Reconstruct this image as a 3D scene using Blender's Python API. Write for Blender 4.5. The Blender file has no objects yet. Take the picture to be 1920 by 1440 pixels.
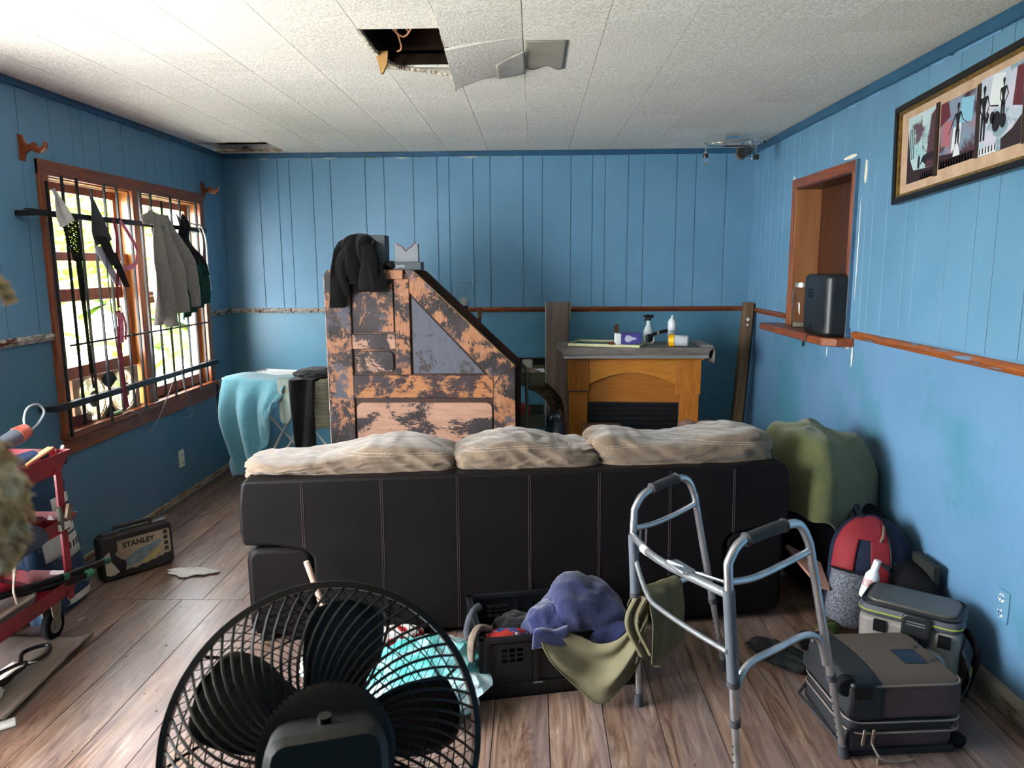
import bpy, bmesh, math, random
from mathutils import Vector, Matrix, noise
random.seed(7)
R = math.radians
PI = math.pi
V = Vector
COL = bpy.context.scene.collection
SC = bpy.context.scene

# ------------------------------------------------------------------ camera
cd = bpy.data.cameras.new('camera'); cam = bpy.data.objects.new('camera', cd); COL.objects.link(cam)
SC.camera = cam
cd.sensor_width = 36; cd.sensor_fit = 'HORIZONTAL'
cd.lens = 1375.1 / 1920 * 36
cd.clip_start = 0.02
_pt, _yw, _rl = 0.15836, 0.03031, -0.0063
_F = V((-math.sin(_yw) * math.cos(_pt), math.cos(_yw) * math.cos(_pt), -math.sin(_pt)))
_R = V((math.cos(_yw), math.sin(_yw), 0)); _U = _R.cross(_F)
_R2 = _R * math.cos(_rl) + _U * math.sin(_rl); _U2 = _U * math.cos(_rl) - _R * math.sin(_rl)
_M = Matrix((_R2, _U2, -_F)).transposed().to_4x4(); _M.translation = V((0, 0, 1.5688))
cam.matrix_world = _M
cd.dof.use_dof = True; cd.dof.focus_distance = 3.2; cd.dof.aperture_fstop = 7.5

# ------------------------------------------------------------------ world, lights, exposure
SC.view_settings.view_transform = 'Standard'; SC.view_settings.look = 'None'
SC.view_settings.exposure = 0.3; SC.view_settings.gamma = 1.0
SC.view_settings.use_curve_mapping = False
w = bpy.data.worlds.new('overcast sky'); SC.world = w; w.use_nodes = True
bg = w.node_tree.nodes['Background']; bg.inputs[0].default_value = (0.93, 0.97, 1.0, 1); bg.inputs[1].default_value = 30.0

def area(name, loc, aim, sx, sy, power, col=(1, 1, 1)):
    l = bpy.data.lights.new(name, 'AREA'); l.shape = 'RECTANGLE'; l.size = sx; l.size_y = sy; l.energy = power; l.color = col
    o = bpy.data.objects.new(name, l); COL.objects.link(o); o.location = loc
    o.rotation_euler = (V(aim) - V(loc)).to_track_quat('-Z', 'Y').to_euler()
    return o
# daylight through the open door in the left wall beside the camera, out of frame
area('door_daylight', (-2.75, 1.75, 1.15), (0.5, 2.1, 1.6), 1.7, 2.1, 60, (1.0, 0.98, 0.95))

# ------------------------------------------------------------------ materials
def lin(h):
    if not isinstance(h, str): return tuple(h) + (1,) if len(h) == 3 else h
    h = h.lstrip('#'); c = [int(h[i:i + 2], 16) / 255 for i in (0, 2, 4)]
    return tuple(x / 12.92 if x <= .04045 else ((x + .055) / 1.055) ** 2.4 for x in c) + (1,)
MATS = {}
def mat(name, c, c2=None, rough=.6, metal=0, scale=6, detail=4, lo=.35, hi=.65, bump=0, bscale=None, st=(1, 1, 1),
        spec=.5, c3=None, s3=2.5, lo3=.55, hi3=.62, trans=0, alpha=1, coat=0, emit=0, rnd=0, sheen=0, ior=1.45):
    if name in MATS: return MATS[name]
    m = bpy.data.materials.new(name); m.use_nodes = True; MATS[name] = m
    nt = m.node_tree; N = nt.nodes; L = nt.links; b = N['Principled BSDF']
    b.inputs['Base Color'].default_value = lin(c); b.inputs['Roughness'].default_value = rough
    b.inputs['Metallic'].default_value = metal; b.inputs['Specular IOR Level'].default_value = spec if rough < .8 else min(spec, .12)
    b.inputs['Transmission Weight'].default_value = trans; b.inputs['Alpha'].default_value = alpha
    b.inputs['Coat Weight'].default_value = coat; b.inputs['IOR'].default_value = ior
    if sheen: b.inputs['Sheen Weight'].default_value = sheen; b.inputs['Sheen Roughness'].default_value = .5
    if emit: b.inputs['Emission Color'].default_value = lin(c); b.inputs['Emission Strength'].default_value = emit
    tc = N.new('ShaderNodeTexCoord'); mp = N.new('ShaderNodeMapping'); mp.inputs['Scale'].default_value = st
    L.new(tc.outputs['Object'], mp.inputs[0]); vec = mp.outputs[0]
    if rnd:
        oi = N.new('ShaderNodeObjectInfo'); va = N.new('ShaderNodeVectorMath'); va.operation = 'MULTIPLY_ADD'
        cx = N.new('ShaderNodeCombineXYZ')
        for i in range(3): L.new(oi.outputs['Random'], cx.inputs[i])
        va.inputs[1].default_value = (17.3, 31.1, 23.7); L.new(cx.outputs[0], va.inputs[0]); L.new(vec, va.inputs[2]); vec = va.outputs[0]
    def nz(s, d=detail, r=.6):
        n = N.new('ShaderNodeTexNoise'); n.inputs['Scale'].default_value = s; n.inputs['Detail'].default_value = d
        n.inputs['Roughness'].default_value = r; L.new(vec, n.inputs['Vector']); return n
    out = None
    if c2 is not None:
        n = nz(scale); r = N.new('ShaderNodeValToRGB'); r.color_ramp.elements[0].position = lo; r.color_ramp.elements[1].position = hi
        r.color_ramp.elements[0].color = lin(c); r.color_ramp.elements[1].color = lin(c2)
        L.new(n.outputs['Fac'], r.inputs[0]); out = r.outputs[0]
    if c3 is not None:
        n = nz(s3, 6, .65); r = N.new('ShaderNodeMapRange'); r.inputs[1].default_value = lo3; r.inputs[2].default_value = hi3
        L.new(n.outputs['Fac'], r.inputs[0]); mx = N.new('ShaderNodeMix'); mx.data_type = 'RGBA'
        L.new(r.outputs[0], mx.inputs[0]); mx.inputs[7].default_value = lin(c3)
        if out: L.new(out, mx.inputs[6])
        else: mx.inputs[6].default_value = lin(c)
        out = mx.outputs[2]
    if rnd:
        hs = N.new('ShaderNodeHueSaturation'); mr = N.new('ShaderNodeMapRange'); mr.inputs[3].default_value = 1 - rnd; mr.inputs[4].default_value = 1 + rnd
        L.new(oi.outputs['Random'], mr.inputs[0]); L.new(mr.outputs[0], hs.inputs['Value'])
        if out: L.new(out, hs.inputs['Color'])
        else: hs.inputs['Color'].default_value = lin(c)
        out = hs.outputs[0]
    if out: L.new(out, b.inputs['Base Color'])
    if bump:
        n = nz(bscale or scale, 5); bp = N.new('ShaderNodeBump'); bp.inputs['Strength'].default_value = bump; bp.inputs['Distance'].default_value = .01
        L.new(n.outputs['Fac'], bp.inputs['Height']); L.new(bp.outputs[0], b.inputs['Normal'])
    return m

# ------------------------------------------------------------------ building helpers
INV = {}
def tag(o, label=None, cat=None, group=None, kind=None):
    if label: o['label'] = label
    if cat: o['category'] = cat
    if group: o['group'] = group
    if kind: o['kind'] = kind
    return o
def thing(name, label, cat, loc=(0, 0, 0), rz=0, group=None, rot=None, kind=None):
    o = bpy.data.objects.new(name, None); COL.objects.link(o); o.location = loc
    o.rotation_euler = rot if rot else (0, 0, rz); o.empty_display_size = .05
    mw = Matrix.Translation(V(loc)) @ o.rotation_euler.to_matrix().to_4x4()
    INV[o] = mw.inverted()
    return tag(o, label, cat, group, kind)
def rotm(rx=0, ry=0, rz=0):
    return (Matrix.Rotation(rz, 4, 'Z') @ Matrix.Rotation(ry, 4, 'Y') @ Matrix.Rotation(rx, 4, 'X'))

class M:
    """collects shapes; make() links them as one mesh object"""
    def __init__(s): s.bm = bmesh.new(); s.T = Matrix.Identity(4)
    def _add(s, vs, fs):
        b = [s.bm.verts.new(s.T @ V(v)) for v in vs]
        for f in fs:
            try: s.bm.faces.new([b[i] for i in f])
            except ValueError: pass
        return s
    def box(s, x0, x1, y0, y1, z0, z1):
        vs = [(x, y, z) for x in (x0, x1) for y in (y0, y1) for z in (z0, z1)]
        return s._add(vs, [(0, 1, 3, 2), (4, 6, 7, 5), (0, 4, 5, 1), (2, 3, 7, 6), (0, 2, 6, 4), (1, 5, 7, 3)])
    def cbox(s, c, d, rx=0, ry=0, rz=0):
        T = s.T; s.T = T @ Matrix.Translation(V(c)) @ rotm(rx, ry, rz)
        s.box(-d[0] / 2, d[0] / 2, -d[1] / 2, d[1] / 2, -d[2] / 2, d[2] / 2); s.T = T; return s
    def rbox(s, c, d, r=.02, n=3, rx=0, ry=0, rz=0, axis='Z', taper=1):
        """box with corners rounded about one axis and small edge bevel"""
        T = s.T; A = {'Z': Matrix.Identity(4), 'Y': Matrix.Rotation(PI / 2, 4, 'X'), 'X': Matrix.Rotation(PI / 2, 4, 'Y')}[axis]
        s.T = T @ Matrix.Translation(V(c)) @ rotm(rx, ry, rz) @ A
        if axis == 'Z': a, b, h = d[0], d[1], d[2]
        elif axis == 'Y': a, b, h = d[0], d[2], d[1]
        else: a, b, h = d[2], d[1], d[0]
        r = min(r, a / 2.01, b / 2.01); e = min(r * .35, h * .25)
        def ring(z, k, ins):
            o = []
            for q, (sx, sy) in enumerate(((1, 1), (-1, 1), (-1, -1), (1, -1))):
                for i in range(n + 1):
                    t = q * PI / 2 + i * PI / 2 / n
                    o.append(((sx * (a / 2 - r) + (r - ins) * math.cos(t)) * k, (sy * (b / 2 - r) + (r - ins) * math.sin(t)) * k, z))
            return o
        rs = [ring(-h / 2, 1, e), ring(-h / 2 + e, 1, 0), ring(h / 2 - e, taper, 0), ring(h / 2, taper, e)]
        m = len(rs[0]); vs = sum(rs, []); fs = [tuple(range(m - 1, -1, -1)), tuple(range(3 * m, 4 * m))]
        for k in range(3):
            for i in range(m): fs.append((k * m + i, k * m + (i + 1) % m, (k + 1) * m + (i + 1) % m, (k + 1) * m + i))
        s._add(vs, fs); s.T = T; return s
    def cyl(s, p0, p1, r0, r1=None, n=16, cap=True):
        r1 = r0 if r1 is None else r1; p0 = V(p0); p1 = V(p1); d = (p1 - p0).normalized()
        a = d.orthogonal().normalized(); b = d.cross(a); vs = []
        for p, r in ((p0, r0), (p1, r1)):
            for i in range(n):
                t = 2 * PI * i / n; vs.append(p + a * (r * math.cos(t)) + b * (r * math.sin(t)))
        fs = [(i, (i + 1) % n, n + (i + 1) % n, n + i) for i in range(n)]
        if cap: fs += [tuple(range(n - 1, -1, -1)), tuple(range(n, 2 * n))]
        return s._add(vs, fs)
    def tube(s, pts, r, n=8, closed=False, flat=1, up=None):
        """round (or flattened) tube along points; r may be a list"""
        pts = [V(p) for p in pts]; m = len(pts); rr = r if isinstance(r, (list, tuple)) else [r] * m
        vs = []; a = None
        for i, p in enumerate(pts):
            if closed: d = pts[(i + 1) % m] - pts[i - 1]
            else: d = pts[min(i + 1, m - 1)] - pts[max(i - 1, 0)]
            d = d.normalized() if d.length else V((0, 0, 1))
            if up is not None: a = V(up) - d * V(up).dot(d)
            elif a is None: a = d.orthogonal()
            else: a = a - d * a.dot(d)
            if a.length < 1e-6: a = d.orthogonal()
            a.normalize(); b = d.cross(a)
            for k in range(n):
                t = 2 * PI * k / n; vs.append(p + a * (rr[i] * flat * math.cos(t)) + b * (rr[i] * math.sin(t)))
        fs = []
        for i in range(m if closed else m - 1):
            j = (i + 1) % m
            for k in range(n): fs.append((i * n + k, i * n + (k + 1) % n, j * n + (k + 1) % n, j * n + k))
        if not closed: fs += [tuple(range(n - 1, -1, -1)), tuple(range((m - 1) * n, m * n))]
        return s._add(vs, fs)
    def lathe(s, prof, n=24, c=(0, 0, 0), axis=None, a0=0, a1=2 * PI):
        T = s.T; q = Matrix.Identity(4)
        if axis is not None: q = V(axis).to_track_quat('Z', 'Y').to_matrix().to_4x4()
        s.T = T @ Matrix.Translation(V(c)) @ q
        full = abs(a1 - a0 - 2 * PI) < 1e-6; cols = n if full else n + 1
        vs = []
        for r, z in prof:
            for i in range(cols):
                t = a0 + (a1 - a0) * i / n; vs.append((max(r, 1e-5) * math.cos(t), max(r, 1e-5) * math.sin(t), z))
        fs = []
        for k in range(len(prof) - 1):
            for i in range(n):
                j = (i + 1) % cols
                fs.append((k * cols + i, k * cols + j, (k + 1) * cols + j, (k + 1) * cols + i))
        s._add(vs, fs); s.T = T; return s
    def prism(s, poly, h, T2=None):
        """polygon in local XY extruded along +Z by h, placed by T2"""
        T = s.T
        if T2 is not None: s.T = T @ T2
        m = len(poly); vs = [(p[0], p[1], 0) for p in poly] + [(p[0], p[1], h) for p in poly]
        fs = [tuple(range(m - 1, -1, -1)), tuple(range(m, 2 * m))] + [(i, (i + 1) % m, m + (i + 1) % m, m + i) for i in range(m)]
        s._add(vs, fs); s.T = T; return s
    def xz(s, poly, y0, y1):
        """polygon given as (x,z), extruded from y0 to y1"""
        m = len(poly); vs = [(p[0], y0, p[1]) for p in poly] + [(p[0], y1, p[1]) for p in poly]
        return s._add(vs, [tuple(range(m)), tuple(range(2 * m - 1, m - 1, -1))] + [(i, m + i, m + (i + 1) % m, (i + 1) % m) for i in range(m)])
    def yz(s, poly, x0, x1):
        m = len(poly); vs = [(x0, p[0], p[1]) for p in poly] + [(x1, p[0], p[1]) for p in poly]
        return s._add(vs, [tuple(range(m)), tuple(range(2 * m - 1, m - 1, -1))] + [(i, m + i, m + (i + 1) % m, (i + 1) % m) for i in range(m)])
    def xy(s, poly, z0, z1):
        m = len(poly); vs = [(p[0], p[1], z0) for p in poly] + [(p[0], p[1], z1) for p in poly]
        return s._add(vs, [tuple(range(m)), tuple(range(2 * m - 1, m - 1, -1))] + [(i, m + i, m + (i + 1) % m, (i + 1) % m) for i in range(m)])
    def grid(s, f, nu, nv, closed_u=False):
        vs = [f(i / nu, j / nv) for j in range(nv + 1) for i in range(nu if closed_u else nu + 1)]
        W = nu if closed_u else nu + 1; fs = []
        for j in range(nv):
            for i in range(nu):
                i2 = (i + 1) % W; fs.append((j * W + i, j * W + i2, (j + 1) * W + i2, (j + 1) * W + i))
        return s._add(vs, fs)
    def blob(s, c, d, sub=3, amp=0, freq=3, seed=0, sharp=0, rz=0, sq=2, flat=None, ridge=0):
        """ellipsoid (superellipse when sq > 2) pushed about by noise; flat cuts the underside level"""
        T = s.T; s.T = T @ Matrix.Translation(V(c)) @ rotm(0, 0, rz)
        t = bmesh.new(); bmesh.ops.create_icosphere(t, subdivisions=sub, radius=1)
        idx = {}; vs = []
        for v in t.verts:
            p = v.co.copy(); k = (abs(p.x) ** sq + abs(p.y) ** sq + abs(p.z) ** sq) ** (-1 / sq); q = p * k
            o = V((seed * 3.1, seed * 7.7, seed * 1.3)); nn = 0
            if amp: nn = amp * noise.noise(p * freq + o)
            if ridge: nn += ridge * (.5 - abs(noise.noise(p * freq * 1.3 + o * 2)) * 1.6 - .5 * abs(noise.noise(p * freq * 2.9 + o)))
            if sharp: nn += sharp * (noise.voronoi(p * freq * 1.5 + o)[0][0] - .3)
            q = q * (1 + nn); q = V((q.x * d[0] / 2, q.y * d[1] / 2, q.z * d[2] / 2))
            if flat is not None and q.z < flat: q.z = flat
            idx[v] = len(vs); vs.append(q)
        fs = [tuple(idx[v] for v in f.verts) for f in t.faces]; t.free()
        s._add(vs, fs); s.T = T; return s
    def make(s, name, m, parent=None, world=False, smooth=True, bevel=0, bseg=2, label=None, cat=None, group=None, kind=None, solid=0, sub=0, keep=False, ang=40, soff=0):
        bm = s.bm
        bmesh.ops.recalc_face_normals(bm, faces=bm.faces) if not solid else None
        root = parent
        while root is not None and root not in INV and root.parent is not None: root = root.parent
        loc = V((0, 0, 0))
        if parent is None and not keep:
            xs = [v.co for v in bm.verts]
            loc = V(((min(c.x for c in xs) + max(c.x for c in xs)) / 2, (min(c.y for c in xs) + max(c.y for c in xs)) / 2, min(c.z for c in xs)))
            bmesh.ops.translate(bm, verts=bm.verts, vec=-loc)
        elif parent is not None and world and root in INV:
            bm.transform(INV[root])
        me = bpy.data.meshes.new(name); bm.to_mesh(me); bm.free()
        o = bpy.data.objects.new(name, me); COL.objects.link(o); o.location = loc
        if parent is not None: o.parent = parent
        elif not keep: INV[o] = Matrix.Translation(-loc)
        for mm in (m if isinstance(m, (list, tuple)) else [m]):
            if mm: me.materials.append(mm)
        if smooth:
            for p in me.polygons: p.use_smooth = True
            if hasattr(me, 'set_sharp_from_angle') and not sub: me.set_sharp_from_angle(angle=R(ang))
        if solid:
            d = o.modifiers.new('thickness', 'SOLIDIFY'); d.thickness = solid; d.offset = soff
        if bevel:
            d = o.modifiers.new('edge', 'BEVEL'); d.width = bevel; d.segments = bseg; d.limit_method = 'ANGLE'; d.angle_limit = R(35)
        if sub:
            d = o.modifiers.new('smooth', 'SUBSURF'); d.levels = sub; d.render_levels = sub
        return tag(o, label, cat, group, kind)

def copy_part(o, parent, loc=None, rot=None, scale=None):
    c = o.copy(); COL.objects.link(c); c.parent = parent
    if loc is not None: c.location = loc
    if rot is not None: c.rotation_euler = rot
    if scale is not None: c.scale = scale
    return c
def copy_tree(o, loc=None, rz=None, parent=None, label=None):
    c = o.copy(); COL.objects.link(c)
    if parent is not None: c.parent = parent
    if loc is not None: c.location = loc
    if rz is not None: c.rotation_euler = (0, 0, rz)
    if label: c['label'] = label
    for ch in list(o.children): copy_tree(ch, parent=c)
    return c
def spline(pts, n=8, closed=False):
    pts = [V(p) for p in pts]; m = len(pts); out = []
    rng = range(m if closed else m - 1)
    for i in rng:
        g = (lambda k: pts[k % m]) if closed else (lambda k: pts[max(0, min(m - 1, k))])
        a, b, c, d = g(i - 1), g(i), g(i + 1), g(i + 2)
        for k in range(n):
            t = k / n
            out.append(.5 * ((2 * b) + (c - a) * t + (2 * a - 5 * b + 4 * c - d) * t * t + (3 * b - a - 3 * c + d) * t ** 3))
    if not closed: out.append(pts[-1])
    return out
def text(body, size, m, parent, T, name='lettering', depth=.0006, world=False, align='CENTER', shear=0, bold=0, sx=1):
    c = bpy.data.curves.new(name, 'FONT'); c.body = body; c.size = size; c.extrude = depth; c.align_x = align; c.align_y = 'CENTER'
    c.shear = shear; c.offset = bold; c.resolution_u = 3
    t = bpy.data.objects.new(name, c); COL.objects.link(t)
    dg = bpy.context.evaluated_depsgraph_get(); me = bpy.data.meshes.new_from_object(t.evaluated_get(dg)); bpy.data.objects.remove(t)
    me.transform((INV[parent] if world and parent in INV else Matrix.Identity(4)) @ T @ Matrix.Diagonal((sx, 1, 1, 1)))
    o = bpy.data.objects.new(name, me); COL.objects.link(o); me.materials.clear(); me.materials.append(m)
    if parent is not None: o.parent = parent
    return o

# ------------------------------------------------------------------ shared materials
BLUE = mat('blue wall paint', '5b87a4', '638fac', rough=.42, scale=2.2, bump=.05, bscale=90)
BLUE_R = mat('blue wall paint with teal patches', '5c84a6', '678fb0', rough=.38, scale=1.6, lo=.3, hi=.7, bump=.04, bscale=60, c3='4c8298', s3=1.3, lo3=.5, hi3=.62)
BLUE_L = mat('shaded blue wall paint', '50708c', '5a7c94', rough=.38, scale=1.6, lo=.3, hi=.7, bump=.04, bscale=60, c3='467488', s3=1.3, lo3=.5, hi3=.62)  # left wall's backlit shade is mixed into this darker blue
BLUE_W = mat('blue-green wainscot paint', '4c7e96', '5a889e', rough=.38, scale=1.6, lo=.3, hi=.7, bump=.04, bscale=60, c3='42788e', s3=1.1, lo3=.5, hi3=.66)
TRIMBLUE = mat('dark blue moulding paint', '1d4a68', '28587a', rough=.4, scale=7)
OAKTRIM = mat('reddish stained trim', '6e3418', '8f4a22', rough=.4, scale=5, st=(14, 1.2, 14), bump=.1, coat=.2)
OAKTRIMX = mat('reddish stained trim crosswise', '5c2c18', '84441f', rough=.4, scale=5, st=(1.2, 14, 14), bump=.1, c3='b9a68e', s3=5, lo3=.64, hi3=.68)
OAKTRIMZ = mat('reddish stained trim upright', '74381a', 'a05a2c', rough=.38, scale=4, st=(14, 14, 1), bump=.1, coat=.2)
WORN = mat('worn stripped moulding', '6d6a66', 'c9c2b8', rough=.8, scale=22, st=(3, 1, 3), c3='5a3a2a', s3=9, lo3=.55, hi3=.6)
BLACKM = mat('black painted iron', '121316', '1c1d20', rough=.5, scale=30, spec=.4)
CHROME = mat('chrome', 'd8dadd', rough=.15, metal=1)
BLKPL = mat('black plastic', '0b0b0d', rough=.42, spec=.4)
WHITEP = mat('white plastic', 'e8e8e6', rough=.4)
PAPER = mat('white paper', 'e6e4e0', rough=.8)
# ================================================================== THE SETTING
XL, XR, YB, H, RAIL = -2.41, 1.6656, 5.784, 2.44, 1.24
YF = -1.6                                   # rear wall, behind the camera
# ---- floor
fl_sub = mat('subfloor', '2a1d16', rough=.9)
def plank_mat():
    m = mat('grey-brown laminate', '8d6a58', rough=.33, spec=.6)
    N = m.node_tree.nodes; L = m.node_tree.links; b = N['Principled BSDF']
    tc = N.new('ShaderNodeTexCoord'); oi = N.new('ShaderNodeObjectInfo')
    cx = N.new('ShaderNodeCombineXYZ')
    for i in range(3): L.new(oi.outputs['Random'], cx.inputs[i])
    va = N.new('ShaderNodeVectorMath'); va.operation = 'MULTIPLY_ADD'; va.inputs[1].default_value = (13.1, 57.3, 7.7)
    L.new(cx.outputs[0], va.inputs[0]); L.new(tc.outputs['Object'], va.inputs[2])
    mp = N.new('ShaderNodeMapping'); mp.inputs['Scale'].default_value = (13, 1.5, 1); L.new(va.outputs[0], mp.inputs[0])
    n1 = N.new('ShaderNodeTexNoise'); n1.inputs['Scale'].default_value = 1.3; n1.inputs['Detail'].default_value = 9; n1.inputs['Roughness'].default_value = .68; n1.inputs['Distortion'].default_value = 2.2
    L.new(mp.outputs[0], n1.inputs['Vector'])
    r = N.new('ShaderNodeValToRGB'); cr = r.color_ramp
    cr.elements[0].position = .28; cr.elements[0].color = lin('3a2b25'); cr.elements[1].position = .72; cr.elements[1].color = lin('b3a392')
    for p, c in ((.42, '664c40'), (.5, '806656'), (.6, '8f7768')):
        e = cr.elements.new(p); e.color = lin(c)
    L.new(n1.outputs['Fac'], r.inputs[0])
    mp2 = N.new('ShaderNodeMapping'); mp2.inputs['Scale'].default_value = (90, 3, 1); L.new(va.outputs[0], mp2.inputs[0])
    n2 = N.new('ShaderNodeTexNoise'); n2.inputs['Scale'].default_value = 1; n2.inputs['Detail'].default_value = 5; L.new(mp2.outputs[0], n2.inputs['Vector'])
    mr = N.new('ShaderNodeMapRange'); mr.inputs[1].default_value = .3; mr.inputs[2].default_value = .7; mr.inputs[3].default_value = .72; mr.inputs[4].default_value = 1.15
    L.new(n2.outputs['Fac'], mr.inputs[0])
    mx = N.new('ShaderNodeMix'); mx.data_type = 'RGBA'; mx.blend_type = 'MULTIPLY'; mx.inputs[0].default_value = 1
    L.new(r.outputs[0], mx.inputs[6]); L.new(mr.outputs[0], mx.inputs[7])
    # broad greyish bands
    n3 = N.new('ShaderNodeTexNoise'); n3.inputs['Scale'].default_value = .55; n3.inputs['Detail'].default_value = 3; L.new(mp.outputs[0], n3.inputs['Vector'])
    mr3 = N.new('ShaderNodeMapRange'); mr3.inputs[1].default_value = .45; mr3.inputs[2].default_value = .62; mr3.inputs[4].default_value = .45; L.new(n3.outputs['Fac'], mr3.inputs[0])
    mx3 = N.new('ShaderNodeMix'); mx3.data_type = 'RGBA'; L.new(mr3.outputs[0], mx3.inputs[0]); L.new(mx.outputs[2], mx3.inputs[6]); mx3.inputs[7].default_value = lin('74686a')
    hs = N.new('ShaderNodeHueSaturation'); mr4 = N.new('ShaderNodeMapRange'); mr4.inputs[3].default_value = .86; mr4.inputs[4].default_value = 1.12
    L.new(oi.outputs['Random'], mr4.inputs[0]); L.new(mr4.outputs[0], hs.inputs['Value']); L.new(mx3.outputs[2], hs.inputs['Color'])
    L.new(hs.outputs[0], b.inputs['Base Color'])
    bp = N.new('ShaderNodeBump'); bp.inputs['Strength'].default_value = .12; bp.inputs['Distance'].default_value = .004
    L.new(n2.outputs['Fac'], bp.inputs['Height']); L.new(bp.outputs[0], b.inputs['Normal'])
    return m
PLANK = plank_mat()
floor = M().box(XL - .12, XR + .12, YF - .12, YB + .12, -.08, -.012).make('floor', fl_sub, smooth=False, keep=True, kind='structure')
PW = .1934
def plank_obj(w, l):
    return M().cbox((0, 0, -.006), (w - .0034, l - .0034, .012)).make('plank', PLANK, floor, smooth=False)
proto = {}
def lay(tab, key, mk, parent, loc):
    if key in tab:
        o = copy_part(tab[key], parent, loc)
    else:
        o = mk(); tab[key] = o; o.location = loc
    return o
rows = [YF, -.39, .83, 2.05, 3.27, 4.49, 5.71, YB]
for i in range(len(rows) - 1):
    y0, y1 = rows[i], rows[i + 1]
    x = .05 + (.5 * PW if i % 2 == 0 else 0)
    while x > XL: x -= PW
    while x < XR:
        a, b = max(x, XL), min(x + PW, XR)
        if b - a > .004:
            lay(proto, (round(b - a, 3), round(y1 - y0, 3)), lambda: plank_obj(b - a, y1 - y0), floor, ((a + b) / 2, (y0 + y1) / 2, 0))
        x += PW

# ---- walls
def paint_wall(name, boxes, pm=None):
    m = M()
    for b in boxes: m.box(*b)
    return m.make(name, pm or BLUE_W, smooth=False, keep=True, kind='structure')
wall_back = paint_wall('wall_back', [(XL - .12, XR + .12, YB, YB + .12, 0, H)])
WY0, WY1, WZ0, WZ1 = 3.655, 5.315, .745, 2.03            # window opening
DY0, DY1, DZ1 = .9, 2.6, 2.1                            # glass door opening beside the camera
HY0, HY1, HZ0, HZ1 = 5.40, 5.50, .50, .73                # broken hole near the window
wall_left = paint_wall('wall_left', [
    (XL - .12, XL, YF, DY0, 0, H), (XL - .12, XL, DY0, DY1, DZ1, H), (XL - .12, XL, DY1, WY0, 0, H),
    (XL - .12, XL, WY0, WY1, 0, WZ0), (XL - .12, XL, WY0, WY1, WZ1, H), (XL - .12, XL, WY1, HY0, 0, H),
    (XL - .12, XL, HY0, HY1, 0, HZ0), (XL - .12, XL, HY0, HY1, HZ1, H), (XL - .12, XL, HY1, YB, 0, H)], BLUE_L)
PY0, PY1, PZ0, PZ1 = 3.95, 4.79, 1.19, 2.05              # pass-through opening
wall_right = paint_wall('wall_right', [
    (XR, XR + .12, YF, PY0, 0, H), (XR, XR + .12, PY1, YB + .12, 0, H), (XR, XR + .12, PY0, PY1, 0, PZ0), (XR, XR + .12, PY0, PY1, PZ1, H)], BLUE_R)
paint_wall('wall_rear', [(XL - .12, XR + .12, YF - .12, YF, 0, H)])
# panels above the chair rail, each with its grooves
t8 = .008
gb = [XL, -2.119, -1.972, -1.881, -1.701, -1.562, -1.293, -1.147, -.922, -.739, -.648, -.464, -.333, -.081, .067, .285, .449, .544, .72, .84, 1.087, 1.23, 1.458, XR]
for a, b in zip(gb[:-1], gb[1:]):
    M().box(a + .002, b - .002, YB - t8, YB + .001, RAIL, H).make('panel', BLUE, wall_back, smooth=False, bevel=.0012, bseg=1)
gl = [DY1 + .06, 2.9, 3.03, 3.28, 3.497, 3.728, 3.907, 3.991, 4.149, 4.38, 4.62, 4.74, 4.96, 5.12, 5.315, 5.46, 5.60, YB - t8]
for a, b in zip(gl[:-1], gl[1:]):
    for z0, z1 in (((RAIL, H),) if b <= WY0 + .001 or a >= WY1 - .001 else ((WZ1, H),)):
        if a < WY0 < b and b > WY0 + .01:
            M().box(XL - .001, XL + t8, a + .002, WY0, RAIL, WZ1).make('panel', BLUE, wall_left, smooth=False)
        M().box(XL - .001, XL + t8, a + .002, b - .002, z0, z1).make('panel', BLUE, wall_left, smooth=False, bevel=.0012, bseg=1)
gr = [0, .24, .4, .62, .75, 1.0, 1.2, 1.42, 1.6, 1.83, 1.97, 2.2, 2.38, 2.55, 2.734, 2.86, 3.05, 3.292, 3.39, 3.575, 3.72, 3.80, PY0, 4.1, 4.28, 4.5, 4.62, PY1, 4.90, 5.04, 5.14, 5.29, 5.40, 5.52, 5.64, YB - t8]
for a, b in zip(gr[:-1], gr[1:]):
    z0 = PZ1 if PY0 - .001 <= a and b <= PY1 + .001 else RAIL
    M().box(XR - t8, XR + .001, a + .002, b - .002, z0, H).make('panel', BLUE, wall_right, smooth=False, bevel=.0012, bseg=1)
# filler dabs round the pass-through
FILL = mat('dried wall filler', 'efe6d2', rough=.9)
for (y, z, dy, dz) in ((3.83, 2.03, .03, .11), (3.87, 1.10, .016, .13), (3.93, 1.14, .05, .03), (4.2, 1.085, .014, .06), (3.865, 1.62, .008, .5), (4.02, 2.125, .16, .02), (4.86, 2.11, .03, .03), (4.82, 1.235, .03, .035)):
    M().blob((XR - t8 * (z > RAIL), y, z), (.004, dy, dz), sub=2, amp=.5, freq=2.5, seed=y * 5 + z).make('filler_dab', FILL, wall_right)
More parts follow.
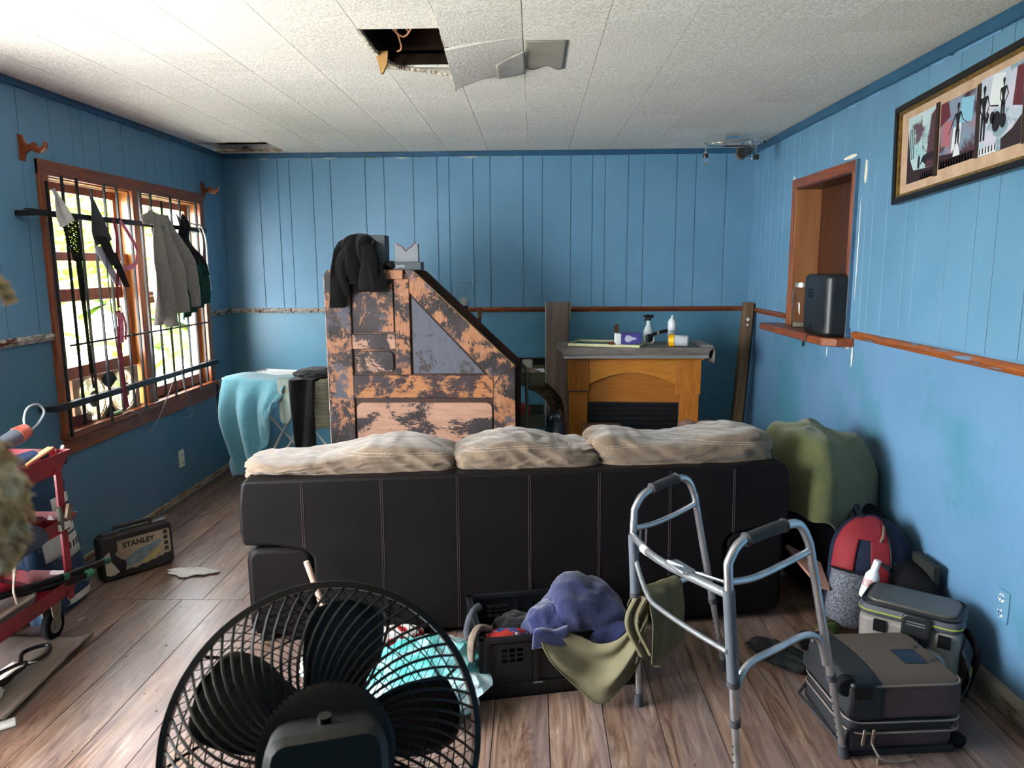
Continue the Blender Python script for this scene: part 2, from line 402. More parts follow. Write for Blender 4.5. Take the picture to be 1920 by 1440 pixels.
# holes on the left wall: broken drywall with bare stud inside
RAW = mat('raw weathered wood', '5a4436', '8c7660', rough=.9, scale=4, st=(10, 10, 1))
M().box(XL - .119, XL - .06, HY0 - .03, HY1 + .03, HZ0 - .05, HZ1 + .05).make('exposed_stud', mat('dark bare stud', '3b2218', '2a1812', scale=8, rough=.95), wall_left, smooth=False)
m = M()
for (a, b, c, d) in ((HY1 - .012, HY1 + .004, HZ0, HZ1), (HY0, HY1, HZ0 - .006, HZ0 + .012), (HY0 - .002, HY0 + .006, HZ0, HZ1)):
    m.box(XL - .012, XL + .002, a, b, c, d)
m.make('broken_edge', mat('broken plasterboard core', 'c9b9a4', rough=1, scale=30, c2='9b8a78'), wall_left, smooth=False)

# ---- ceiling
ceil_m = M()
CX0, CX1 = XL - .12, XR + .12
H1 = (-.65, -.345, 2.87, 3.40)     # main hole
H2 = (-2.36, -1.90, 5.27, 5.66)    # corner hole
def ceiling_tile_mat(name='fissured ceiling tile', c='ebe8e0', c2='cfcbc2'):
    m = mat(name, c, rough=.95, spec=.15)
    N = m.node_tree.nodes; L = m.node_tree.links; b = N['Principled BSDF']
    tc = N.new('ShaderNodeTexCoord'); oi = N.new('ShaderNodeObjectInfo'); cx = N.new('ShaderNodeCombineXYZ')
    for i in range(3): L.new(oi.outputs['Random'], cx.inputs[i])
    va = N.new('ShaderNodeVectorMath'); va.operation = 'MULTIPLY_ADD'; va.inputs[1].default_value = (13.1, 57.3, 7.7)
    L.new(cx.outputs[0], va.inputs[0]); L.new(tc.outputs['Object'], va.inputs[2])
    n1 = N.new('ShaderNodeTexNoise'); n1.inputs['Scale'].default_value = 120; n1.inputs['Detail'].default_value = 2; L.new(va.outputs[0], n1.inputs['Vector'])
    r = N.new('ShaderNodeValToRGB'); r.color_ramp.elements[0].position = .40; r.color_ramp.elements[0].color = lin(c2); r.color_ramp.elements[1].position = .56; r.color_ramp.elements[1].color = lin(c)
    L.new(n1.outputs['Fac'], r.inputs[0])
    hs = N.new('ShaderNodeHueSaturation'); mr4 = N.new('ShaderNodeMapRange'); mr4.inputs[3].default_value = .95; mr4.inputs[4].default_value = 1.04
    L.new(oi.outputs['Random'], mr4.inputs[0]); L.new(mr4.outputs[0], hs.inputs['Value']); L.new(r.outputs[0], hs.inputs['Color'])
    L.new(hs.outputs[0], b.inputs['Base Color'])
    bp = N.new('ShaderNodeBump'); bp.inputs['Strength'].default_value = .55; bp.inputs['Distance'].default_value = .004
    L.new(n1.outputs['Fac'], bp.inputs['Height']); L.new(bp.outputs[0], b.inputs['Normal'])
    return m
TILE = ceiling_tile_mat()
# deck above the tiles with the two holes left open
def deck(x0, x1, y0, y1): ceil_m.box(x0, x1, y0, y1, H + .012, H + .05)
deck(CX0, CX1, YF - .12, H1[2]); deck(CX0, H1[0], H1[2], H1[3]); deck(H1[1], CX1, H1[2], H1[3]); deck(CX0, CX1, H1[3], H2[2])
deck(CX0, H2[0], H2[2], H2[3]); deck(H2[1], CX1, H2[2], H2[3]); deck(CX0, CX1, H2[3], YB + .12)
ceiling = ceil_m.make('ceiling', mat('ceiling backing', 'dcd8ce', rough=.95), smooth=False, keep=True, kind='structure')
attic = mat('dark attic timber', '2b1d15', '120c09', rough=.95, scale=9)
m = M()
for (x0, x1, y0, y1) in ((H1[0] - .15, H1[1] + .25, H1[2] - .3, H1[3] + .25), (H2[0] - .03, H2[1] + .1, H2[2] - .1, H2[3] + .1)):
    m.box(x0, x1, y0, y1, H + .42, H + .44)
    m.box(x0, x0 + .02, y0, y1, H + .05, H + .42).box(x1 - .02, x1, y0, y1, H + .05, H + .42).box(x0, x1, y0, y0 + .02, H + .05, H + .42).box(x0, x1, y1 - .02, y1, H + .05, H + .42)
m.make('attic_void', attic, ceiling, smooth=False)
m = M().box(-.85, -.05, 3.02, 3.06, H + .06, H + .21).make('joist', mat('old joist', '6b4a30', '3b281b', rough=.9, scale=6, st=(1, 10, 10)), ceiling, smooth=False)
M().box(-.46, -.36, 2.98, 3.018, H + .055, H + .12).make('joist', mat('pale new timber', 'b58a5c', '8a6640', rough=.85, scale=9), ceiling, smooth=False)
M().box(-.70, -.3, 3.30, 3.34, H + .055, H + .19).make('joist', MATS['dark attic timber'], ceiling, smooth=False)
M().box(H2[0], H2[1], 5.52, 5.57, H + .052, H + .16).make('joist', RAW, ceiling, smooth=False)
M().box(H1[0], H1[1], H1[3] - .006, H1[3] + .002, H + .011, H + .055).make('hole_shade_strip', attic, ceiling, smooth=False)  # added dark strips cover the pale deck edge so the hole looks shaded
M().box(H1[0] - .001, H1[0] + .006, H1[2], H1[3], H + .013, H + .055).make('hole_shade_strip', attic, ceiling, smooth=False)
M().box(H1[1] - .006, H1[1] + .001, H1[2], H1[3], H + .012, H + .055).make('hole_shade_strip', attic, ceiling, smooth=False)
wires = M()
for k, (a, b, c) in enumerate((((-.60, 2.98, H + .1), (-.52, 3.06, H + .03), (-.47, 3.03, H + .06)), ((-.56, 2.99, H + .12), (-.53, 3.10, H + .01), (-.55, 3.12, H - .01)), ((-.52, 3.0, H + .12), (-.49, 3.05, H + .045), (-.45, 3.01, H + .1)))):
    wires.tube(spline([a, b, c], 8), .0035, 6)
wires.make('loose_wire', mat('copper wire insulation', 'b07a5a', rough=.5), ceiling)
M().tube(spline([(-.66, 3.0, H + .14), (-.5, 3.01, H + .09), (-.38, 3.04, H + .13)], 8), .008, 6).make('loose_wire', BLKPL, ceiling)
# tiles laid in staggered columns
TW = .3048
tiles = {}
def tile_obj(w, l): return M().cbox((0, 0, .006), (w - .0022, l - .0022, .012)).make('ceiling_tile', TILE, ceiling, smooth=False)
SAGX0, SAGX1, SAGY0, SAGY1 = -.345, -.04, 2.53, 3.60
for k in range(-8, 6):
    x0, x1 = -.04 + TW * k, -.04 + TW * (k + 1)
    x0, x1 = max(x0, XL), min(x1, XR)
    if x1 - x0 < .02: continue
    y = (2.83 if k % 2 else 2.68) - TW * 8
    if y > .3: y = (2.83 if k % 2 else 2.68) - TW * 8
    while y < YB:
        a, b = max(y, YF), min(y + TW, YB)
        if b - a > .01:
            if k == -1 and b > SAGY0 and a < SAGY1:
                if a < SAGY0 - .02: lay(tiles, ('s', a), lambda: tile_obj(x1 - x0, SAGY0 - a), ceiling, ((x0 + x1) / 2, (a + SAGY0) / 2, H))
                if b > SAGY1 + .02: lay(tiles, ('t', b), lambda: tile_obj(x1 - x0, b - SAGY1), ceiling, ((x0 + x1) / 2, (b + SAGY1) / 2, H))
            elif k == -2 and b > H1[2] and a < H1[3]:
                if a < H1[2] - .02: lay(tiles, ('s', a), lambda: tile_obj(x1 - x0, H1[2] - a), ceiling, ((x0 + x1) / 2, (a + H1[2]) / 2, H))
                if b > H1[3] + .02: lay(tiles, ('t', b), lambda: tile_obj(x1 - x0, b - H1[3]), ceiling, ((x0 + x1) / 2, (b + H1[3]) / 2, H))
            elif x0 < H2[1] - .02 and b > H2[2] + .02 and a < H2[3] - .02:
                if a < H2[2] - .03: lay(tiles, ('s', a), lambda: tile_obj(x1 - x0, H2[2] - a), ceiling, ((x0 + x1) / 2, (a + H2[2]) / 2, H))
                if b > H2[3] + .03: lay(tiles, ('t', b), lambda: tile_obj(x1 - x0, b - H2[3]), ceiling, ((x0 + x1) / 2, (b + H2[3]) / 2, H))
            else:
                lay(tiles, (round(x1 - x0, 3), round(b - a, 3)), lambda: tile_obj(x1 - x0, b - a), ceiling, ((x0 + x1) / 2, (a + b) / 2, H))
        y += TW
M().box(XL, XR, YF, .30, H, H + .012).make('ceiling_board', TILE, ceiling, smooth=False)
# the sagging run of tiles beside the main hole
def sag(x, y):
    u = max(0, (SAGX1 - x) / (SAGX1 - SAGX0)); t = (y - SAGY0) / (3.40 - SAGY0)
    d = .095 * u ** 1.2 * max(0, min(1, t)) ** 1.7
    if y > 3.40: d *= max(0, 1 - (y - 3.40) / (SAGY1 - 3.40)) ** 1.1
    return H - d
for (a, b, dz) in ((SAGY0, 2.68, 0), (2.684, 2.984, -.004), (2.990, 3.288, -.014), (3.296, SAGY1, -.006)):
    M().grid(lambda u, v: (SAGX0 + .002 + (SAGX1 - SAGX0 - .004) * u, a + (b - a) * v, sag(SAGX0 + (SAGX1 - SAGX0) * u, a + (b - a) * v) + dz * (1 - u)), 8, 10).make('sagging_tile', TILE, ceiling, solid=.009, soff=1, smooth=False)
# torn edges of the hole
EDGE = mat('torn tile edge', 'd8d2c6', '8c7a62', rough=.95, scale=40)
m = M(); rr = random.Random(3)
for k in range(26):
    y = H1[2] + (H1[3] - H1[2]) * k / 25
    m.cbox((H1[1] + .004 + rr.uniform(-.002, .002), y, sag(SAGX0, y) + .004), (.006, .024, .012 + rr.uniform(0, .005)), rx=rr.uniform(-.1, .1))
for k in range(24):
    y = H1[2] + (H1[3] - H1[2]) * k / 23
    m.cbox((H1[0] + .002 + .10 * max(0, (k - 10) / 13) ** 2 * .6, y, H + .003 - .006 * (k / 23)), (.008 + rr.uniform(0, .006), .026, .012 + rr.uniform(0, .006)))
for k in range(14):
    x = H1[0] + (H1[1] - H1[0]) * k / 13
    m.cbox((x, H1[3] - .004, H + .002 - .01 * math.sin(k / 13 * PI) - .05 * (k / 13) ** 3), (.028, .008, .014))
m.make('torn_edge', EDGE, ceiling, smooth=False)
m = M().xz([(-.655, H + .01), (-.60, H + .01), (-.605, H - .04), (-.622, H - .075), (-.632, H - .078), (-.640, H - .04)], 3.18, 3.20)
m.make('wood_splinter', mat('splintered wood', 'c8a06a', 'a57c48', rough=.9, scale=9, st=(12, 12, 1)), ceiling, smooth=False)
# silver tape patch over the seam
TAPE = mat('dull silver tape', '9a958a', '8a857a', rough=.55, scale=6, bump=.3, bscale=14, spec=.4)
m = M().grid(lambda u, v: (-.035 + .17 * u, 3.03 + (.40 + .03 * math.sin(u * 9)) * v, H - .003 - .002 * noise.noise(V((u * 4, v * 4, 1)))), 12, 16)
m.make('tape_patch', TAPE, ceiling, solid=.001)
M().grid(lambda u, v: (-.16 + .125 * u, 3.12 + .13 * (1 - u) + (.36 - .10 * (1 - u)) * v, sag(-.16 + .125 * u, 3.12 + .13 * (1 - u) + (.36 - .10 * (1 - u)) * v) - .014), 10, 12).make('tape_patch', mat('pale filler over tape', 'b9b7b2', '9c9890', rough=.8, scale=7), ceiling, solid=.001)
# corner hole: torn board edges
m = M()
for k in range(16):
    x = H2[0] + (H2[1] - H2[0]) * k / 15
    m.cbox((x, H2[3] - .01 + rr.uniform(-.01, .01), H + .004), (.032, .03, .012), rx=rr.uniform(-.3, .1))
    m.cbox((x, H2[2] + rr.uniform(-.012, .012), H + .005), (.032, .03, .010))
m.make('torn_edge', mat('torn board edge', '8a6f52', 'c4b49c', rough=.95, scale=20), ceiling, smooth=False)
M().prism([(0, 0), (.05, .02), (.03, .07), (-.01, .05)], .006, Matrix.Translation((-2.16, 5.60, H - .02)) @ rotm(.9, 0, .3)).make('torn_scrap', mat('torn board edge', ''), ceiling, smooth=False)

# ---- mouldings
def trimbox(name, b, m, **k):
    return M().box(*b).make(name, m, smooth=False, bevel=.004, keep=False, kind='structure', **k)
trimbox('trim_1', (XL, XR, YB - .030, YB - .0085, H - .038, H - .0015), TRIMBLUE)
trimbox('trim_2', (XL + .0085, XL + .030, DY1 + .06, YB - .031, H - .036, H - .0015), TRIMBLUE)
trimbox('trim_3', (XR - .030, XR - .0085, 0.0, YB - .031, H - .052, H - .0015), TRIMBLUE)
def peel(parent, fn, n, cols, seed):
    rr = random.Random(seed)
    for k in range(n):
        t0 = (k + rr.uniform(.05, .5)) / n; ln = rr.uniform(.3, .8) / n
        pts = [fn(t0 + ln * i / 6) for i in range(7)]
        mm = M(); vs = []
        for i, p in enumerate(pts):
            wd = (.010 + .010 * rr.random()) * (1 - abs(i / 6 - .5) * .9)
            vs += [p + V((0, 0, rr.uniform(-.004, .004))), p + V((0, 0, -wd)) + fn.__self__ * .006 if hasattr(fn, '__self__') else p + V((0, 0, -wd))]
        mm._add(vs, [(2 * i, 2 * i + 1, 2 * i + 3, 2 * i + 2) for i in range(6)])
        mm.make('peeling_strip', cols[rr.randrange(len(cols))], parent, solid=.0015, smooth=False)
PEEL = [mat('old green paint', '7d9a84', '5f7f6a', rough=.8, scale=12), mat('pale plaster scrape', 'c9cfc6', '9fb0a8', rough=.9, scale=12), mat('lighter blue repaint', '6f9dc0', rough=.5)]
peel(wall_back, lambda t: V((XL + .05 + (XR - XL - 1.8) * t, YB - .011, H - .034)), 13, PEEL, 5)
peel(wall_left, lambda t: V((XL + .011, 2.4 + (YB - 2.5) * t, H - .032)), 13, PEEL[:1] + PEEL, 6)
peel(wall_right, lambda t: V((XR - .011, 1.4 + (YB - 1.6) * t, H - .050)), 10, PEEL[2:], 8)
# chair rails
def rail_profile(s): return [(0, -.020), (.010, -.020), (.016, -.010), (.022, 0), (.018, .010), (.008, .018), (0, .020)]
prof = rail_profile(0)
M().yz([(YB - q[0], RAIL + q[1]) for q in prof], XL + .02, -1.25).make('trim_4', WORN, kind='structure')
M().yz([(YB - q[0], RAIL + q[1]) for q in prof], -1.25, XR - .02).make('trim_5', OAKTRIMX, kind='structure')
M().xz([(XL + q[0], RAIL + q[1]) for q in prof], DY1 + .08, WY0 - .07).make('trim_6', WORN, kind='structure')
M().xz([(XL + q[0], RAIL + q[1]) for q in prof], WY1 + .07, YB - .02).make('trim_7', WORN, kind='structure')
RAILR = mat('orange wood rail with paint smears', 'a25a26', '7c4018', rough=.35, scale=5, st=(12, 1, 12), c3='5d8db4', s3=4, lo3=.60, hi3=.63, coat=.3)
M().xz([(XR - q[0], RAIL - .03 + q[1]) for q in prof], 1.0, PY0 - .1).make('trim_8', RAILR, kind='structure')
M().xz([(XR - q[0], RAIL + q[1]) for q in prof], PY1 + .08, YB - .02).make('trim_9', OAKTRIM, kind='structure')
# baseboards
BB = mat('raw unpainted base strip', 'b5a48e', '8c7a66', rough=.9, scale=9, st=(6, 1, 6), c3='6b5240', s3=6)
M().box(XL, XL + .012, DY1 + .08, YB - .02, .014, .055).make('baseboard_left', BB, smooth=False, kind='structure')
M().box(XL + .02, XR, YB - .014, YB, .0, .06).make('baseboard_back', BB, smooth=False, kind='structure')
BBR = mat('grimy grey baseboard', '8e8a80', '6c675e', rough=.8, scale=5, st=(4, 1, 4), c3='4c4238', s3=3, lo3=.56, hi3=.7)
M().xz([(XR, .0), (XR - .022, .0), (XR - .022, .075), (XR - .012, .09), (XR, .095)], 1.2, YB - .02).make('baseboard_right', BBR, kind='structure')

# ---- window in the left wall: casing, two double-hung sashes, panes
win = thing('window_1', None, None, (XL, (WY0 + WY1) / 2, WZ0), kind='structure')
def wbox(name, x0, x1, y0, y1, z0, z1, m, par=win, bev=.003): return M().box(x0, x1, y0, y1, z0, z1).make(name, m, par, world=True, smooth=False, bevel=bev)
c = .07
for nm, b, mm in (('side_casing', (XL, XL + .022, WY0 - c, WY0 + .004, WZ0 - .03, WZ1 + c), OAKTRIMZ), ('side_casing', (XL, XL + .022, WY1 - .004, WY1 + c - .01, WZ0 - .03, WZ1 + c), OAKTRIMZ),
                  ('head_casing', (XL, XL + .024, WY0 - c, WY1 + c - .01, WZ1 - .004, WZ1 + c), OAKTRIM), ('apron', (XL, XL + .018, WY0 - c, WY1 + c, WZ0 - .12, WZ0 - .032), OAKTRIM),
                  ('sill', (XL - .11, XL + .045, WY0 - c - .01, WY1 + c, WZ0 - .032, WZ0), OAKTRIM)):
    wbox(nm, *b, mm)
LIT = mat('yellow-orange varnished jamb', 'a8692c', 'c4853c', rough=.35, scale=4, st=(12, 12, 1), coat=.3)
YM0, YM1 = 4.42, 4.53
wbox('mullion', XL - .11, XL + .02, YM0, YM1, WZ0, WZ1, OAKTRIMZ)
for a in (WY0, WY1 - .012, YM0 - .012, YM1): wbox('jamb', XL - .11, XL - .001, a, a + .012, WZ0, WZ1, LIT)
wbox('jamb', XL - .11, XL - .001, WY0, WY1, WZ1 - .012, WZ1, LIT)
GLASS = mat('clear glass', 'ffffff', rough=.02, trans=1, ior=1.02, spec=.25)
def sash(y0, y1, z0, z1, x, muntz):
    fr = M(); s = .045; d = .028
    fr.box(x, x + d, y0, y0 + s, z0, z1).box(x, x + d, y1 - s, y1, z0, z1).box(x, x + d, y0 + s, y1 - s, z1 - s, z1).box(x, x + d, y0 + s, y1 - s, z0, z0 + s * 1.5)
    o = fr.make('sash', OAKTRIMZ, win, world=True, smooth=False, bevel=.003)
    M().box(x + .012, x + .015, y0 + s, y1 - s, z0 + s, z1 - s).make('pane', GLASS, o, world=True, smooth=False)
    for z in muntz: M().box(x + .006, x + .022, y0 + s, y1 - s, z - .008, z + .008).make('muntin', OAKTRIM, o, world=True, smooth=False)
for a, b in ((WY0 + .013, YM0 - .013), (YM1 + .013, WY1 - .013)): sash(a, b, 1.40 if a < 4 else 1.36, WZ1 - .014, XL - .095, ())
sash(WY0 + .013, YM0 - .013, .99, 1.66, XL - .060, ())
sash(YM1 + .013, WY1 - .013, WZ0 + .002, 1.40, XL - .060, ())
# ================================================================== OUTSIDE THE WINDOW
GRASS = mat('muted lawn green', '54662e', '6c7a44', rough=.9, scale=8)  # the grass's own muted green
M().box(-14, XL - .2, -2, 14, -.62, -.6).make('ground', GRASS, kind='structure', smooth=False)
M().box(-9.3, -9.2, -1, 14, -.6, 1.5).make('garden_wall', mat('white rendered garden wall', 'a8aca8', rough=.8), smooth=False, label='white rendered wall across the garden outside the window', cat='wall')
LEAF = [mat('mid leaf green', '56801f', '3f6a1e', rough=.5, scale=5, rnd=.15), mat('yellow-green leaf', '87a030', '6a8a26', rough=.5, scale=5, rnd=.15)]  # the leaves' own greens
STEM = mat('pale palm stem', 'a6a06a', '86844e', rough=.8, scale=8, st=(1, 1, 6))
def leafy(x, y, h, n, label, seed, width=.22):
    rr = random.Random(seed); t = thing('broadleaf_plant', label, 'plant', (x, y, -.6), group=None)
    M().tube([(0, 0, 0), (.02, .03, h * .35), (0, 0, h * .7)], [.06, .05, .03], 8).make('stem', STEM, t)
    for k in range(n):
        a = k / n * 2 * PI + rr.uniform(-.3, .3); L = rr.uniform(.8, 1.5); z0 = h * rr.uniform(.25, .7); up = rr.uniform(.3, 1.2); wd = width * rr.uniform(.7, 1.2)
        def f(u, v):
            r_ = .03 + L * v; z = z0 + up * v - .9 * v * v * (1 + rr.random() * 0)
            s = (u - .5) * 2 * wd * max(0, math.sin(PI * min(1, v * .92 + .08))) ** .6
            return (r_ * math.cos(a) - s * math.sin(a), r_ * math.sin(a) + s * math.cos(a), z + abs(u - .5) * .12)
        M().grid(f, 4, 9).make('leaf', LEAF[k % 2], t, solid=.003)
leafy(-4.2, 7.6, 2.6, 14, 'broad-leaved banana-like plant nearest the left window sash', 1)
leafy(-4.6, 10.6, 3.2, 16, 'tall yellow-green plant behind the grey towel, outside', 2)
leafy(-7.4, 6.0, 2.4, 12, 'low leafy plant at the left edge of the window view', 3)
leafy(-6.2, 12.2, 3.0, 14, 'leafy plant furthest to the right beyond the window', 4)
leafy(-7.4, 9.3, 3.4, 14, 'tall broad-leaved plant in front of the white garden wall', 5)

def tree(x, y, h, r_, n, label, seed, k0):
    rr = random.Random(seed); t = thing('garden_tree', label, 'tree', (x, y, -.6))
    M().tube([(0, 0, 0), (.1, .05, h * .5), (0, .1, h * .8)], [.16, .12, .06], 10).make('trunk', STEM, t)
    mm = M()
    for k in range(n):
        a, b = rr.uniform(0, 2 * PI), math.acos(rr.uniform(-1, 1)); q = r_ * rr.uniform(.55, 1)
        p = V((q * math.sin(b) * math.cos(a), q * math.sin(b) * math.sin(a), h * .72 + q * 1.1 * math.cos(b)))
        d_ = V((rr.uniform(-1, 1), rr.uniform(-1, 1), rr.uniform(-.8, .4))).normalized(); s_ = d_.orthogonal().normalized() * rr.uniform(.05, .09); l_ = rr.uniform(.25, .5)
        mm._add([p, p + d_ * l_ * .5 + s_, p + d_ * l_, p + d_ * l_ * .5 - s_], [(0, 1, 2, 3)])
    mm.make('crown', LEAF[k0], t, kind='stuff', smooth=False)
tree(-11.2, 7.9, 4.6, 1.9, 2600, 'yellow-green tree beyond the garden wall, left in the window view', 1, 1)
tree(-11.6, 12.6, 5.0, 2.1, 2800, 'green tree beyond the garden wall, middle of the window view', 2, 0)
tree(-10.8, 17.4, 4.8, 2.0, 2400, 'yellow-green tree beyond the garden wall, right in the window view', 3, 1)

M().box(-6.2, XL - .2, -2, 14, -.599, -.585).make('bounce_slab', mat('pale bounce slab', 'cfc9bd', 'bfb9ad', rough=.9, scale=3), kind='structure', smooth=False)  # added pale slab, bounces daylight up to brighten the ceiling
# ================================================================== SOFA
LEATH = mat('dark brown faux leather', '0f0c0d', '131011', rough=.5, scale=3, bump=.06, bscale=160, spec=.14)
SUEDE = mat('taupe suede', '685747', '7b6958', rough=.95, scale=5, c3='56483c', s3=3.5, lo3=.5, hi3=.72, bump=.35, bscale=38, sheen=.4)
STITCH = mat('pale stitching', 'cfc4b4', rough=.9)
DSTITCH = mat('dull brown stitching', '4c4246', rough=.9)
LS = 2.33
sofa = thing('sofa', 'long sofa seen from behind, dark brown leather back with taupe suede cushions', 'sofa', (-1.20, 2.845, 0), R(6.7))
ZT = .712
m = M(); m.T = Matrix.Shear('XZ', 4, (0, 0)) if False else Matrix.Identity(4)
poly = [(0, .435), (-.012, .50), (-.012, .60), (0, ZT - .02), (.015, ZT), (LS - .015, ZT), (LS, ZT - .02), (LS + .012, .60), (LS + .012, .5), (LS, .435), (LS - .13, .43), (LS - .25, .405), (LS - .28, .37), (LS - .285, .03), (.285, .03), (.28, .37), (.25, .405), (.13, .43)]
o = M().xz(poly, .0, .17).make('back_panel', LEATH, sofa, bevel=.014, bseg=3)
for v in o.data.vertices: v.co.y += .03 * max(0, v.co.z - .2)
for x0 in (.006, LS - .276):
    M().rbox((x0 + .135, .47, .225), (.27, .92, .39), r=.05, axis='Y').make('arm', LEATH, sofa, bevel=.006)
M().box(.28, LS - .28, .12, .9, .06, .30).make('seat_base', LEATH, sofa, bevel=.01)
for k in range(3):
    w_ = (LS - .56) / 3
    M().rbox((.28 + w_ * (k + .5), .55, .375), (w_ - .006, .72, .15), r=.05).make('seat_cushion', SUEDE, sofa, bevel=.02, bseg=3)
from mathutils.bvhtree import BVHTree
cus = []
for x0, x1, top, sd in ((-.005, .90, .062, 3), (.880, 1.505, .086, 5), (1.485, LS - .03, .094, 8)):
    mm = M(); L_ = x1 - x0
    def f(p, L_=L_, sd=sd): return p
    mm.blob(((x0 + x1) / 2, .245, .74), (L_ + .01, .34, .30), sub=6, sq=5, ridge=.05, freq=2.6, seed=sd, amp=.05)
    o = mm.make('back_cushion', SUEDE, sofa)
    for v in o.data.vertices:
        fx = (v.co.x - x0) / L_
        if v.co.z > .72:
            h = (top + .02 * math.sin(fx * 7 + sd)) / .15 * (1 if sd != 3 else .72 + .42 * min(1, fx * 1.8))
            v.co.z = .72 + (v.co.z - .72) * h
            v.co.z += .006 * noise.noise(V((v.co.x * 22, v.co.y * 6, sd))) - .010 * abs(noise.noise(V((v.co.x * 13 + v.co.y * 9, v.co.y * 5, sd + 3))))
        else: v.co.z = max(v.co.z, .44)
    for v in o.data.vertices:
        if v.co.y < .2: v.co.y -= .008 * (.4 - abs(noise.noise(V((v.co.x * 10 + v.co.z * 14, v.co.z * 8, sd)))) * 2.4)
    cus.append((o, x0, x1))
for o, x0, x1 in cus:                                 # double row of stitches across the back of each cushion
    from mathutils.bvhtree import BVHTree
    bv = BVHTree.FromPolygons([v.co for v in o.data.vertices], [p.vertices for p in o.data.polygons])
    for dz in (0, .009):
        mm = M(); x = x0 + .05
        while x < x1 - .05:
            fx = (x - x0) / (x1 - x0); z = .782 + dz + .016 * math.sin(fx * PI) - (.012 if x0 < .1 else 0)
            a = bv.ray_cast(V((x, -.5, z)), V((0, 1, 0)))[0]; b = bv.ray_cast(V((x + .0055, -.5, z)), V((0, 1, 0)))[0]
            if a and b: mm.tube([a + V((0, -.0008, 0)), b + V((0, -.0008, 0))], .0009, 4)
            x += .0105
        mm.make('stitching', STITCH, o, kind='stuff')
for x in (.245, .57, .885, 1.19, 1.49, 1.80, 2.085):   # double seams down the leather
    z0 = .40 if x in (.245, 2.085) else .04
    mm = M()
    for dx in (-.004, .004): mm.tube([(x + dx, -.0008 + .03 * max(0, z - .2), z) for z in (z0, .2 if z0 < .2 else .5, .45, .6, ZT - .012)][0 if z0 < .2 else 0:] if z0 < .2 else [(x + dx, -.0008 + .03 * (z - .2), z) for z in (z0 + .015, .55, ZT - .012)], .0011, 4)
    mm.make('seam', DSTITCH, sofa)
for x in (.04, .16, LS - .16, LS - .04): M().box(x, x + .05, .03 if x < 1 else .8, .08 if x < 1 else .85, 0, .03).make('foot', BLKPL, sofa)
# tiny scraps of plaster along the sofa's top edge left out of the count

# ================================================================== STRIPPED DESK ON ITS SIDE PANELS
def stripped(name, wood, wood2, dark, third, lvl, st, scale, third_lvl):
    m = mat(name, wood, rough=.6, bump=.12, bscale=40); N = m.node_tree.nodes; L = m.node_tree.links; b = N['Principled BSDF']
    tc = N.new('ShaderNodeTexCoord'); oi = N.new('ShaderNodeObjectInfo'); cx = N.new('ShaderNodeCombineXYZ')
    for i in range(3): L.new(oi.outputs['Random'], cx.inputs[i])
    va = N.new('ShaderNodeVectorMath'); va.operation = 'MULTIPLY_ADD'; va.inputs[1].default_value = (13.1, 5.3, 27.7); L.new(cx.outputs[0], va.inputs[0]); L.new(tc.outputs['Object'], va.inputs[2])
    def nz(sc, s, d, r=.6, dist=0):
        mp = N.new('ShaderNodeMapping'); mp.inputs['Scale'].default_value = sc; L.new(va.outputs[0], mp.inputs[0])
        n = N.new('ShaderNodeTexNoise'); n.inputs['Scale'].default_value = s; n.inputs['Detail'].default_value = d; n.inputs['Roughness'].default_value = r; n.inputs['Distortion'].default_value = dist
        L.new(mp.outputs[0], n.inputs['Vector']); return n.outputs['Fac']
    def ramp(f, lo, hi, c0, c1):
        r = N.new('ShaderNodeValToRGB'); r.color_ramp.elements[0].position = lo; r.color_ramp.elements[1].position = hi; r.color_ramp.elements[0].color = lin(c0); r.color_ramp.elements[1].color = lin(c1); L.new(f, r.inputs[0]); return r.outputs[0]
    def rng(f, lo, hi):
        r = N.new('ShaderNodeMapRange'); r.inputs[1].default_value = lo; r.inputs[2].default_value = hi; L.new(f, r.inputs[0]); return r.outputs[0]
    def mixc(f, a, c):
        x = N.new('ShaderNodeMix'); x.data_type = 'RGBA'; L.new(f, x.inputs[0]); L.new(a, x.inputs[6])
        if isinstance(c, str): x.inputs[7].default_value = lin(c)
        else: L.new(c, x.inputs[7])
        return x.outputs[2]
    grain = nz(st, 14, 6, .7)
    col = ramp(grain, .3, .7, wood, wood2)
    big = nz((1, 1, 1), scale, 15, .72, .4); scr = nz((st[0] * 2.5, 1, st[2] * 2.5), 22, 4, .7)
    ad = N.new('ShaderNodeMath'); ad.operation = 'MULTIPLY_ADD'; ad.inputs[1].default_value = .22; L.new(scr, ad.inputs[0]); L.new(big, ad.inputs[2])
    col = mixc(rng(ad.outputs[0], lvl + .11, lvl + .14), col, ramp(nz((1, 1, 1), 9, 5), .35, .65, dark, '3a3034'))
    col = mixc(rng(nz((1, 1, 1), scale * .9, 14, .7, .3), third_lvl, third_lvl + .05), col, third)
    L.new(col, b.inputs['Base Color']); return m
STRIP = stripped('half stripped paint on pine', '8e5a3c', 'b07c58', '17120f', '4e4c56', .485, (4, 1, .6), 4.6, .57)
STRIPL = stripped('pale sanded wood with paint remains', 'a07460', 'b89078', '1a1414', '8a7c80', .50, (.6, 1, 4), 3.4, .62)
STRIPG = stripped('blue grey primer', '50525c', '5a5c66', '3e3632', '9a7054', .56, (3, 1, 1), 4.2, .66)
STRIPD = mat('dark mahogany stain and gap shade', '2c1c19', '4a2c20', rough=.5, scale=5, c3='8a5434', s3=4, lo3=.6, hi3=.64)
STRIPR = stripped('wood with maroon paint remains', '965c36', 'b27a4c', '2a1418', '6a1c2c', .47, (.6, 1, 4), 4.2, .585)
desk = thing('slant_front_desk', 'half-stripped wooden desk with triangular end panels, blotched black and peach', 'desk', (-.70, 4.45, 0))
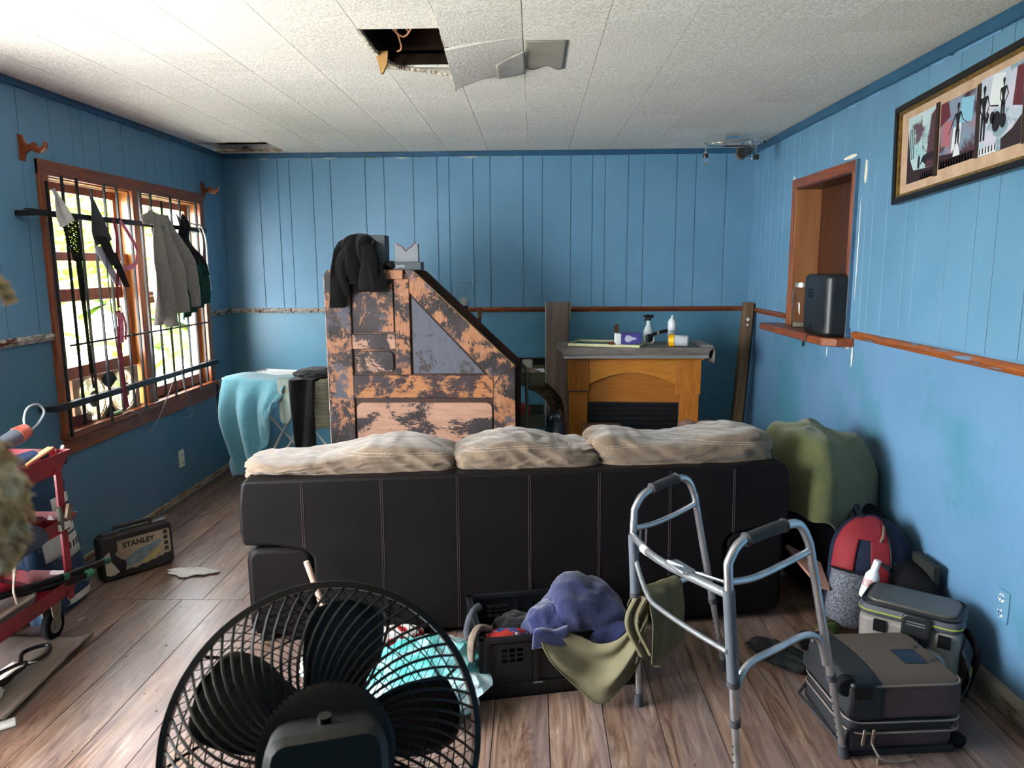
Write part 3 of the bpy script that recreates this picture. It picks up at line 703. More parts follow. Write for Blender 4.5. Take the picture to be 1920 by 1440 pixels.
def dxz(name, poly, y0, y1, m_, par=desk, bev=.004): return M().xz(poly, y0, y1).make(name, m_, par, world=True, smooth=False, bevel=bev)
xa, xb, xc = -1.27, -.76, -.115; zt, zd = 1.555, .965
y0 = 4.45
dxz('end_panel_board', [(xa + .02, .02), (xc - .02, .02), (xc - .02, zd - .01), (xb - .01, zt - .02), (xa + .02, zt - .02)], y0 + .018, y0 + .026, STRIPD)  # dark colour here stands in for shadow lines along the stiles
dxz('triangular_panel', [(-.742, .922), (-.30, .922), (-.742, 1.395)], y0 + .010, y0 + .018, STRIPG)
dxz('stile', [(xa, 0), (xa + .155, 0), (xa + .155, zt), (xa + .02, zt), (xa, zt - .025)], y0, y0 + .03, STRIP)
dxz('rail', [(xa + .156, zt - .055), (xb - .03, zt - .055), (xb - .03, zt), (xa + .156, zt)], y0, y0 + .03, STRIP)
dxz('stile', [(-.845, .915), (-.755, .915), (-.755, 1.50), (-.78, 1.50), (-.845, 1.50)], y0 - .001, y0 + .03, STRIP)
dxz('rail', [(-1.114, 1.077), (-.846, 1.077), (-.846, 1.166), (-1.114, 1.166)], y0 + .001, y0 + .03, STRIPL)
dxz('rail', [(-1.114, .771), (-.25, .771), (-.25, .912), (-1.114, .912)], y0, y0 + .03, STRIPR)
dxz('stile', [(-.248, 0), (xc, 0), (xc, zd - .01), (-.20, .912), (-.248, .912)], y0, y0 + .03, STRIP)
dxz('slanted_rail', [(-.754, 1.42), (-.754, 1.50), (-.78, zt), (xb + .02, zt), (xb + .05, zt - .02), (xc, zd), (xc - .005, zd - .012), (-.20, .913), (-.275, .913)], y0, y0 + .03, STRIP)
dxz('rail', [(-1.114, .02), (-.25, .02), (-.25, .12), (-1.114, .12)], y0, y0 + .03, STRIP)
dxz('small_panel', [(-1.105, 1.18), (-.855, 1.18), (-.855, 1.49), (-1.105, 1.49)], y0 + .006, y0 + .014, STRIP, bev=.006)
M().rbox((-.98, y0 + .010, .995), (.235, .012, .135), r=.035, n=4, axis='Y').make('small_panel', STRIPL, desk, world=True, smooth=False)
M().rbox((-.68, y0 + .009, .44), (.845, .012, .60), r=.04, n=5, axis='Y').make('large_panel', STRIPL, desk, world=True, smooth=False)
# second end panel and the boards between
dy, dx = .38, .028
dxz('end_panel_board', [(xa + dx, 0), (xc + dx, 0), (xc + dx, zd - .01), (xb + dx + .03, zt - .01), (xb + dx, zt), (xa + dx, zt)], y0 + dy, y0 + dy + .024, STRIPD)
M().box(xa + .02, xb + .0, y0 + .03, y0 + dy, zt - .025, zt - .003).make('top_board', STRIPD, desk, world=True, smooth=False)
M().box(xa + .01, xa + .03, y0 + .03, y0 + dy, 0, zt - .026).make('side_board', STRIPD, desk, world=True, smooth=False)
M().box(xc - .03, xc - .01, y0 + .03, y0 + dy, 0, zd - .06).make('side_board', STRIPD, desk, world=True, smooth=False)
a, b = V((xb + .03, 0, zt - .05)), V((xc - .005, 0, zd - .035)); d = (b - a).normalized(); nn = V((-d.z, 0, d.x)) * -1
dxz('slanted_lid', [(a.x, a.z), (b.x, b.z), (b.x + d.z * .02, b.z - d.x * .02), (a.x + d.z * .02, a.z - d.x * .02)], y0 + .03, y0 + dy, mat('smoked dark veneer', '1d1614', '2f211c', rough=.35, scale=4))
# bronzed edge strip of the near panel
EDGEW = mat('worn golden edge', 'a8814c', '5a4630', rough=.5, scale=14)
M().tube([(xb + .03, y0 + .004, zt - .004), (xc + .002, y0 + .004, zd)], .0045, 6).make('edge_strip', EDGEW, desk, world=True)
M().tube([(xa - .002, y0 + .004, zt - .03), (xa - .002, y0 + .004, .05)], .0035, 6).make('edge_strip', mat('chipped white edge', 'd0c4b8', '8a7060', rough=.7, scale=20), desk, world=True)

# things on the desk's flat top
GREYB = mat('slate grey card', '3d454a', '444d52', rough=.55, scale=3)
o = M().box(-1.02, -.893, 4.50, 4.66, 1.555, 1.60).box(-1.01, -.905, 4.51, 4.65, 1.60, 1.765).make('grey_box', GREYB, smooth=False, bevel=.003, label='tall slate grey box behind the black jacket on the desk', cat='box')
sb = thing('flat_box', 'flat slate grey box under the notched silver stand', 'box', (-.78, 4.53, 1.555))
M().box(-.095, .097, -.05, .07, 0, .048).make('box_body', GREYB, sb, smooth=False, bevel=.002)
LGT = mat('pale grey print', 'b9bec0', rough=.6)
text('Jarilo', .026, LGT, sb, Matrix.Translation((-.028, -.0506, .023)) @ Matrix.Rotation(PI / 2, 4, 'X'))
M().box(-.072, -.066, -.0505, -.0495, .006, .042).make('printed_mark', LGT, sb, smooth=False)
st_ = thing('notched_stand', 'silver grey stand with a wavy notch cut in its top', 'stand', (-.775, 4.535, 1.603))
SILV = mat('satin silver', '7e8287', rough=.5, metal=0)
def notch(w):
    pts = [(-w, 0), (w, 0), (w, .112)]
    for i in range(17):
        t = i / 16; x = w - .010 - (2 * w - .02) * t; c_ = abs(t - .52) / .5
        pts.append((x, .060 + .052 * min(1, c_) ** .8 + .004 * math.sin(t * 19)))
    pts.append((-w, .110)); return pts
M().xz(notch(.070), -.018, -.010).make('front_plate', SILV, st_, smooth=False)
M().xz(notch(.070), .026, .034).make('back_plate', SILV, st_, smooth=False)
M().box(-.070, -.062, -.010, .026, 0, .108).box(.062, .070, -.010, .026, 0, .108).box(-.062, .062, -.010, .026, 0, .006).make('side_walls', SILV, st_, smooth=False)
pts = notch(.070)[3:-1]
M().tube([(p[0], -.019, p[1] + .001) for p in pts], .003, 6).make('notch_edge', mat('dusky red lip', '7a4a48', rough=.6), st_)
M().blob((-.876, 4.50, 1.583), (.075, .07, .055), sub=3, amp=.15, freq=2, seed=4, sq=3).make('dark_pouch', BLKPL, label='small black object wedged between the two grey boxes', cat='pouch')
# black jacket draped over the top corner
BLKF = mat('black fabric', '0c0b0c', '151315', rough=.9, scale=6, bump=.2, bscale=60, sheen=.1)
def drape(name, m_, top, pts_f, **k): pass
mm = M()
def jf(u, v):
    # u: around left-right, v: back-to-front over the desk top then down
    prof = [(4.72, 1.60), (4.66, 1.70), (4.57, 1.775), (4.50, 1.765), (4.445, 1.70), (4.42, 1.60), (4.412, 1.50), (4.41, 1.40)]
    t = v * (len(prof) - 1); i = min(int(t), len(prof) - 2); q = t - i
    y = prof[i][0] * (1 - q) + prof[i + 1][0] * q; z = prof[i][1] * (1 - q) + prof[i + 1][1] * q
    s = u * 2 - 1; halfw = .055 + .105 * min(1, v * 1.25) ** .8
    x = -1.06 + s * halfw * (1 + .08 * math.sin(v * 7 + 1)) + .012 * math.sin(v * 9)
    z -= .055 * abs(s) ** 2.2 * (1 - v) * 1.5 + (.0 if v < .5 else 0)
    z += (v > .8) * 0
    y -= .034 * abs(math.sin(u * 8.5 + 1.6 * v + 1.2 * math.sin(v * 4))) * min(1, v * 2.2) + .03 * noise.noise(V((u * 6, v * 5, 2)))
    if v > .86:
        hem = 1.335 + .07 * math.sin(u * 5.2 + .4) + (.0)
        hem = 1.33 if u < .30 else (1.475 if u < .5 else 1.425)
        z = 1.50 + (hem - 1.50) * (v - .86) / .14
    return (x, y, z)
o = mm.grid(jf, 44, 40).make('black_jacket', BLKF, solid=.010, sub=1, label='black jacket draped over the top corner of the stripped desk', cat='jacket')
o2 = M(); 
sl = spline([(-1.13, 4.425, 1.66), (-1.165, 4.415, 1.58), (-1.155, 4.41, 1.48), (-1.125, 4.418, 1.40)], 8)
M().tube([V(p) for p in sl], [.035 + .02 * math.sin(i / len(sl) * PI) for i in range(len(sl))], 10, flat=.6).make('sleeve', BLKF, o, world=True)
sl = spline([(-1.0, 4.42, 1.70), (-.975, 4.405, 1.60), (-.985, 4.40, 1.50), (-.985, 4.402, 1.435)], 8)
M().tube([V(p) for p in sl], [.04 + .028 * min(1, i / len(sl) * 1.5) for i in range(len(sl))], 12, flat=.55, up=(0, 1, 0)).make('sleeve', BLKF, o, world=True)

# candle holder of ribbed glass behind the desk slope, on a dark stick
cst = thing('floor_lantern', 'ribbed glass candle cup on a dark stand behind the desk slope', 'candle holder', (-.475, 4.98, 0))
M().lathe([(.0, 0), (.07, 0), (.07, .012), (.012, .03), (.010, 1.2), (.028, 1.26), (.030, 1.31), (0, 1.31)], 16).make('stand', mat('dark wood turned', '1f1714', rough=.5), cst)
pr = [(.026, 1.312), (.045, 1.33), (.060, 1.365), (.063, 1.40), (.056, 1.44), (.050, 1.465)]
mm = M().grid(lambda u, v: (lambda r_: (r_ * math.cos(u * 2 * PI), r_ * math.sin(u * 2 * PI), (pr[min(int(v * 5), 4)][1] * (1 - (v * 5 - min(int(v * 5), 4))) + pr[min(int(v * 5), 4) + 1][1] * (v * 5 - min(int(v * 5), 4)))))((pr[min(int(v * 5), 4)][0] * (1 - (v * 5 - min(int(v * 5), 4))) + pr[min(int(v * 5), 4) + 1][0] * (v * 5 - min(int(v * 5), 4))) * (1 + .035 * math.cos(u * 2 * PI * 12))), 96, 15, closed_u=True)
TG = mat('thin tinted glass', 'ffffff', rough=.03, trans=1, ior=1.12, spec=.8)
mm.make('glass_cup', TG, cst, solid=.002)
M().lathe([(0, 1.313), (.022, 1.313), (.022, 1.36), (.020, 1.365), (0, 1.366)], 16).make('candle', mat('white wax', 'e6e2d6', rough=.5), cst)
ck = thing('cork_post', 'cork-topped dark post just right of the glass candle cup', 'post', (-.37, 5.02, 0))
M().cyl((0, 0, 0), (0, 0, 1.22), .008).make('post', MATS['dark wood turned'], ck)
M().cyl((0, 0, 1.22), (0, 0, 1.30), .016).make('cork', mat('cork', '8a6a4c', '6f5239', rough=.9, scale=60), ck)

# ================================================================== ELECTRIC FIREPLACE
OAK = mat('honey oak', 'a0601f', 'c07c2c', rough=.42, scale=3, st=(2, 2, 22), bump=.06, coat=.15, detail=6, lo=.3, hi=.7)
OAKH = mat('honey oak, grain across', 'a4641f', 'c4822f', rough=.42, scale=3, st=(2, 2, 22), bump=.06, coat=.15, lo=.3, hi=.7)
OAKV = mat('honey oak, grain upright', '9c5a1e', 'bd772a', rough=.42, scale=3, st=(22, 22, 2), bump=.06, coat=.15, lo=.3, hi=.7)
fp = thing('electric_fireplace', 'honey oak electric fireplace with arched front and black grille', 'fireplace', (.70, 5.12, 0), R(-3))
fx0, fx1 = -.455, .455
def fb(name, b, m_, bev=.003, par=fp): return M().box(*b).make(name, m_, par, smooth=False, bevel=bev)
fb('pilaster', (fx0, fx0 + .135, 0, .04, .08, .69), OAKV); fb('pilaster', (fx1 - .135, fx1, 0, .04, .08, .69), OAKV)
fb('pilaster_cap', (fx0 - .008, fx0 + .14, -.014, .04, .70, .925), OAKV); fb('pilaster_cap', (fx1 - .16, fx1 + .008, -.014, .04, .68, .925), OAKV)
arch = [(fx0 + .142, .925), (fx0 + .142, .745)] + [(fx0 + .142 + (fx1 - .16 - fx0 - .142) * i / 24, .745 + .085 * math.sin(PI * i / 24) ** .9) for i in range(1, 24)] + [(fx1 - .16, .745), (fx1 - .16, .925)]
M().xz(arch, -.016, .03).make('arched_frieze', OAKH, fp, smooth=False, bevel=.003)
fb('frieze_back', (fx0 + .137, fx1 - .137, .016, .04, .60, .92), mat('deeper honey oak', '8f5319', 'a86a24', rough=.45, scale=3, st=(2, 2, 22), lo=.3, hi=.7))
fb('plinth', (fx0 - .01, fx1 + .01, -.02, .30, 0, .08), OAKH)
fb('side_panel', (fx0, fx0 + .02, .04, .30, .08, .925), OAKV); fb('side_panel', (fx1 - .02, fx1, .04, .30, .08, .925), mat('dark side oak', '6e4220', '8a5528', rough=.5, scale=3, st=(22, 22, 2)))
fb('mantel_moulding', (fx0 - .03, fx1 + .03, -.035, .31, .925, .945), OAKH, .008)
ins = M().box(fx0 + .14, fx1 - .14, .02, .28, .09, .60).make('firebox', BLACKM, fp, smooth=False)
for k in range(12): M().box(fx0 + .15, fx1 - .15, .008, .022, .585 - k * .037, .605 - k * .037).make('grille_slat', BLKPL, ins, smooth=False, bevel=.002)
M().box(fx0 + .14, fx1 - .14, -.002, .02, .60, .618).make('grille_trim', mat('smoked steel', '2a2e36', rough=.35, metal=.6), ins, smooth=False)
# flooring boards with alu edging stacked on the mantel
ALU = mat('brushed aluminium', 'b9b4b2', rough=.35, metal=.75)
GREYW = mat('grey embossed laminate', '77706a', '5b544e', rough=.6, scale=9, st=(1, 3, 3), bump=.4, bscale=30)
M().box(.205, 1.19, 4.985, 5.42, .945, .968).make('metal_edge_strip', ALU, smooth=False, bevel=.004, label='brushed metal edging strip laid across the fireplace mantel', cat='strip')
bd = thing('laminate_top', 'grey embossed laminate board lying on the metal strip over the fireplace', 'board', (.70, 5.2, .969))
M().xz([(-.50, .0), (.49, .0), (.49, .020), (.52, .052), (-.545, .052), (-.49, .0)], -.22, .22).make('board', GREYW, bd, smooth=False, bevel=.003)
M().xz([(.515, -.055), (.535, -.055), (.535, .03), (.52, .062), (.44, .062), (.44, .054), (.512, .054), (.522, .03)], -.19, .2).make('bent_trim', mat('pale bent trim', 'a89c92', '6f655c', rough=.5, scale=8), bd, smooth=False)
fr = thing('picture_frame', 'glazed frame with a cream edge lying flat on the boards over the fireplace', 'picture frame', (.52, 5.18, 1.022), R(-17))
CREAM = mat('cream frame edge', 'c9c99a', 'b0ae7c', rough=.5, scale=10)
M().box(-.25, .25, -.15, -.132, 0, .018).box(-.25, .25, .132, .15, 0, .018).box(-.25, -.232, -.132, .132, 0, .018).box(.232, .25, -.132, .132, 0, .018).make('frame', CREAM, fr, smooth=False, bevel=.002)
M().box(-.232, .232, -.132, .132, .002, .010).make('dark_glass', mat('dark glazing', '22343a', rough=.1, spec=.6), fr, smooth=False)
# light-bulb box
bx = thing('bulb_box', 'open purple light-bulb box with a bulb drawn on its side', 'box', (.645, 5.06, 1.041), R(8))
PURP = mat('purple printed card', '463f86', '504a92', rough=.5, scale=8)
M().box(-.055, .085, -.035, .035, 0, .075).make('carton', PURP, bx, smooth=False, bevel=.001)
M().box(-.085, -.056, -.035, .035, 0, .073).make('carton_end', WHITEP, bx, smooth=False)
M().prism([(-.04, 0), (.0, 0), (.0, .06), (-.035, .05)], .001, Matrix.Translation((-.055, .03, .075)) @ rotm(PI / 2.2, 0, .4)).make('flap', mat('brown card', '6a4a34', '5a3e2c', rough=.9), bx, smooth=False)
M().prism([(-.035, 0), (.035, 0), (.03, .05), (-.03, .05)], .001, Matrix.Translation((-.087, 0, .004)) @ rotm(0, -.2, PI / 2)).make('flap', MATS['brown card'], bx, smooth=False)
bo = [(.024 * math.cos(t), .024 * math.sin(t)) for t in [PI * (.22 + 1.56 * i / 20) for i in range(21)]]
bo = [(p[0] - .0, p[1]) for p in bo] + [(.030, -.010), (.045, -.010), (.045, -.004), (.058, -.004), (.058, .004), (.045, .004), (.045, .010), (.030, .010)]
M().xz([(p[0] - .005, p[1] + .037) for p in bo], -.0358, -.0350).make('printed_bulb', mat('bulb print', 'c9c6dd', rough=.6), bx, smooth=False)
# spray bottle, aerosol, canister, brush
sp = thing('spray_bottle', 'translucent spray bottle with a black trigger head on the boards', 'bottle', (.815, 5.24, 1.02))
M().lathe([(0, 0), (.034, 0), (.036, .006), (.036, .085), (.030, .11), (.016, .135), (.014, .165), (.0, .165)], 20).make('bottle_body', mat('milky plastic', 'c8d4d6', rough=.3, alpha=1, c2='b4c2c6', scale=3), sp)
M().lathe([(0, .166), (.017, .166), (.017, .185), (0, .185)], 14).cbox((.004, 0, .197), (.058, .022, .024)).cbox((-.022, 0, .176), (.008, .012, .036), ry=.5).cbox((-.032, 0, .2), (.018, .012, .012)).make('trigger_head', BLKPL, sp, bevel=.003)
ae = thing('aerosol_can', 'white aerosol can standing behind the yellow-lidded tub', 'can', (.985, 5.26, 1.02))
M().lathe([(0, 0), (.029, 0), (.031, .004), (.031, .15), (.028, .163), (.018, .176), (.012, .182), (.0, .182)], 20).make('can_body', mat('white enamel', 'dfe2e4', rough=.3, c2='c4cbd2', scale=5), ae)
M().lathe([(0, .182), (.010, .182), (.008, .200), (0, .202)], 12).make('nozzle', WHITEP, ae)
M().lathe([(.0315, .03), (.0315, .10)], 20, a0=-2.6, a1=-.3).make('label_band', mat('grey blue label print', '8ea0b0', 'c6ccd2', rough=.5, scale=30), ae)
tb = thing('canister', 'clear plastic tub with a bright yellow lid lying on its side', 'canister', (.93, 5.05, 1.065), rot=(0, PI / 2, -.35))
M().lathe([(.038, .035), (.038, .12), (.034, .128), (0, .13)], 24).make('tub', mat('frosted clear plastic', 'c6cbd0', rough=.35, c2='b4babf', scale=4), tb)
M().lathe([(0, .004), (.034, .004), (.036, 0), (.042, 0), (.043, .036), (.039, .038)], 24).make('lid', mat('bright yellow plastic', 'f2b90c', rough=.4), tb)
ca = thing('wire_brush', 'black-handled paint scraper lying across the bulb box and tub', 'scraper', (.83, 5.10, 1.05), R(14))
M().tube([(-.02, 0, .045), (.03, 0, .062), (.10, 0, .075)], [.008, .011, .013], 10).make('handle', BLKPL, ca)
M().tube([(.022, 0, .0595), (.036, 0, .063)], .013, 10).make('ferrule', ALU, ca)
M().blob((-.03, 0, .025), (.05, .035, .055), sub=3, sq=3).make('head', BLKPL, ca)
M().box(-.03, .0, -.012, .012, 0, .03).make('bracket', WHITEP, ca, smooth=False)

# ================================================================== AGAINST THE BACK WALL
pw = thing('leaning_boards', 'wide grey laminate board leaning upright against the wall left of the fireplace', 'board', (.187, 5.55, 0))
GL = mat('grey oak laminate face', '5f5048', '85746a', rough=.6, scale=2.2, st=(9, 9, .8), detail=8, lo=.3, hi=.7, bump=.05)
M().box(-.095, .075, -.012, 0, 0, 1.30).make('board', GL, pw, smooth=False, bevel=.002)
M().box(-.085, .082, .001, .012, 0, 1.305).make('board_behind', GL, pw, smooth=False, bevel=.002)
M().xz([(.078, 1.14), (.088, 1.16), (.10, 1.30), (.078, 1.305)], .0125, .018).make('torn_corner', mat('pale chipboard', 'a48f78', rough=.9), pw, smooth=False)
M().box(-.0995, -.0955, -.013, .013, .0, 1.30).make('white_edge', WHITEP, pw, smooth=False)
pw.rotation_euler = (-.05, 0, 0); INV.pop(pw)
po = thing('leaning_post', 'weathered wooden post leaning in the right back corner', 'post', (1.49, 5.42, 0), rot=(-.13, .095, 0))
M().rbox((0, 0, .655), (.075, .075, 1.31), r=.012).make('shaft', mat('weathered brown post', '5c4836', '77624c', rough=.8, scale=2.5, st=(10, 10, .8), detail=7), po)
M().cyl((-.004, -.0385, 1.18), (-.004, -.041, 1.18), .012).cyl((-.004, -.0385, 1.14), (-.004, -.041, 1.14), .008).make('paint_spots', WHITEP, po)
M().box(.0376, .044, -.03, .035, .2, 1.30).make('dark_edge', mat('dark stained edge', '1a1715', rough=.8), po, smooth=False)
# dark rolled rug, sheet-metal pan and carton left of the fireplace
M().tube(spline([(-.02, 5.46, .70), (.06, 5.42, .67), (.14, 5.38, .60), (.175, 5.36, .5), (.17, 5.35, .2), (.17, 5.35, .05)], 6), .05, 12).make('rolled_rug', mat('shaggy dark brown pile', '1f1a15', '4c3f2c', rough=1, scale=60, bump=1, bscale=90), label='dark shaggy roll of rug beside the oak fireplace', cat='rug')
M().blob((.155, 5.10, .28), (.15, .30, .56), sub=4, amp=.06, freq=2, ridge=.05, seed=3, sq=3, flat=-.28).make('plastic_sack', mat('shiny black sack', '1a1d24', '3a4250', rough=.22, scale=8, c3='a9b0c4', s3=9, lo3=.58, hi3=.62), label='shiny black and silver sack between the cart and the fireplace', cat='sack')
M().box(.33, .60, 4.80, 4.98, 0, .50).make('cardboard_box', mat('dim brown carton', '5f4436', '55392c', rough=.85, scale=3), smooth=False, bevel=.004, label='brown cardboard box standing in front of the fireplace', cat='box')
pc = M()
for (x, y, z, s, sd) in ((1.03, 4.86, .535, .09, 1), (1.0, 4.88, .53, .05, 2), (1.16, 4.88, .51, .13, 3)): pc.blob((x, y, z - .02), (s * 1.3, s, s * .8), sub=3, ridge=.15, freq=2, seed=sd)
pc.blob((1.08, 4.87, .26), (.34, .24, .5), sub=4, ridge=.1, freq=2, seed=6, sq=3)
pc.make('laundry_bundle', mat('dull mauve cloth', '7a5c52', '94766a', rough=.95, scale=7), label='dull pink bundle of cloth just above the sofa back, right of the fireplace', cat='cloth')
# three-tier utility cart right of the desk
cad = thing('utility_cart', 'olive metal three-tier cart half hidden behind the desk', 'cart', (-.05, 5.02, 0))
OLV = mat('olive grey enamel', '4b4a3c', '55533f', rough=.5, scale=4)
for z in (.77, .48, .17):
    tr = M(); x0, x1, ya, yb = -.20, .125, -.12, .25; h = .095
    tr.box(x0, x1, ya, yb, z, z + .004).box(x0, x1, ya, ya + .004, z, z + h).box(x0, x1, yb - .004, yb, z, z + h).box(x0, x0 + .004, ya, yb, z, z + h).box(x1 - .004, x1, ya, yb, z, z + h)
    tr.make('tray', OLV, cad, smooth=False)
for x in (-.18, .0): M().tube([(x, -.13, .06), (x, -.13, .86), (x - .01, -.13, .90), (x - .035, -.13, .925)], .011, 8).make('post', OLV, cad)
for x in (-.18, .1):
    for y in (-.1, .23): M().cyl((x - .01, y, .03), (x + .01, y, .03), .03).make('caster', BLKPL, cad)
M().lathe([(0, 0), (.035, 0), (.035, .15), (.0, .15)], 18, c=(-.045, 5.02, .775)).lathe([(.036, .135), (.036, .16), (0, .16)], 18, c=(-.045, 5.02, .775)).make('spackle_tub', mat('cream tub', 'd0ccb8', '9aa08e', rough=.5, scale=18), label='small cream tub on the top tier of the olive cart', cat='tub')
M().cbox((.03, 4.99, .855), (.10, .06, .012), rx=.5, rz=.4).make('card_scrap', WHITEP, label='white card lying on the top tier of the olive cart', cat='card')
M().cbox((.0, 4.94, .875), (.09, .05, .01), ry=.3, rz=.2).make('pink_pouch', mat('dull pink vinyl', '9c6c66', rough=.6), label='dull pink flat pouch on the top tier of the olive cart', cat='pouch', bevel=.003)
M().lathe([(0, 0), (.045, 0), (.045, .12), (.02, .15), (.0, .15)], 18, c=(-.07, 5.0, .486)).make('red_bottle', mat('red plastic', '8c1616', rough=.4), label='red plastic bottle on the middle tier of the olive cart', cat='bottle')
M().box(.035, .075, 4.97, 5.1, .486, .56).make('dark_case', BLKPL, label='small black case on the middle tier of the olive cart', cat='case')
M().box(-.19, .10, YB - .075, YB - .02, .79, .86).box(-.19, .10, YB - .05, YB - .02, .76, .79).make('wall_shelf', BLKPL, label='narrow black bar fixed to the back wall behind the olive cart', cat='shelf', smooth=False)
# ================================================================== LEFT WALL
def cloth(name, m_, f, nu, nv, label, cat, thick=.004, sub=0, parent=None, world=False, group=None):
    return M().grid(f, nu, nv).make(name, m_, parent, world=world, solid=thick, sub=sub, label=label, cat=cat, group=group, ang=80)
BX = XL + .085
gri = thing('window_grille', 'black iron security bars bolted across the inside of the window', 'grille', (BX, 4.35, .55))
M().box(BX, BX + .006, 3.40, 5.24, 1.82, 1.85).box(BX - .028, BX, 3.40, 5.24, 1.845, 1.85).make('upper_strap', BLACKM, gri, world=True, smooth=False)
M().box(BX, BX + .006, 3.43, 5.30, .88, .912).box(BX - .03, BX, 3.43, 5.30, .907, .912).make('lower_strap', BLACKM, gri, world=True, smooth=False)
for z in (1.19,): M().cyl((BX - .012, 3.62, z), (BX - .012, 5.22, z), .006, n=8).make('cross_rod', BLACKM, gri, world=True)
rod = None
for k, y in enumerate([3.56, 3.68, 3.80, 3.92, 4.04, 4.16, 4.28, 4.40, 4.53, 4.66, 4.78, 4.90, 5.02, 5.13]):
    if rod is None: rod = M().cbox((0, 0, .63), (.011, .011, 1.26)).make('bar', BLACKM, gri, smooth=False); o = rod
    else: o = copy_part(rod, gri)
    o.location = (-.013, y - 4.35, .20 + (.02 if k % 3 else -.02))
for y, z in ((3.42, 1.83), (3.45, .895), (5.22, 1.83), (5.28, .895)): M().box(XL, BX + .003, y - .012, y + .012, z - .012, z + .012).make('wall_bracket', BLACKM, gri, world=True, smooth=False)
# window fan under the raised sash
wf = thing('window_fan', 'twin window fan with two round white grilles under the raised sash', 'fan', (XL - .03, 4.03, WZ0))
wfc = mat('dusty beige plastic', '9a7f68', 'b59a82', rough=.5, scale=5)
y0f, y1f = 3.72, 4.36; yc = (3.885, 4.19); zc = WZ0 + .125
def ringpoly(cy, cz, r, n=40): return [(cy + r * math.cos(2 * PI * i / n), cz + r * math.sin(2 * PI * i / n)) for i in range(n)]
mm = M()
mm.box(XL - .06, XL - .005, y0f, y1f, WZ0, WZ0 + .012).box(XL - .06, XL - .005, y0f, y1f, WZ0 + .238, WZ0 + .25).box(XL - .06, XL - .005, y0f, y0f + .05, WZ0 + .012, WZ0 + .238).box(XL - .06, XL - .005, y1f - .05, y1f, WZ0 + .012, WZ0 + .238)
for cy in yc:      # fillets around the round openings
    for q in range(4):
        poly = [(cy + .145 * (1 if q in (0, 3) else -1), zc + .118 * (1 if q < 2 else -1))]
        for i in range(9):
            t = q * PI / 2 + i / 8 * PI / 2; poly.append((cy + .122 * math.cos(t), zc + .116 * math.sin(t)))
        mm.yz(poly, XL - .05, XL - .010)
mm.make('housing', wfc, wf, world=True, smooth=False)
for cy in yc:
    g = M()
    for i in range(44):
        t = 2 * PI * i / 44; c_, s_ = math.cos(t), math.sin(t)
        g.tube([(XL - .004, cy + .045 * c_, zc + .045 * s_), (XL + .004, cy + .08 * c_, zc + .08 * s_), (XL - .004, cy + .118 * c_, zc + .114 * s_)], .0014, 4)
    for r_ in (.085, .118): g.tube([(XL + .002, p[0], p[1]) for p in ringpoly(cy, zc, r_)], .002, 5, closed=True)
    gg = g.make('round_grille', mat('yellowed white grille', 'e8e4c0', rough=.4), wf, world=True)
    M().cyl((XL - .003, cy, zc), (XL + .008, cy, zc), .045, n=24).make('hub_cap', mat('grey brown hub', '6e6258', rough=.5), gg, world=True, bevel=.003)
    for k in range(5):
        t = 2 * PI * k / 5 + cy
        M().grid(lambda u, v: (XL - .03 + .02 * (u - .5), cy + (.03 + .08 * v) * math.cos(t + (u - .5) * .9), zc + (.03 + .078 * v) * math.sin(t + (u - .5) * .9)), 4, 3).make('blade', mat('pale fan blade', 'c9c8b4', rough=.5), wf, world=True, solid=.002)
M().yz([(4.0, WZ0 + .25), (4.08, WZ0 + .249), (4.12, WZ0 + .20), (4.04, WZ0 + .155), (3.97, WZ0 + .20)], XL - .004, XL + .004).make('dark_cover', BLKPL, wf, world=True, smooth=False)
M().yz([(3.98, WZ0 + .004), (4.03, WZ0 + .075), (4.10, WZ0 + .004)], XL - .004, XL + .004).make('dark_cover', BLKPL, wf, world=True, smooth=False)
M().box(XL - .04, XL - .002, 3.69, 3.86, WZ0 + .001, WZ0 + .062).make('painted_block', mat('dark red paint', '5e1420', rough=.4), smooth=False, label='dark red painted block on the sill beside the window fan', cat='block', bevel=.002)
M().blob((XL + .018, 4.06, WZ0 + .012), (.03, .14, .02), sub=3, ridge=.2, freq=3, seed=2).make('green_scrap', mat('green plastic scrap', '4f8a58', '8fb08a', rough=.4, scale=20), label='crumpled green plastic scrap on the window sill by the fan', cat='scrap')
wc = mat('thin beige wire', '9a958c', rough=.6)
M().tube(spline([(XL + .05, 4.07, WZ0 + .012), (XL + .07, 4.2, WZ0 - .02), (XL + .04, 4.36, WZ0 - .17), (XL + .06, 4.55, WZ0 + .0), (XL + .075, 4.66, WZ0 + .14), (XL + .1, 4.69, WZ0 + .19), (XL + .085, 4.75, WZ0 + .05), (XL + .05, 4.93, WZ0 - .16), (XL + .04, 4.8, WZ0 - .17)], 10), .0028, 6).make('hanging_wire', wc, label='thin pale wire looping off the window sill over the lower black strap', cat='wire')
# curtain rod brackets
for (y, z, lb) in ((3.50, 2.13, 'wooden curtain rod bracket on the wall above the window, nearer the camera'), (5.40, 2.125, 'wooden curtain rod bracket between the window and the back corner')):
    b_ = thing('curtain_bracket', lb, 'bracket', (XL + .008, y, z - .05), group=None)
    M().xz([(0, -.0), (.012, .0), (.022, .03), (.05, .045), (.075, .028), (.10, .03), (.125, .05), (.128, .075), (.112, .085), (.108, .065), (.092, .052), (.078, .062), (.07, .08), (.055, .075), (.03, .068), (.018, .09), (.012, .11), (0, .11)], -.009, .009).make('arm', OAKTRIM, b_, smooth=False, bevel=.003)
    M().box(-.0, .006, -.02, .02, -.005, .115).make('wall_plate', OAKTRIM, b_, smooth=False, bevel=.002)
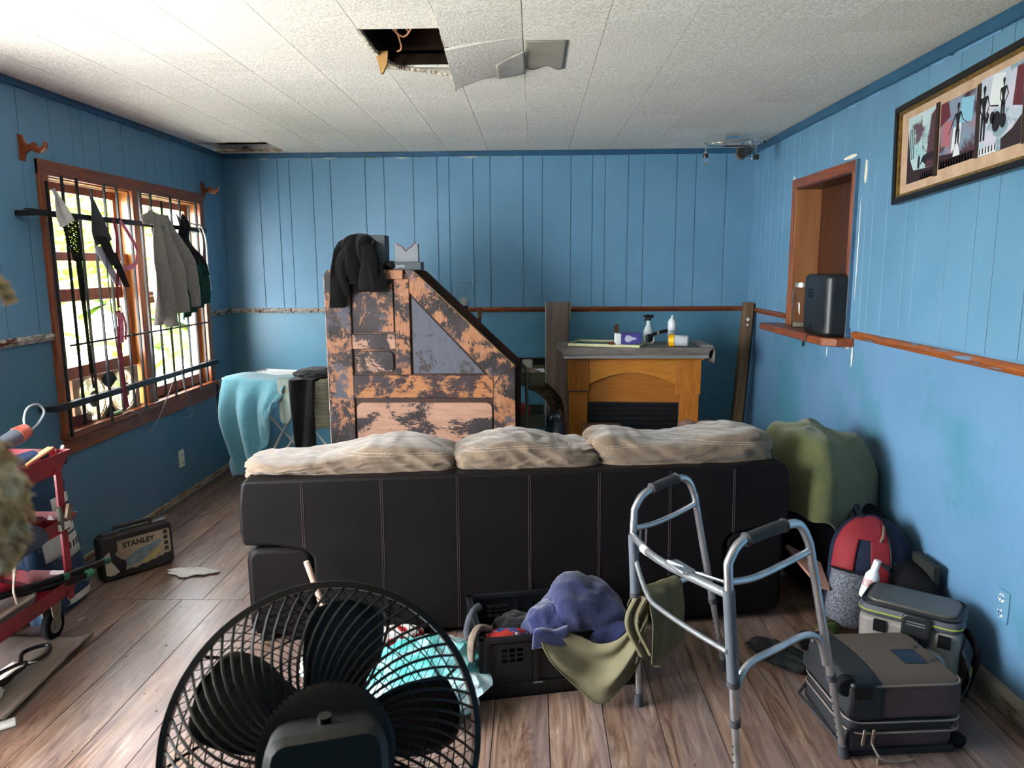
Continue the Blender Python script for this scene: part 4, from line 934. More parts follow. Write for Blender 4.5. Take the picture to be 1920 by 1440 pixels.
# outlets
def outlet(name, face, y, z, sx, col, lb, x):
    o = thing(name, lb, 'outlet', (x, y, z)); s = sx
    M().rbox((s * .003, 0, 0), (.006, .072, .116), r=.006, axis='X').make('cover_plate', col, o)
    for dz in (-.028, .028):
        r_ = M().rbox((s * .0075, 0, dz), (.005, .032, .030), r=.012, axis='X').make('receptacle', face, o)
        M().box(s * .0102 - .0006, s * .0102 + .0006, -.009, -.006, dz - .003, dz + .007).box(s * .0102 - .0006, s * .0102 + .0006, .005, .008, dz - .003, dz + .006).box(s * .0102 - .0006, s * .0102 + .0006, -.002, .002, dz - .011, dz - .007).make('slot', BLKPL, r_, smooth=False)
IV = mat('ivory plastic', 'd6d0bc', rough=.4)
outlet('wall_outlet', IV, 4.80, .29, 1, IV, 'ivory double outlet low on the left wall under the window', XL)
outlet('wall_outlet', mat('paint-smeared outlet', 'd8d8cc', '5d8db4', rough=.5, scale=60, lo=.5, hi=.55), 2.50, .37, -1, BLUE, 'blue-painted double outlet low on the right wall beside the cooler bag', XR)

# ---- laundry hanging from the upper black strap
HX = BX + .012
def hang(name, m_, y0, y1, z1f, label, cat, peak=.10, fold=.02, nf=5, seed=0, top=1.835, back=.25, thick=.004, narrow=.4, nu=30, nv=26, lean=0, fx=.02):
    """cloth hung over the strap: falls in front by z1f(u), short flap behind; gathered at the strap"""
    yc_ = (y0 + y1) / 2; w_ = (y1 - y0) / 2
    def f(u, v):
        s = u * 2 - 1
        if v < .12:
            t = v / .12; z = top - back * (1 - t); x = BX - .022; g = narrow
        else:
            t = (v - .12) / .88; zb = z1f(u); z = top + peak * math.exp(-(t / .05) ** 2) * 0 - (top - zb) * t; g = narrow + (1 - narrow) * min(1, t * 2.2) ** .8; x = HX + .004 + fx * min(1, t * 3)
        if .08 < v < .16: z = top + .012
        x += fold * (.5 + .5 * math.sin(u * nf * PI * 2 + seed + 1.3 * math.sin(t * 3 + seed))) * (min(1, t * 2) if v > .12 else .1)
        return (x, yc_ + w_ * s * g + lean * t * (1 if v > .12 else 0) + .008 * noise.noise(V((u * 4, v * 5, seed))), z)
    return cloth(name, m_, f, nu, nv, label, cat, thick)
GT = mat('grey terry towel', '8d8580', '9c9590', rough=1, scale=40, bump=.5, bscale=140, sheen=.3)
o = hang('grey_towel', GT, 4.30, 4.86, lambda u: 1.235 + .09 * u + (.0 if u < .45 else -.0) - (.05 if .28 < u < .45 else 0), 'grey towel hanging long over the upper bar of the window', 'towel', nf=3.2, fold=.075, seed=1, narrow=.22, top=1.89, lean=-.02)
o.data.update()
M().grid(lambda u, v: (BX + .03 + .035 * math.sin(u * 7), 4.45 + (.12 + .02 * v) * (u * 2 - 1), 1.83 + .11 * math.sin(v * PI / 2) * (1 - .6 * abs(u * 2 - 1) ** 1.5)), 16, 10).make('bunched_top', GT, o, world=True, solid=.01, sub=1)
GREEN = mat('dark green knit', '22413a', '2d5146', rough=.95, scale=20, bump=.3, bscale=90)
o = hang('green_shirt', GREEN, 4.70, 5.10, lambda u: 1.24 + .10 * u, 'dark green shirt hanging beneath the black top at the window', 'shirt', nf=4, fold=.03, seed=3, narrow=.75, top=1.66, back=.02)
M().grid(lambda u, v: (BX + .035 + .02 * math.sin(u * 6), 5.04 + .09 * u + .04 * v, 1.60 - .26 * v + .02 * u), 8, 8).make('sleeve', GREEN, o, world=True, solid=.006)
BT = mat('thin black jersey', '201e1f', '2e2a2b', rough=.8, scale=9, bump=.3, bscale=40)
def btf(u, v):
    s = u * 2 - 1; z = 1.93 - .38 * v; w_ = .05 + .12 * v
    if v < .25: z -= .09 * (1 - abs(s)) ** 1.2 * (1 - v / .25)
    return (BX + .025 + .03 * math.sin(u * 9 + v * 5) * v + .02 * math.sin(v * 11), 4.80 + .22 * v + s * w_, z - .03 * s * v)
cloth('tank_top', BT, btf, 26, 26, 'black sleeveless top twisted over the bar right of the grey towel', 'top', .006, sub=1)
CORD = mat('white cord', 'dcdcd6', rough=.7)
M().tube(spline([(BX + .02, 4.98, 1.50), (BX + .02, 5.10, 1.62), (BX + .025, 5.12, 1.78), (BX + .018, 5.06, 1.86), (BX + .02, 4.94, 1.87)], 8), .0045, 6).tube(spline([(BX + .02, 5.02, 1.865), (BX + .022, 5.12, 1.86), (BX + .028, 5.17, 1.76), (BX + .028, 5.17, 1.58), (BX + .03, 5.19, 1.42)], 8), .0055, 6).make('looped_rope', CORD, label='white cord looped over the right end of the upper bar', cat='cord')
# two caps/cups with crochet strap, black strap, pink harness
LACE = mat('black crochet', '15140f', '2b2a20', rough=.95, scale=50, bump=.8, bscale=120)
LG = mat('pale grey satin', '8f8c88', 'c5c2c0', rough=.5, scale=6)
DG = mat('charcoal satin', '26262b', '3a3a42', rough=.55, scale=6)
def cone(name, m_, yc_, top, bot, w_, seed, label, cat):
    def f(u, v):
        s = u * 2 - 1; ww = w_ * (v ** .8) * (1 if v < .72 else 1 - .35 * (v - .72) / .28)
        return (BX + .02 + .05 * (1 - s * s) * v + .008 * math.sin(u * 11 + seed), yc_ + .05 * v + s * ww, top - (top - bot) * v + .03 * s * v)
    return cloth(name, m_, f, 20, 20, label, cat, .004, sub=1)
h = cone('crochet_top', LG, 3.555, 1.955, 1.80, .055, 1, 'pale grey pointed cloth with black crochet hanging at the window, furthest left', 'garment')
sl = M()
rr = random.Random(11)
for q in range(46):
    z = 1.82 - q * .0045; r_ = .055 - .0006 * q
    sl.tube([(BX + .03 + r_ * .5 * math.cos(t), 3.64 + .001 * q + r_ * math.sin(t) + rr.uniform(-.004, .004), z + .008 * math.sin(t * 5 + q)) for t in [2 * PI * i / 14 for i in range(14)]], .0028, 4, closed=True)
sl.make('crochet_body', LACE, h, world=True)
sl = M()
for dy in (-.012, 0, .012):
    sl.tube([(BX + .035, 3.68 + dy * (1 + .5 * math.sin(z * 9)) + (.03 * (1.6 - z)), z) for z in [1.62 - i * .02 for i in range(30 if dy else 34)]], .005, 5)
for i in range(28): sl.tube([(BX + .035, 3.668 + .03 * (1.6 - (1.61 - i * .02)), 1.61 - i * .02), (BX + .035, 3.692 + .03 * (1.6 - (1.60 - i * .02)), 1.60 - i * .02)], .0045, 4)
sl.make('crochet_strap', LACE, h, world=True)
h = cone('charcoal_garment', DG, 3.86, 1.945, 1.72, .095, 2, 'charcoal and pale grey satin garment hanging with a peaked top at the window', 'garment')
M().grid(lambda u, v: (BX + .045 + .02 * math.sin(u * 5), 3.90 + .10 * v + (.07 - .02 * v) * (u * 2 - 1), 1.74 - .15 * v), 10, 10).make('black_layer', BT, h, world=True, solid=.006)
M().grid(lambda u, v: (BX + .03, 3.86 + .17 * v + .035 * (u * 2 - 1), 1.69 - .21 * v), 6, 10).make('lining', mat('pale lilac satin', 'b7b4c4', rough=.5), h, world=True, solid=.003)
M().grid(lambda u, v: (BX + .055, 3.955 + .11 * v + .03 * (u * 2 - 1), 1.66 - .19 * v), 6, 10).make('black_strip', BT, h, world=True, solid=.004)
M().tube(spline([(BX + .03, 3.93, 1.70), (BX + .03, 3.93, 1.45), (BX + .032, 3.945, 1.20), (BX + .03, 3.96, 1.09)], 6), .0035, 6).make('dangling_lace', BLKPL, label='thin black cord dangling left of the pink strap at the window', cat='cord')
PINK = mat('pink webbing', 'b5526e', 'd9849a', rough=.7, scale=30)
PINKD = mat('dusky maroon webbing', '7c2f40', '96485a', rough=.8, scale=30)
ps = thing('pink_harness', 'pink webbing harness hanging down from the bar with a dusky leash below', 'harness', (BX + .03, 4.12, .9))
def strap(pts, w_, m_, name): return M().tube(spline(pts, 8), w_, 8, flat=.18, up=(1, 0, 0)).make(name, m_, ps, world=True)
strap([(BX + .012, 4.06, 1.85), (BX + .03, 4.05, 1.74), (BX + .03, 4.03, 1.62), (BX + .035, 3.995, 1.575)], .013, PINKD, 'strap')
strap([(BX + .012, 4.13, 1.84), (BX + .03, 4.18, 1.76), (BX + .035, 4.24, 1.68), (BX + .04, 4.20, 1.60), (BX + .04, 4.08, 1.57), (BX + .04, 4.02, 1.575)], .014, PINK, 'strap')
strap([(BX + .04, 4.02, 1.575), (BX + .04, 3.99, 1.46), (BX + .04, 3.99, 1.36)], .014, PINKD, 'strap')
M().tube([(BX + .045, 3.99 + .016 * math.cos(t), 1.355 + .014 * math.sin(t)) for t in [2 * PI * i / 16 for i in range(16)]], .003, 6, closed=True).make('ring', mat('dark buckle', '2a2220', rough=.3, metal=.8), ps, world=True)
strap([(BX + .045, 3.975, 1.345), (BX + .05, 3.97, 1.27), (BX + .05, 3.95, 1.18), (BX + .05, 3.95, 1.05), (BX + .05, 3.955, .9), (BX + .04, 3.985, .80)], .022, PINKD, 'leash')
strap([(BX + .055, 3.97, 1.335), (BX + .065, 3.96, 1.26), (BX + .06, 3.955, 1.17)], .02, PINK, 'loop')
strap([(BX + .05, 4.0, 1.335), (BX + .055, 4.015, 1.26), (BX + .05, 4.01, 1.18)], .012, PINK, 'loop')

# ================================================================== DRYING RACK
rk = thing('drying_rack', 'white folding clothes rack standing between window and desk', 'drying rack', (-1.80, 4.98, 0))
WT = mat('white coated tube', 'd2d4d2', rough=.35)
zt_ = .83
c4 = [(-2.11, 4.86), (-1.52, 4.70), (-1.38, 5.12), (-1.97, 5.30)]
M().tube([(p[0], p[1], zt_) for p in c4], .010, 8, closed=True).make('top_frame', WT, rk, world=True)
r0 = M()
for k in range(1, 8):
    t = k / 8; a = V((*c4[0], zt_)).lerp(V((*c4[3], zt_)), t); b = V((*c4[1], zt_)).lerp(V((*c4[2], zt_)), t)
    M().tube([a, b], .0045, 6).make('rail', WT, rk, world=True)
for pa, pb in (((-2.02, 4.84, zt_), (-1.40, 5.02, .01)), ((-1.50, 4.78, zt_), (-2.0, 5.0, .01)), ((-1.95, 5.26, zt_), (-1.36, 5.28, .01)), ((-1.42, 5.10, zt_), (-2.0, 5.3, .01))):
    M().tube([pa, pb], .009, 8).make('leg', WT, rk, world=True)
M().tube([(-1.40, 5.02, .2), (-1.37, 5.25, .2)], .006, 6).make('brace', WT, rk, world=True)
for t in (.3, .6): 
    p = V((*c4[0], zt_)).lerp(V((*c4[3], zt_)), t); M().cyl(p - V((0, .03, 0)), p + V((0, .03, 0)), .016).make('joint', mat('dark grey joint', '3a3a3c', rough=.5), rk, world=True)
TEAL = mat('teal terry towel', '426f7a', '578892', rough=1, scale=3, bump=.6, bscale=130, sheen=.35)
def tf(u, v):
    # hangs over the near-left edge of the rack
    e = V((-2.10, 4.855)).lerp(V((-1.60, 4.71)), u); n2 = V((-.26, -.96))
    gather = max(0, v - .35) ** 1.1
    if v < .22: off = .20 * (1 - v / .22); z = .843 + .006 * math.sin(u * 9)
    else: off = -(.012 + .030 * min(1, (v - .22) * 4)); z = .843 - (v - .22) / .78 * max(.13, .64 - .30 * max(0, u - .45) / .55 - (.30 * max(0, u - .66) / .34))
    p = e - n2 * off
    if v > .22:
        p = p + n2 * (.075 * abs(math.sin(u * 9 + 1.2 * math.sin(v * 3.5))) ** 1.5 * min(1, (v - .22) * 3))
        cx_ = V((-1.93, 4.79)); k = .55 * gather * (1 if u < .7 else .3)
        p = p.lerp(V((cx_.x, p.y)), min(.75, k))
    return (p.x, p.y, max(.14, z))
cloth('teal_towel', TEAL, tf, 56, 44, 'teal towel draped over the left corner of the drying rack', 'towel', .012, sub=1)
BLT = mat('pale blue cotton', '7ea2c2', '94b4d0', rough=.9, scale=8, bump=.2, bscale=60)
cloth('blue_cloth', BLT, lambda u, v: (-1.99 + (.05 + .05 * v) * (u * 2 - 1) + .02 * math.sin(v * 7), 4.835 - .02 * math.sin(u * 12), .45 - .30 * v + .02 * math.sin(u * 8)), 16, 14, 'pale blue cloth hanging below the teal towel on the rack', 'cloth', .006)
cloth('grey_beige_cloth', mat('grey beige towelling', '8c9488', '6f7c78', rough=1, scale=6, bump=.5, bscale=110), lambda u, v: (-1.675 + .125 * u + .01 * v, 4.69 - .035 * u - .012 * math.sin(u * 13) * v - .012 + (.06 * (1 - v / .12) if v < .12 else 0), .852 - (0 if v < .12 else (v - .12) * (.29 + .05 * math.sin(u * 5)))), 24, 20, 'grey-green towel hanging beside the teal towel on the drying rack', 'towel', .010)
def bl(u, v): return (-1.50 + .085 * (u * 2 - 1) * (1 - .25 * v), 4.650 - .02 * math.sin(u * 7 + v * 3) + (.12 * (1 - v / .15) if v < .15 else 0), .85 - (0 if v < .15 else (v - .15) / .85 * .50))
cloth('black_trousers', BLKF, bl, 14, 20, 'black trouser leg hanging straight down from the drying rack', 'trousers', .02)
M().blob((-1.45, 4.84, .875), (.30, .34, .07), sub=4, ridge=.25, freq=2.4, seed=9, flat=-.03).make('black_laundry', BLKF, label='crumpled black garment lying on top of the drying rack', cat='garment')
SKN = mat('ribbed olive grey cloth', '6f6c58', '8a8872', rough=.95, scale=3, st=(1, 1, 40), lo=.45, hi=.55)
cloth('ribbed_cloth', SKN, lambda u, v: (-1.62 + .34 * u, 5.09 + .02 * math.sin(u * 9), .80 - .42 * v + .06 * math.sin(u * 4) * v), 18, 12, 'ribbed olive grey cloth hanging at the back of the drying rack', 'cloth', .006)

# ================================================================== RED TOOL CART
RED = mat('red enamel with chips', '7e1020', '92182a', rough=.4, scale=5, c3='3a1016', s3=26, lo3=.68, hi3=.7, coat=.2)
ct = thing('tool_cart', 'red three-shelf steel tool cart on casters at the left edge', 'cart', (-2.15, 2.55, 0))
cx0, cx1, cy0, cy1 = -2.36, -2.02, 1.95, 2.97
def tray(z, h):
    fl = .035
    mm = M()
    mm.box(cx0, cx1, cy0, cy1, z, z + .004)
    for (a, b) in (((cx1, cy0), (cx1, cy1)), ((cx0, cy1), (cx0, cy0)), ((cx1, cy1), (cx0, cy1)), ((cx0, cy0), (cx1, cy0))):
        a = V((a[0], a[1], z)); b = V((b[0], b[1], z)); n_ = V((b.y - a.y, -(b.x - a.x), 0)).normalized()
        ext = (b - a).normalized() * fl * (1 if abs(n_.y) > .5 or True else 0)
        vs = [a, b, b + n_ * fl + ext + V((0, 0, h)), a + n_ * fl - ext + V((0, 0, h))]
        T_ = V((0, 0, 0)); ins_ = [v - n_ * .003 for v in vs]
        mm._add(vs + ins_, [(0, 1, 2, 3), (7, 6, 5, 4), (0, 4, 5, 1), (1, 5, 6, 2), (2, 6, 7, 3), (3, 7, 4, 0)])
    return mm.make('tray', RED, ct, world=True, smooth=False)
for z, h in ((.715, .095), (.455, .075), (.175, .085)): tray(z, h)
for x in (cx0 + .01, cx1 + .014):
    for y in (cy0 + .03, cy1 - .03):
        M().box(x - .004, x, y - .02, y + .02, .16, .80).box(x - .034, x - .004, y + .016 if y > 2.5 else y - .02, y + .02 if y > 2.5 else y - .016, .16, .80).make('post', RED, ct, world=True, smooth=False)
TIRE = mat('dark rubber', '161517', rough=.8)
for x in (cx0 + .04, cx1 - .05):
    for y in (cy0 + .08, cy1 - .08):
        w_ = M().cyl((x - .016, y, .062), (x + .016, y, .062), .062, n=28).make('wheel', TIRE, ct, world=True, bevel=.008)
        M().cyl((x - .019, y, .062), (x + .019, y, .062), .036, n=24).make('wheel_hub', mat('grey nylon', '86807c', rough=.5), w_, world=True, bevel=.004)
        for s in (-1, 1):
            M().xz([(0, 0)], 0, 0) if False else None
            M().yz([(y - .018, .05), (y + .018, .05), (y + .04, .172), (y - .03, .172)], x + s * .023 - .0015, x + s * .023 + .0015).make('caster_fork', mat('dull zinc', '8e8678', rough=.45, metal=.6), ct, world=True, smooth=False)
# load on the cart
def part_on(name, m_, label, cat, mm, **k): return mm.make(name, m_, label=label, cat=cat, **k)
NAVY = mat('worn navy plastic', '1e2c48', '36466a', rough=.45, scale=9, c3='8a93a8', s3=14, lo3=.64, hi3=.66)
part_on('blue_tube', NAVY, 'worn navy blue plastic tube lying on the top shelf of the red cart', 'tube', M().cyl((-2.20, 2.50, .775), (-2.09, 2.92, .79), .036, n=20))
part_on('grey_tool', mat('grey tool body', '3c4048', '5b606a', rough=.4, scale=6), 'grey cordless tool with red collar lying over the navy tube', 'tool', M().tube([(-2.22, 2.60, .83), (-2.17, 2.80, .855), (-2.155, 2.92, .885)], [.022, .028, .034], 14))
part_on('red_collar', mat('red orange collar', 'b0402c', 'c88070', rough=.5, scale=14), 'red-orange collar around the end of the grey tool on the cart', 'collar', M().tube([(-2.155, 2.925, .887), (-2.145, 2.97, .90)], [.037, .030], 14))
part_on('cable_loop', mat('grey coated cable', '9aa0a6', rough=.4), 'grey loop of cable standing above the red cart top', 'cable', M().tube(spline([(-2.14, 2.96, .90), (-2.15, 2.97, .95), (-2.15, 3.0, .99), (-2.14, 3.05, .995), (-2.13, 3.07, .96), (-2.13, 3.03, .92), (-2.135, 2.98, .895)], 8), .005, 8))
part_on('pry_tool', mat('shiny red plastic', 'b01838', rough=.3), 'shiny red plastic level lying along the near edge of the cart top', 'tool', M().rbox((-2.045, 2.50, .775), (.03, .55, .026), r=.01))
part_on('wood_scrap', mat('pale wood scrap', 'c9a878', 'b5905c', rough=.8, scale=8), 'pale wooden scrap leaning on the tools on the cart top', 'wood scrap', M().cbox((-2.06, 2.90, .805), (.035, .13, .008), rx=.35, rz=-.35), smooth=False)
cp = M().blob((-2.10, 3.0, .735), (.13, .17, .13), sub=4, sq=2.6, ridge=.06, freq=1.8, seed=2, flat=0).make('glove', mat('black work glove', '141316', '2a2628', rough=.9, scale=14), label='black work glove with red and white trim at the far corner of the cart top', cat='glove')
M().cbox((-2.045, 2.97, .80), (.008, .04, .05), rz=.2).make('red_tab', mat('shiny red plastic', ''), cp, world=True)
M().tube([(-2.03, 2.93, .772), (-2.028, 3.0, .79), (-2.05, 3.05, .81)], .008, 8).make('white_piping', WHITEP, cp, world=True)
dk = mat('grey denim rag', '33353f', '474b58', rough=1, scale=10, bump=.4, bscale=80)
def rg(u, v):
    y = 2.36 + .40 * u; 
    if v < .45: return (-2.17 + .14 * v / .45, y + .02 * math.sin(v * 9), .565 + .012 * math.sin(u * 11 + v * 5))
    t = (v - .45) / .55; return (-1.985 + .014 * math.sin(u * 9) + .01 * t, y + .03 * t, .56 - .09 * t * (.6 + .6 * math.sin(u * PI)) + .008 * math.sin(u * 11))
cloth('grey_rag', dk, rg, 26, 18, 'dark grey rag hanging over the middle shelf edge of the red cart', 'rag', .008, sub=1)
part_on('black_bundle', BLKF, 'black bundle of cloth heaped on the middle shelf of the red cart', 'bundle', M().blob((-2.21, 2.44, .52), (.22, .5, .14), sub=4, ridge=.15, freq=2.2, seed=5, flat=-.06))
part_on('red_tin', mat('dull maroon tin', '5a1a1c', rough=.35), 'maroon hollow case at the far end of the middle cart shelf', 'case', M().rbox((-2.16, 2.83, .50), (.20, .20, .075), r=.03))
pl = thing('trowel', 'rusty trowel and grey clamp hooked on the far post of the red cart', 'trowel', (-1.985, 2.93, .50))
M().cbox((.0, .01, .03), (.012, .03, .11), rx=-.35).make('blade', mat('rusty steel', '6a5a4c', '96816c', rough=.6, metal=.4, scale=18), pl, smooth=False)
M().tube([(.0, -.04, -.01), (.006, -.045, .05), (.004, -.05, .09)], [.011, .013, .01], 8).make('handle', mat('grey olive grip', '55564c', rough=.7), pl)
M().cbox((.0, -.02, .0), (.014, .07, .03)).make('clamp_jaw', mat('white painted jaw', 'cac4ba', rough=.5), pl, smooth=False, bevel=.003)
lo = thing('loppers', 'green-tipped black-handled loppers sticking out of the bottom cart shelf', 'loppers', (-2.03, 2.95, .24))
M().tube([(-2.08, 2.62, .315), (-2.0, 2.92, .275), (-1.97, 3.12, .25)], .014, 10).tube([(-2.06, 2.70, .29), (-1.99, 2.92, .245), (-1.975, 2.99, .24)], .014, 10).make('handles', BLKPL, lo, world=True)
GRN = mat('green grip end', '2f6a50', rough=.5)
M().tube([(-1.97, 3.12, .25), (-1.962, 3.155, .244)], .016, 10).tube([(-1.975, 2.99, .24), (-1.972, 3.035, .238)], .022, 10).tube([(-2.0, 2.89, .279), (-1.997, 2.91, .276)], .017, 10).make('grip_end', GRN, lo, world=True)
CLR = mat('hazy clear plastic', 'c9c4c0', rough=.25, trans=.6, ior=1.15, spec=.5)
mm = M().grid(lambda u, v: (-2.33 + .30 * u, 2.15 + .62 * v, .20 + .075 * (1 if min(u, v, 1 - u, 1 - v) < .05 else 0)), 20, 20)
tr_ = mm.make('plastic_tray', CLR, label='hazy clear plastic tray on the bottom shelf of the red cart', cat='tray', solid=.003, smooth=False)
M().box(-2.04, -2.022, 2.2, 2.74, .262, .272).make('tray_rim', mat('ivory edge', 'cfc6b4', rough=.5), tr_, world=True, smooth=False)
part_on('grey_bin', mat('smoky grey bin', '5d5a60', rough=.4), 'smoky grey plastic bin behind the clear tray on the bottom cart shelf', 'bin', M().rbox((-2.22, 2.40, .27), (.20, .5, .14), r=.04, taper=1.06))
part_on('red_disc', RED, 'round red lid tipped at the far end of the bottom cart shelf', 'lid', M().cyl((-2.2, 2.80, .25), (-2.19, 2.82, .29), .09, n=28), bevel=.006)
part_on('web_strand', mat('pale stringy fibre', 'b9aca0', '8c7c72', rough=1, scale=20), 'pale stringy rag trailing from the middle to the bottom cart shelf', 'rag', M().tube(spline([(-1.975, 2.60, .50), (-1.982, 2.59, .42), (-1.985, 2.58, .36), (-2.0, 2.61, .30), (-2.05, 2.66, .283)], 6), [.022 - .0016 * min(i, 9) if i < 12 else .008 for i in range(25)], 8, flat=.5))
# blue and white mortar sack behind the cart
sk = thing('mortar_sack', 'blue and white paper sack of tile mortar leaning behind the red cart', 'sack', (-2.22, 3.17, 0))
SBLU = mat('dark blue printed sack', '16304a', '1f3f5e', rough=.55, scale=4, c3='4a6a84', s3=22, lo3=.62, hi3=.64)
def skf(u, v):
    t = u * 2 * PI; z = .66 * v; px = (.075 if .05 < v < .9 else .05) * (1 - .3 * v); py = .175 - .02 * v
    c_, s_ = math.cos(t), math.sin(t); k = (abs(c_) ** 3.5 + abs(s_) ** 3.5) ** (-1 / 3.5)
    n_ = .012 * noise.noise(V((c_ * 2, s_ * 2, v * 5)))
    return ((px + n_) * c_ * k - .07 * v, (py + n_) * s_ * k + .05 * (v > .97), z)
b0 = M().grid(skf, 36, 30, closed_u=True)
b0._add([skf(i / 36, 1) for i in range(36)], [tuple(range(36))]); b0._add([skf(i / 36, 0) for i in range(36)], [tuple(range(36))])
b0.make('sack_body', SBLU, sk)
WPR = mat('white sack print', 'cfd0cc', 'b9bab6', rough=.6, scale=9)
def patch(u0, u1, v0, v1, m_, name, nu=14, nv=10, off=.002):
    def f(u, v):
        p = V(skf(u0 + (u1 - u0) * u, v0 + (v1 - v0) * v)); q = V((p.x + .07 * (p.z / .66), p.y, 0)).normalized() * off
        return p + q
    return M().grid(f, nu, nv).make(name, m_, sk, solid=.0006)
patch(.0, .20, .36, .80, WPR, 'white_panel'); patch(-.10, .0, .40, .64, WPR, 'white_panel')
patch(.0, .20, .52, .535, SBLU, 'stripe', off=.003); patch(.02, .17, .70, .735, mat('navy banner', '14243c', rough=.5), 'banner', off=.003)
patch(-.03, .12, .03, .10, WPR, 'white_panel')
for k in range(5): patch(.03 + .028 * k, .045 + .028 * k, .42, .47, mat('dark print', '3a3f44', rough=.6), 'printed_icon', 3, 3, off=.003)
for k in range(5): patch(.02, .14, .60 + .016 * k, .604 + .016 * k, MATS['dark print'], 'printed_line', 8, 2, off=.003)
T_ = Matrix.Translation((.031, .02, .474)) @ Matrix.Rotation(-.1, 4, 'Y') @ Matrix.Rotation(PI / 2, 4, 'Z') @ Matrix.Rotation(PI / 2, 4, 'X')
text('TILE', .028, WPR, sk, T_, bold=.0006)

# ================================================================== STANLEY CASE, RAG, FLOOR LITTER
an = math.atan2(.271, .22)
tc_ = thing('tool_case', 'scuffed black drill case with a torn STANLEY sticker by the left wall', 'tool case', (-2.085, 3.595, 0), rot=(-.06, 0, an))
CASE = mat('scuffed black case', '1d1b1a', '2b2826', rough=.6, scale=7, c3='4a4540', s3=12, lo3=.64, hi3=.68)
M().rbox((0, 0, .118), (.365, .085, .235), r=.03, axis='Y').make('case_body', CASE, tc_, bevel=.004)
M().box(-.17, .17, -.002, .002, .0, .24).make('case_seam', BLKPL, tc_, smooth=False)
M().tube([(-.105, -.0, .225), (-.09, 0, .262), (.09, 0, .262), (.105, 0, .225)], .011, 8).make('handle', CASE, tc_)
for x in (-.125, .125): M().rbox((x, -.01, .238), (.075, .05, .022), r=.008).make('latch', mat('dark grey latch', '33333a', rough=.45), tc_)
STK = mat('torn tan sticker', 'a2917c', '8c7b66', rough=.7, scale=10)
def stick(poly, y, m_, name): return M().xz(poly, y - .0004, y).make(name, m_, tc_, smooth=False)
stick([(-.115, .135), (-.10, .150), (-.10, .20), (.158, .20), (.165, .192), (.165, .075), (.155, .07), (.13, .07), (.118, .06), (.10, .064), (.085, .052), (.06, .055), (.04, .045), (.01, .048), (-.02, .036), (-.045, .045), (-.07, .040), (-.06, .09), (-.085, .10)], -.0432, STK, 'sticker')
stick([(-.165, .14), (-.14, .155), (-.135, .10), (-.12, .075), (-.10, .04), (-.125, .03), (-.15, .03), (-.165, .04)], -.0432, mat('pale torn paper', 'b5a898', rough=.8), 'sticker_scrap')
BLP = mat('faded grey blue print', '5d6c76', '7c8a90', rough=.7, scale=22)
stick([(-.06, .055), (-.07, .095), (-.03, .115), (.01, .135), (.06, .14), (.10, .155), (.125, .15), (.105, .125), (.07, .105), (.035, .085), (.0, .062)], -.0438, BLP, 'printed_tool')
stick([(.01, .055), (.05, .075), (.10, .105), (.115, .095), (.075, .065), (.04, .052)], -.0441, mat('faded yellow print', 'a89a58', rough=.7), 'printed_patch')
for k in range(4): stick([(.132, .175 - .03 * k), (.152, .175 - .03 * k), (.152, .195 - .03 * k), (.132, .195 - .03 * k)], -.0441, mat('dark icon', '2c2a28', rough=.7), 'printed_icon')
text('STANLEY', .038, mat('black ink', '141414', rough=.6), tc_, Matrix.Translation((.005, -.0436, .168)) @ Matrix.Rotation(PI / 2, 4, 'X'), bold=.0012, sx=1.02)
def rag(u, v):
    t = u * 2 * PI; r_ = v * (1 + .22 * math.sin(t * 3 + 1) + .10 * math.sin(t * 7))
    x, y = .125 * r_ * math.cos(t), .060 * r_ * math.sin(t) * (1 - .35 * (math.cos(t) < -.2))
    return (-1.80 + x + .0 * y, 3.575 + y - .05 * x, .007 + .012 * abs(noise.noise(V((x * 22, y * 22, 0)))) + .01 * (1 - v))
cloth('white_rag', mat('crumpled white cloth', 'dcdad8', rough=.9), rag, 40, 10, 'crumpled white cloth lying on the floor beside the tool case', 'cloth', .004)
# clear sheet, black cable and strap under the cart, paper stick
SHEET = mat('hazy grey plastic sheet', '857a74', '94887f', rough=.25, spec=.6, scale=4, trans=.35, ior=1.1)
cloth('plastic_sheet', SHEET, lambda u, v: (-2.36 + .52 * u - .06 * v * u, 2.28 + .62 * v, .006 + .010 * abs(noise.noise(V((u * 5, v * 5, 1)))) + .02 * (u > .93)), 24, 24, 'hazy plastic sheet spread on the floor under the red cart', 'plastic sheet', .0015)
M().tube(spline([(-2.1, 2.35, .05), (-2.0, 2.48, .03), (-2.03, 2.62, .028), (-2.08, 2.72, .03), (-2.02, 2.78, .03), (-1.98, 2.70, .028), (-2.04, 2.58, .03), (-2.12, 2.50, .035)], 8), .008, 8).make('black_cable', BLKPL, label='black power cable looping on the plastic sheet below the cart', cat='cable')
cloth('white_strap', PAPER, lambda u, v: (-2.09 + .10 * u + .02 * v, 2.40 + .24 * v, .032 + .03 * math.sin(v * 3) * u), 6, 12, 'white strap lying among the black cable on the plastic sheet', 'strap', .002)
M().tube(spline([(-2.10, 2.40, .05), (-1.99, 2.44, .06), (-1.965, 2.55, .055), (-2.0, 2.6, .05), (-2.05, 2.5, .05)], 8), .012, 8, flat=.5).make('black_strap', BLKPL, label='flat black strap loop at the left edge of the floor', cat='strap')
M().cbox((-1.86, 2.265, .008), (.11, .05, .010), rz=.65).make('paper_packet', PAPER, label='flat white paper packet on the floor at the lower left', cat='packet', bevel=.003)
M().blob((-2.0, 2.40, .03), (.10, .12, .05), sub=3, sharp=.3, freq=2).make('clear_wrapper', CLR, label='crinkled clear wrapper at the left edge of the floor', cat='wrapper')
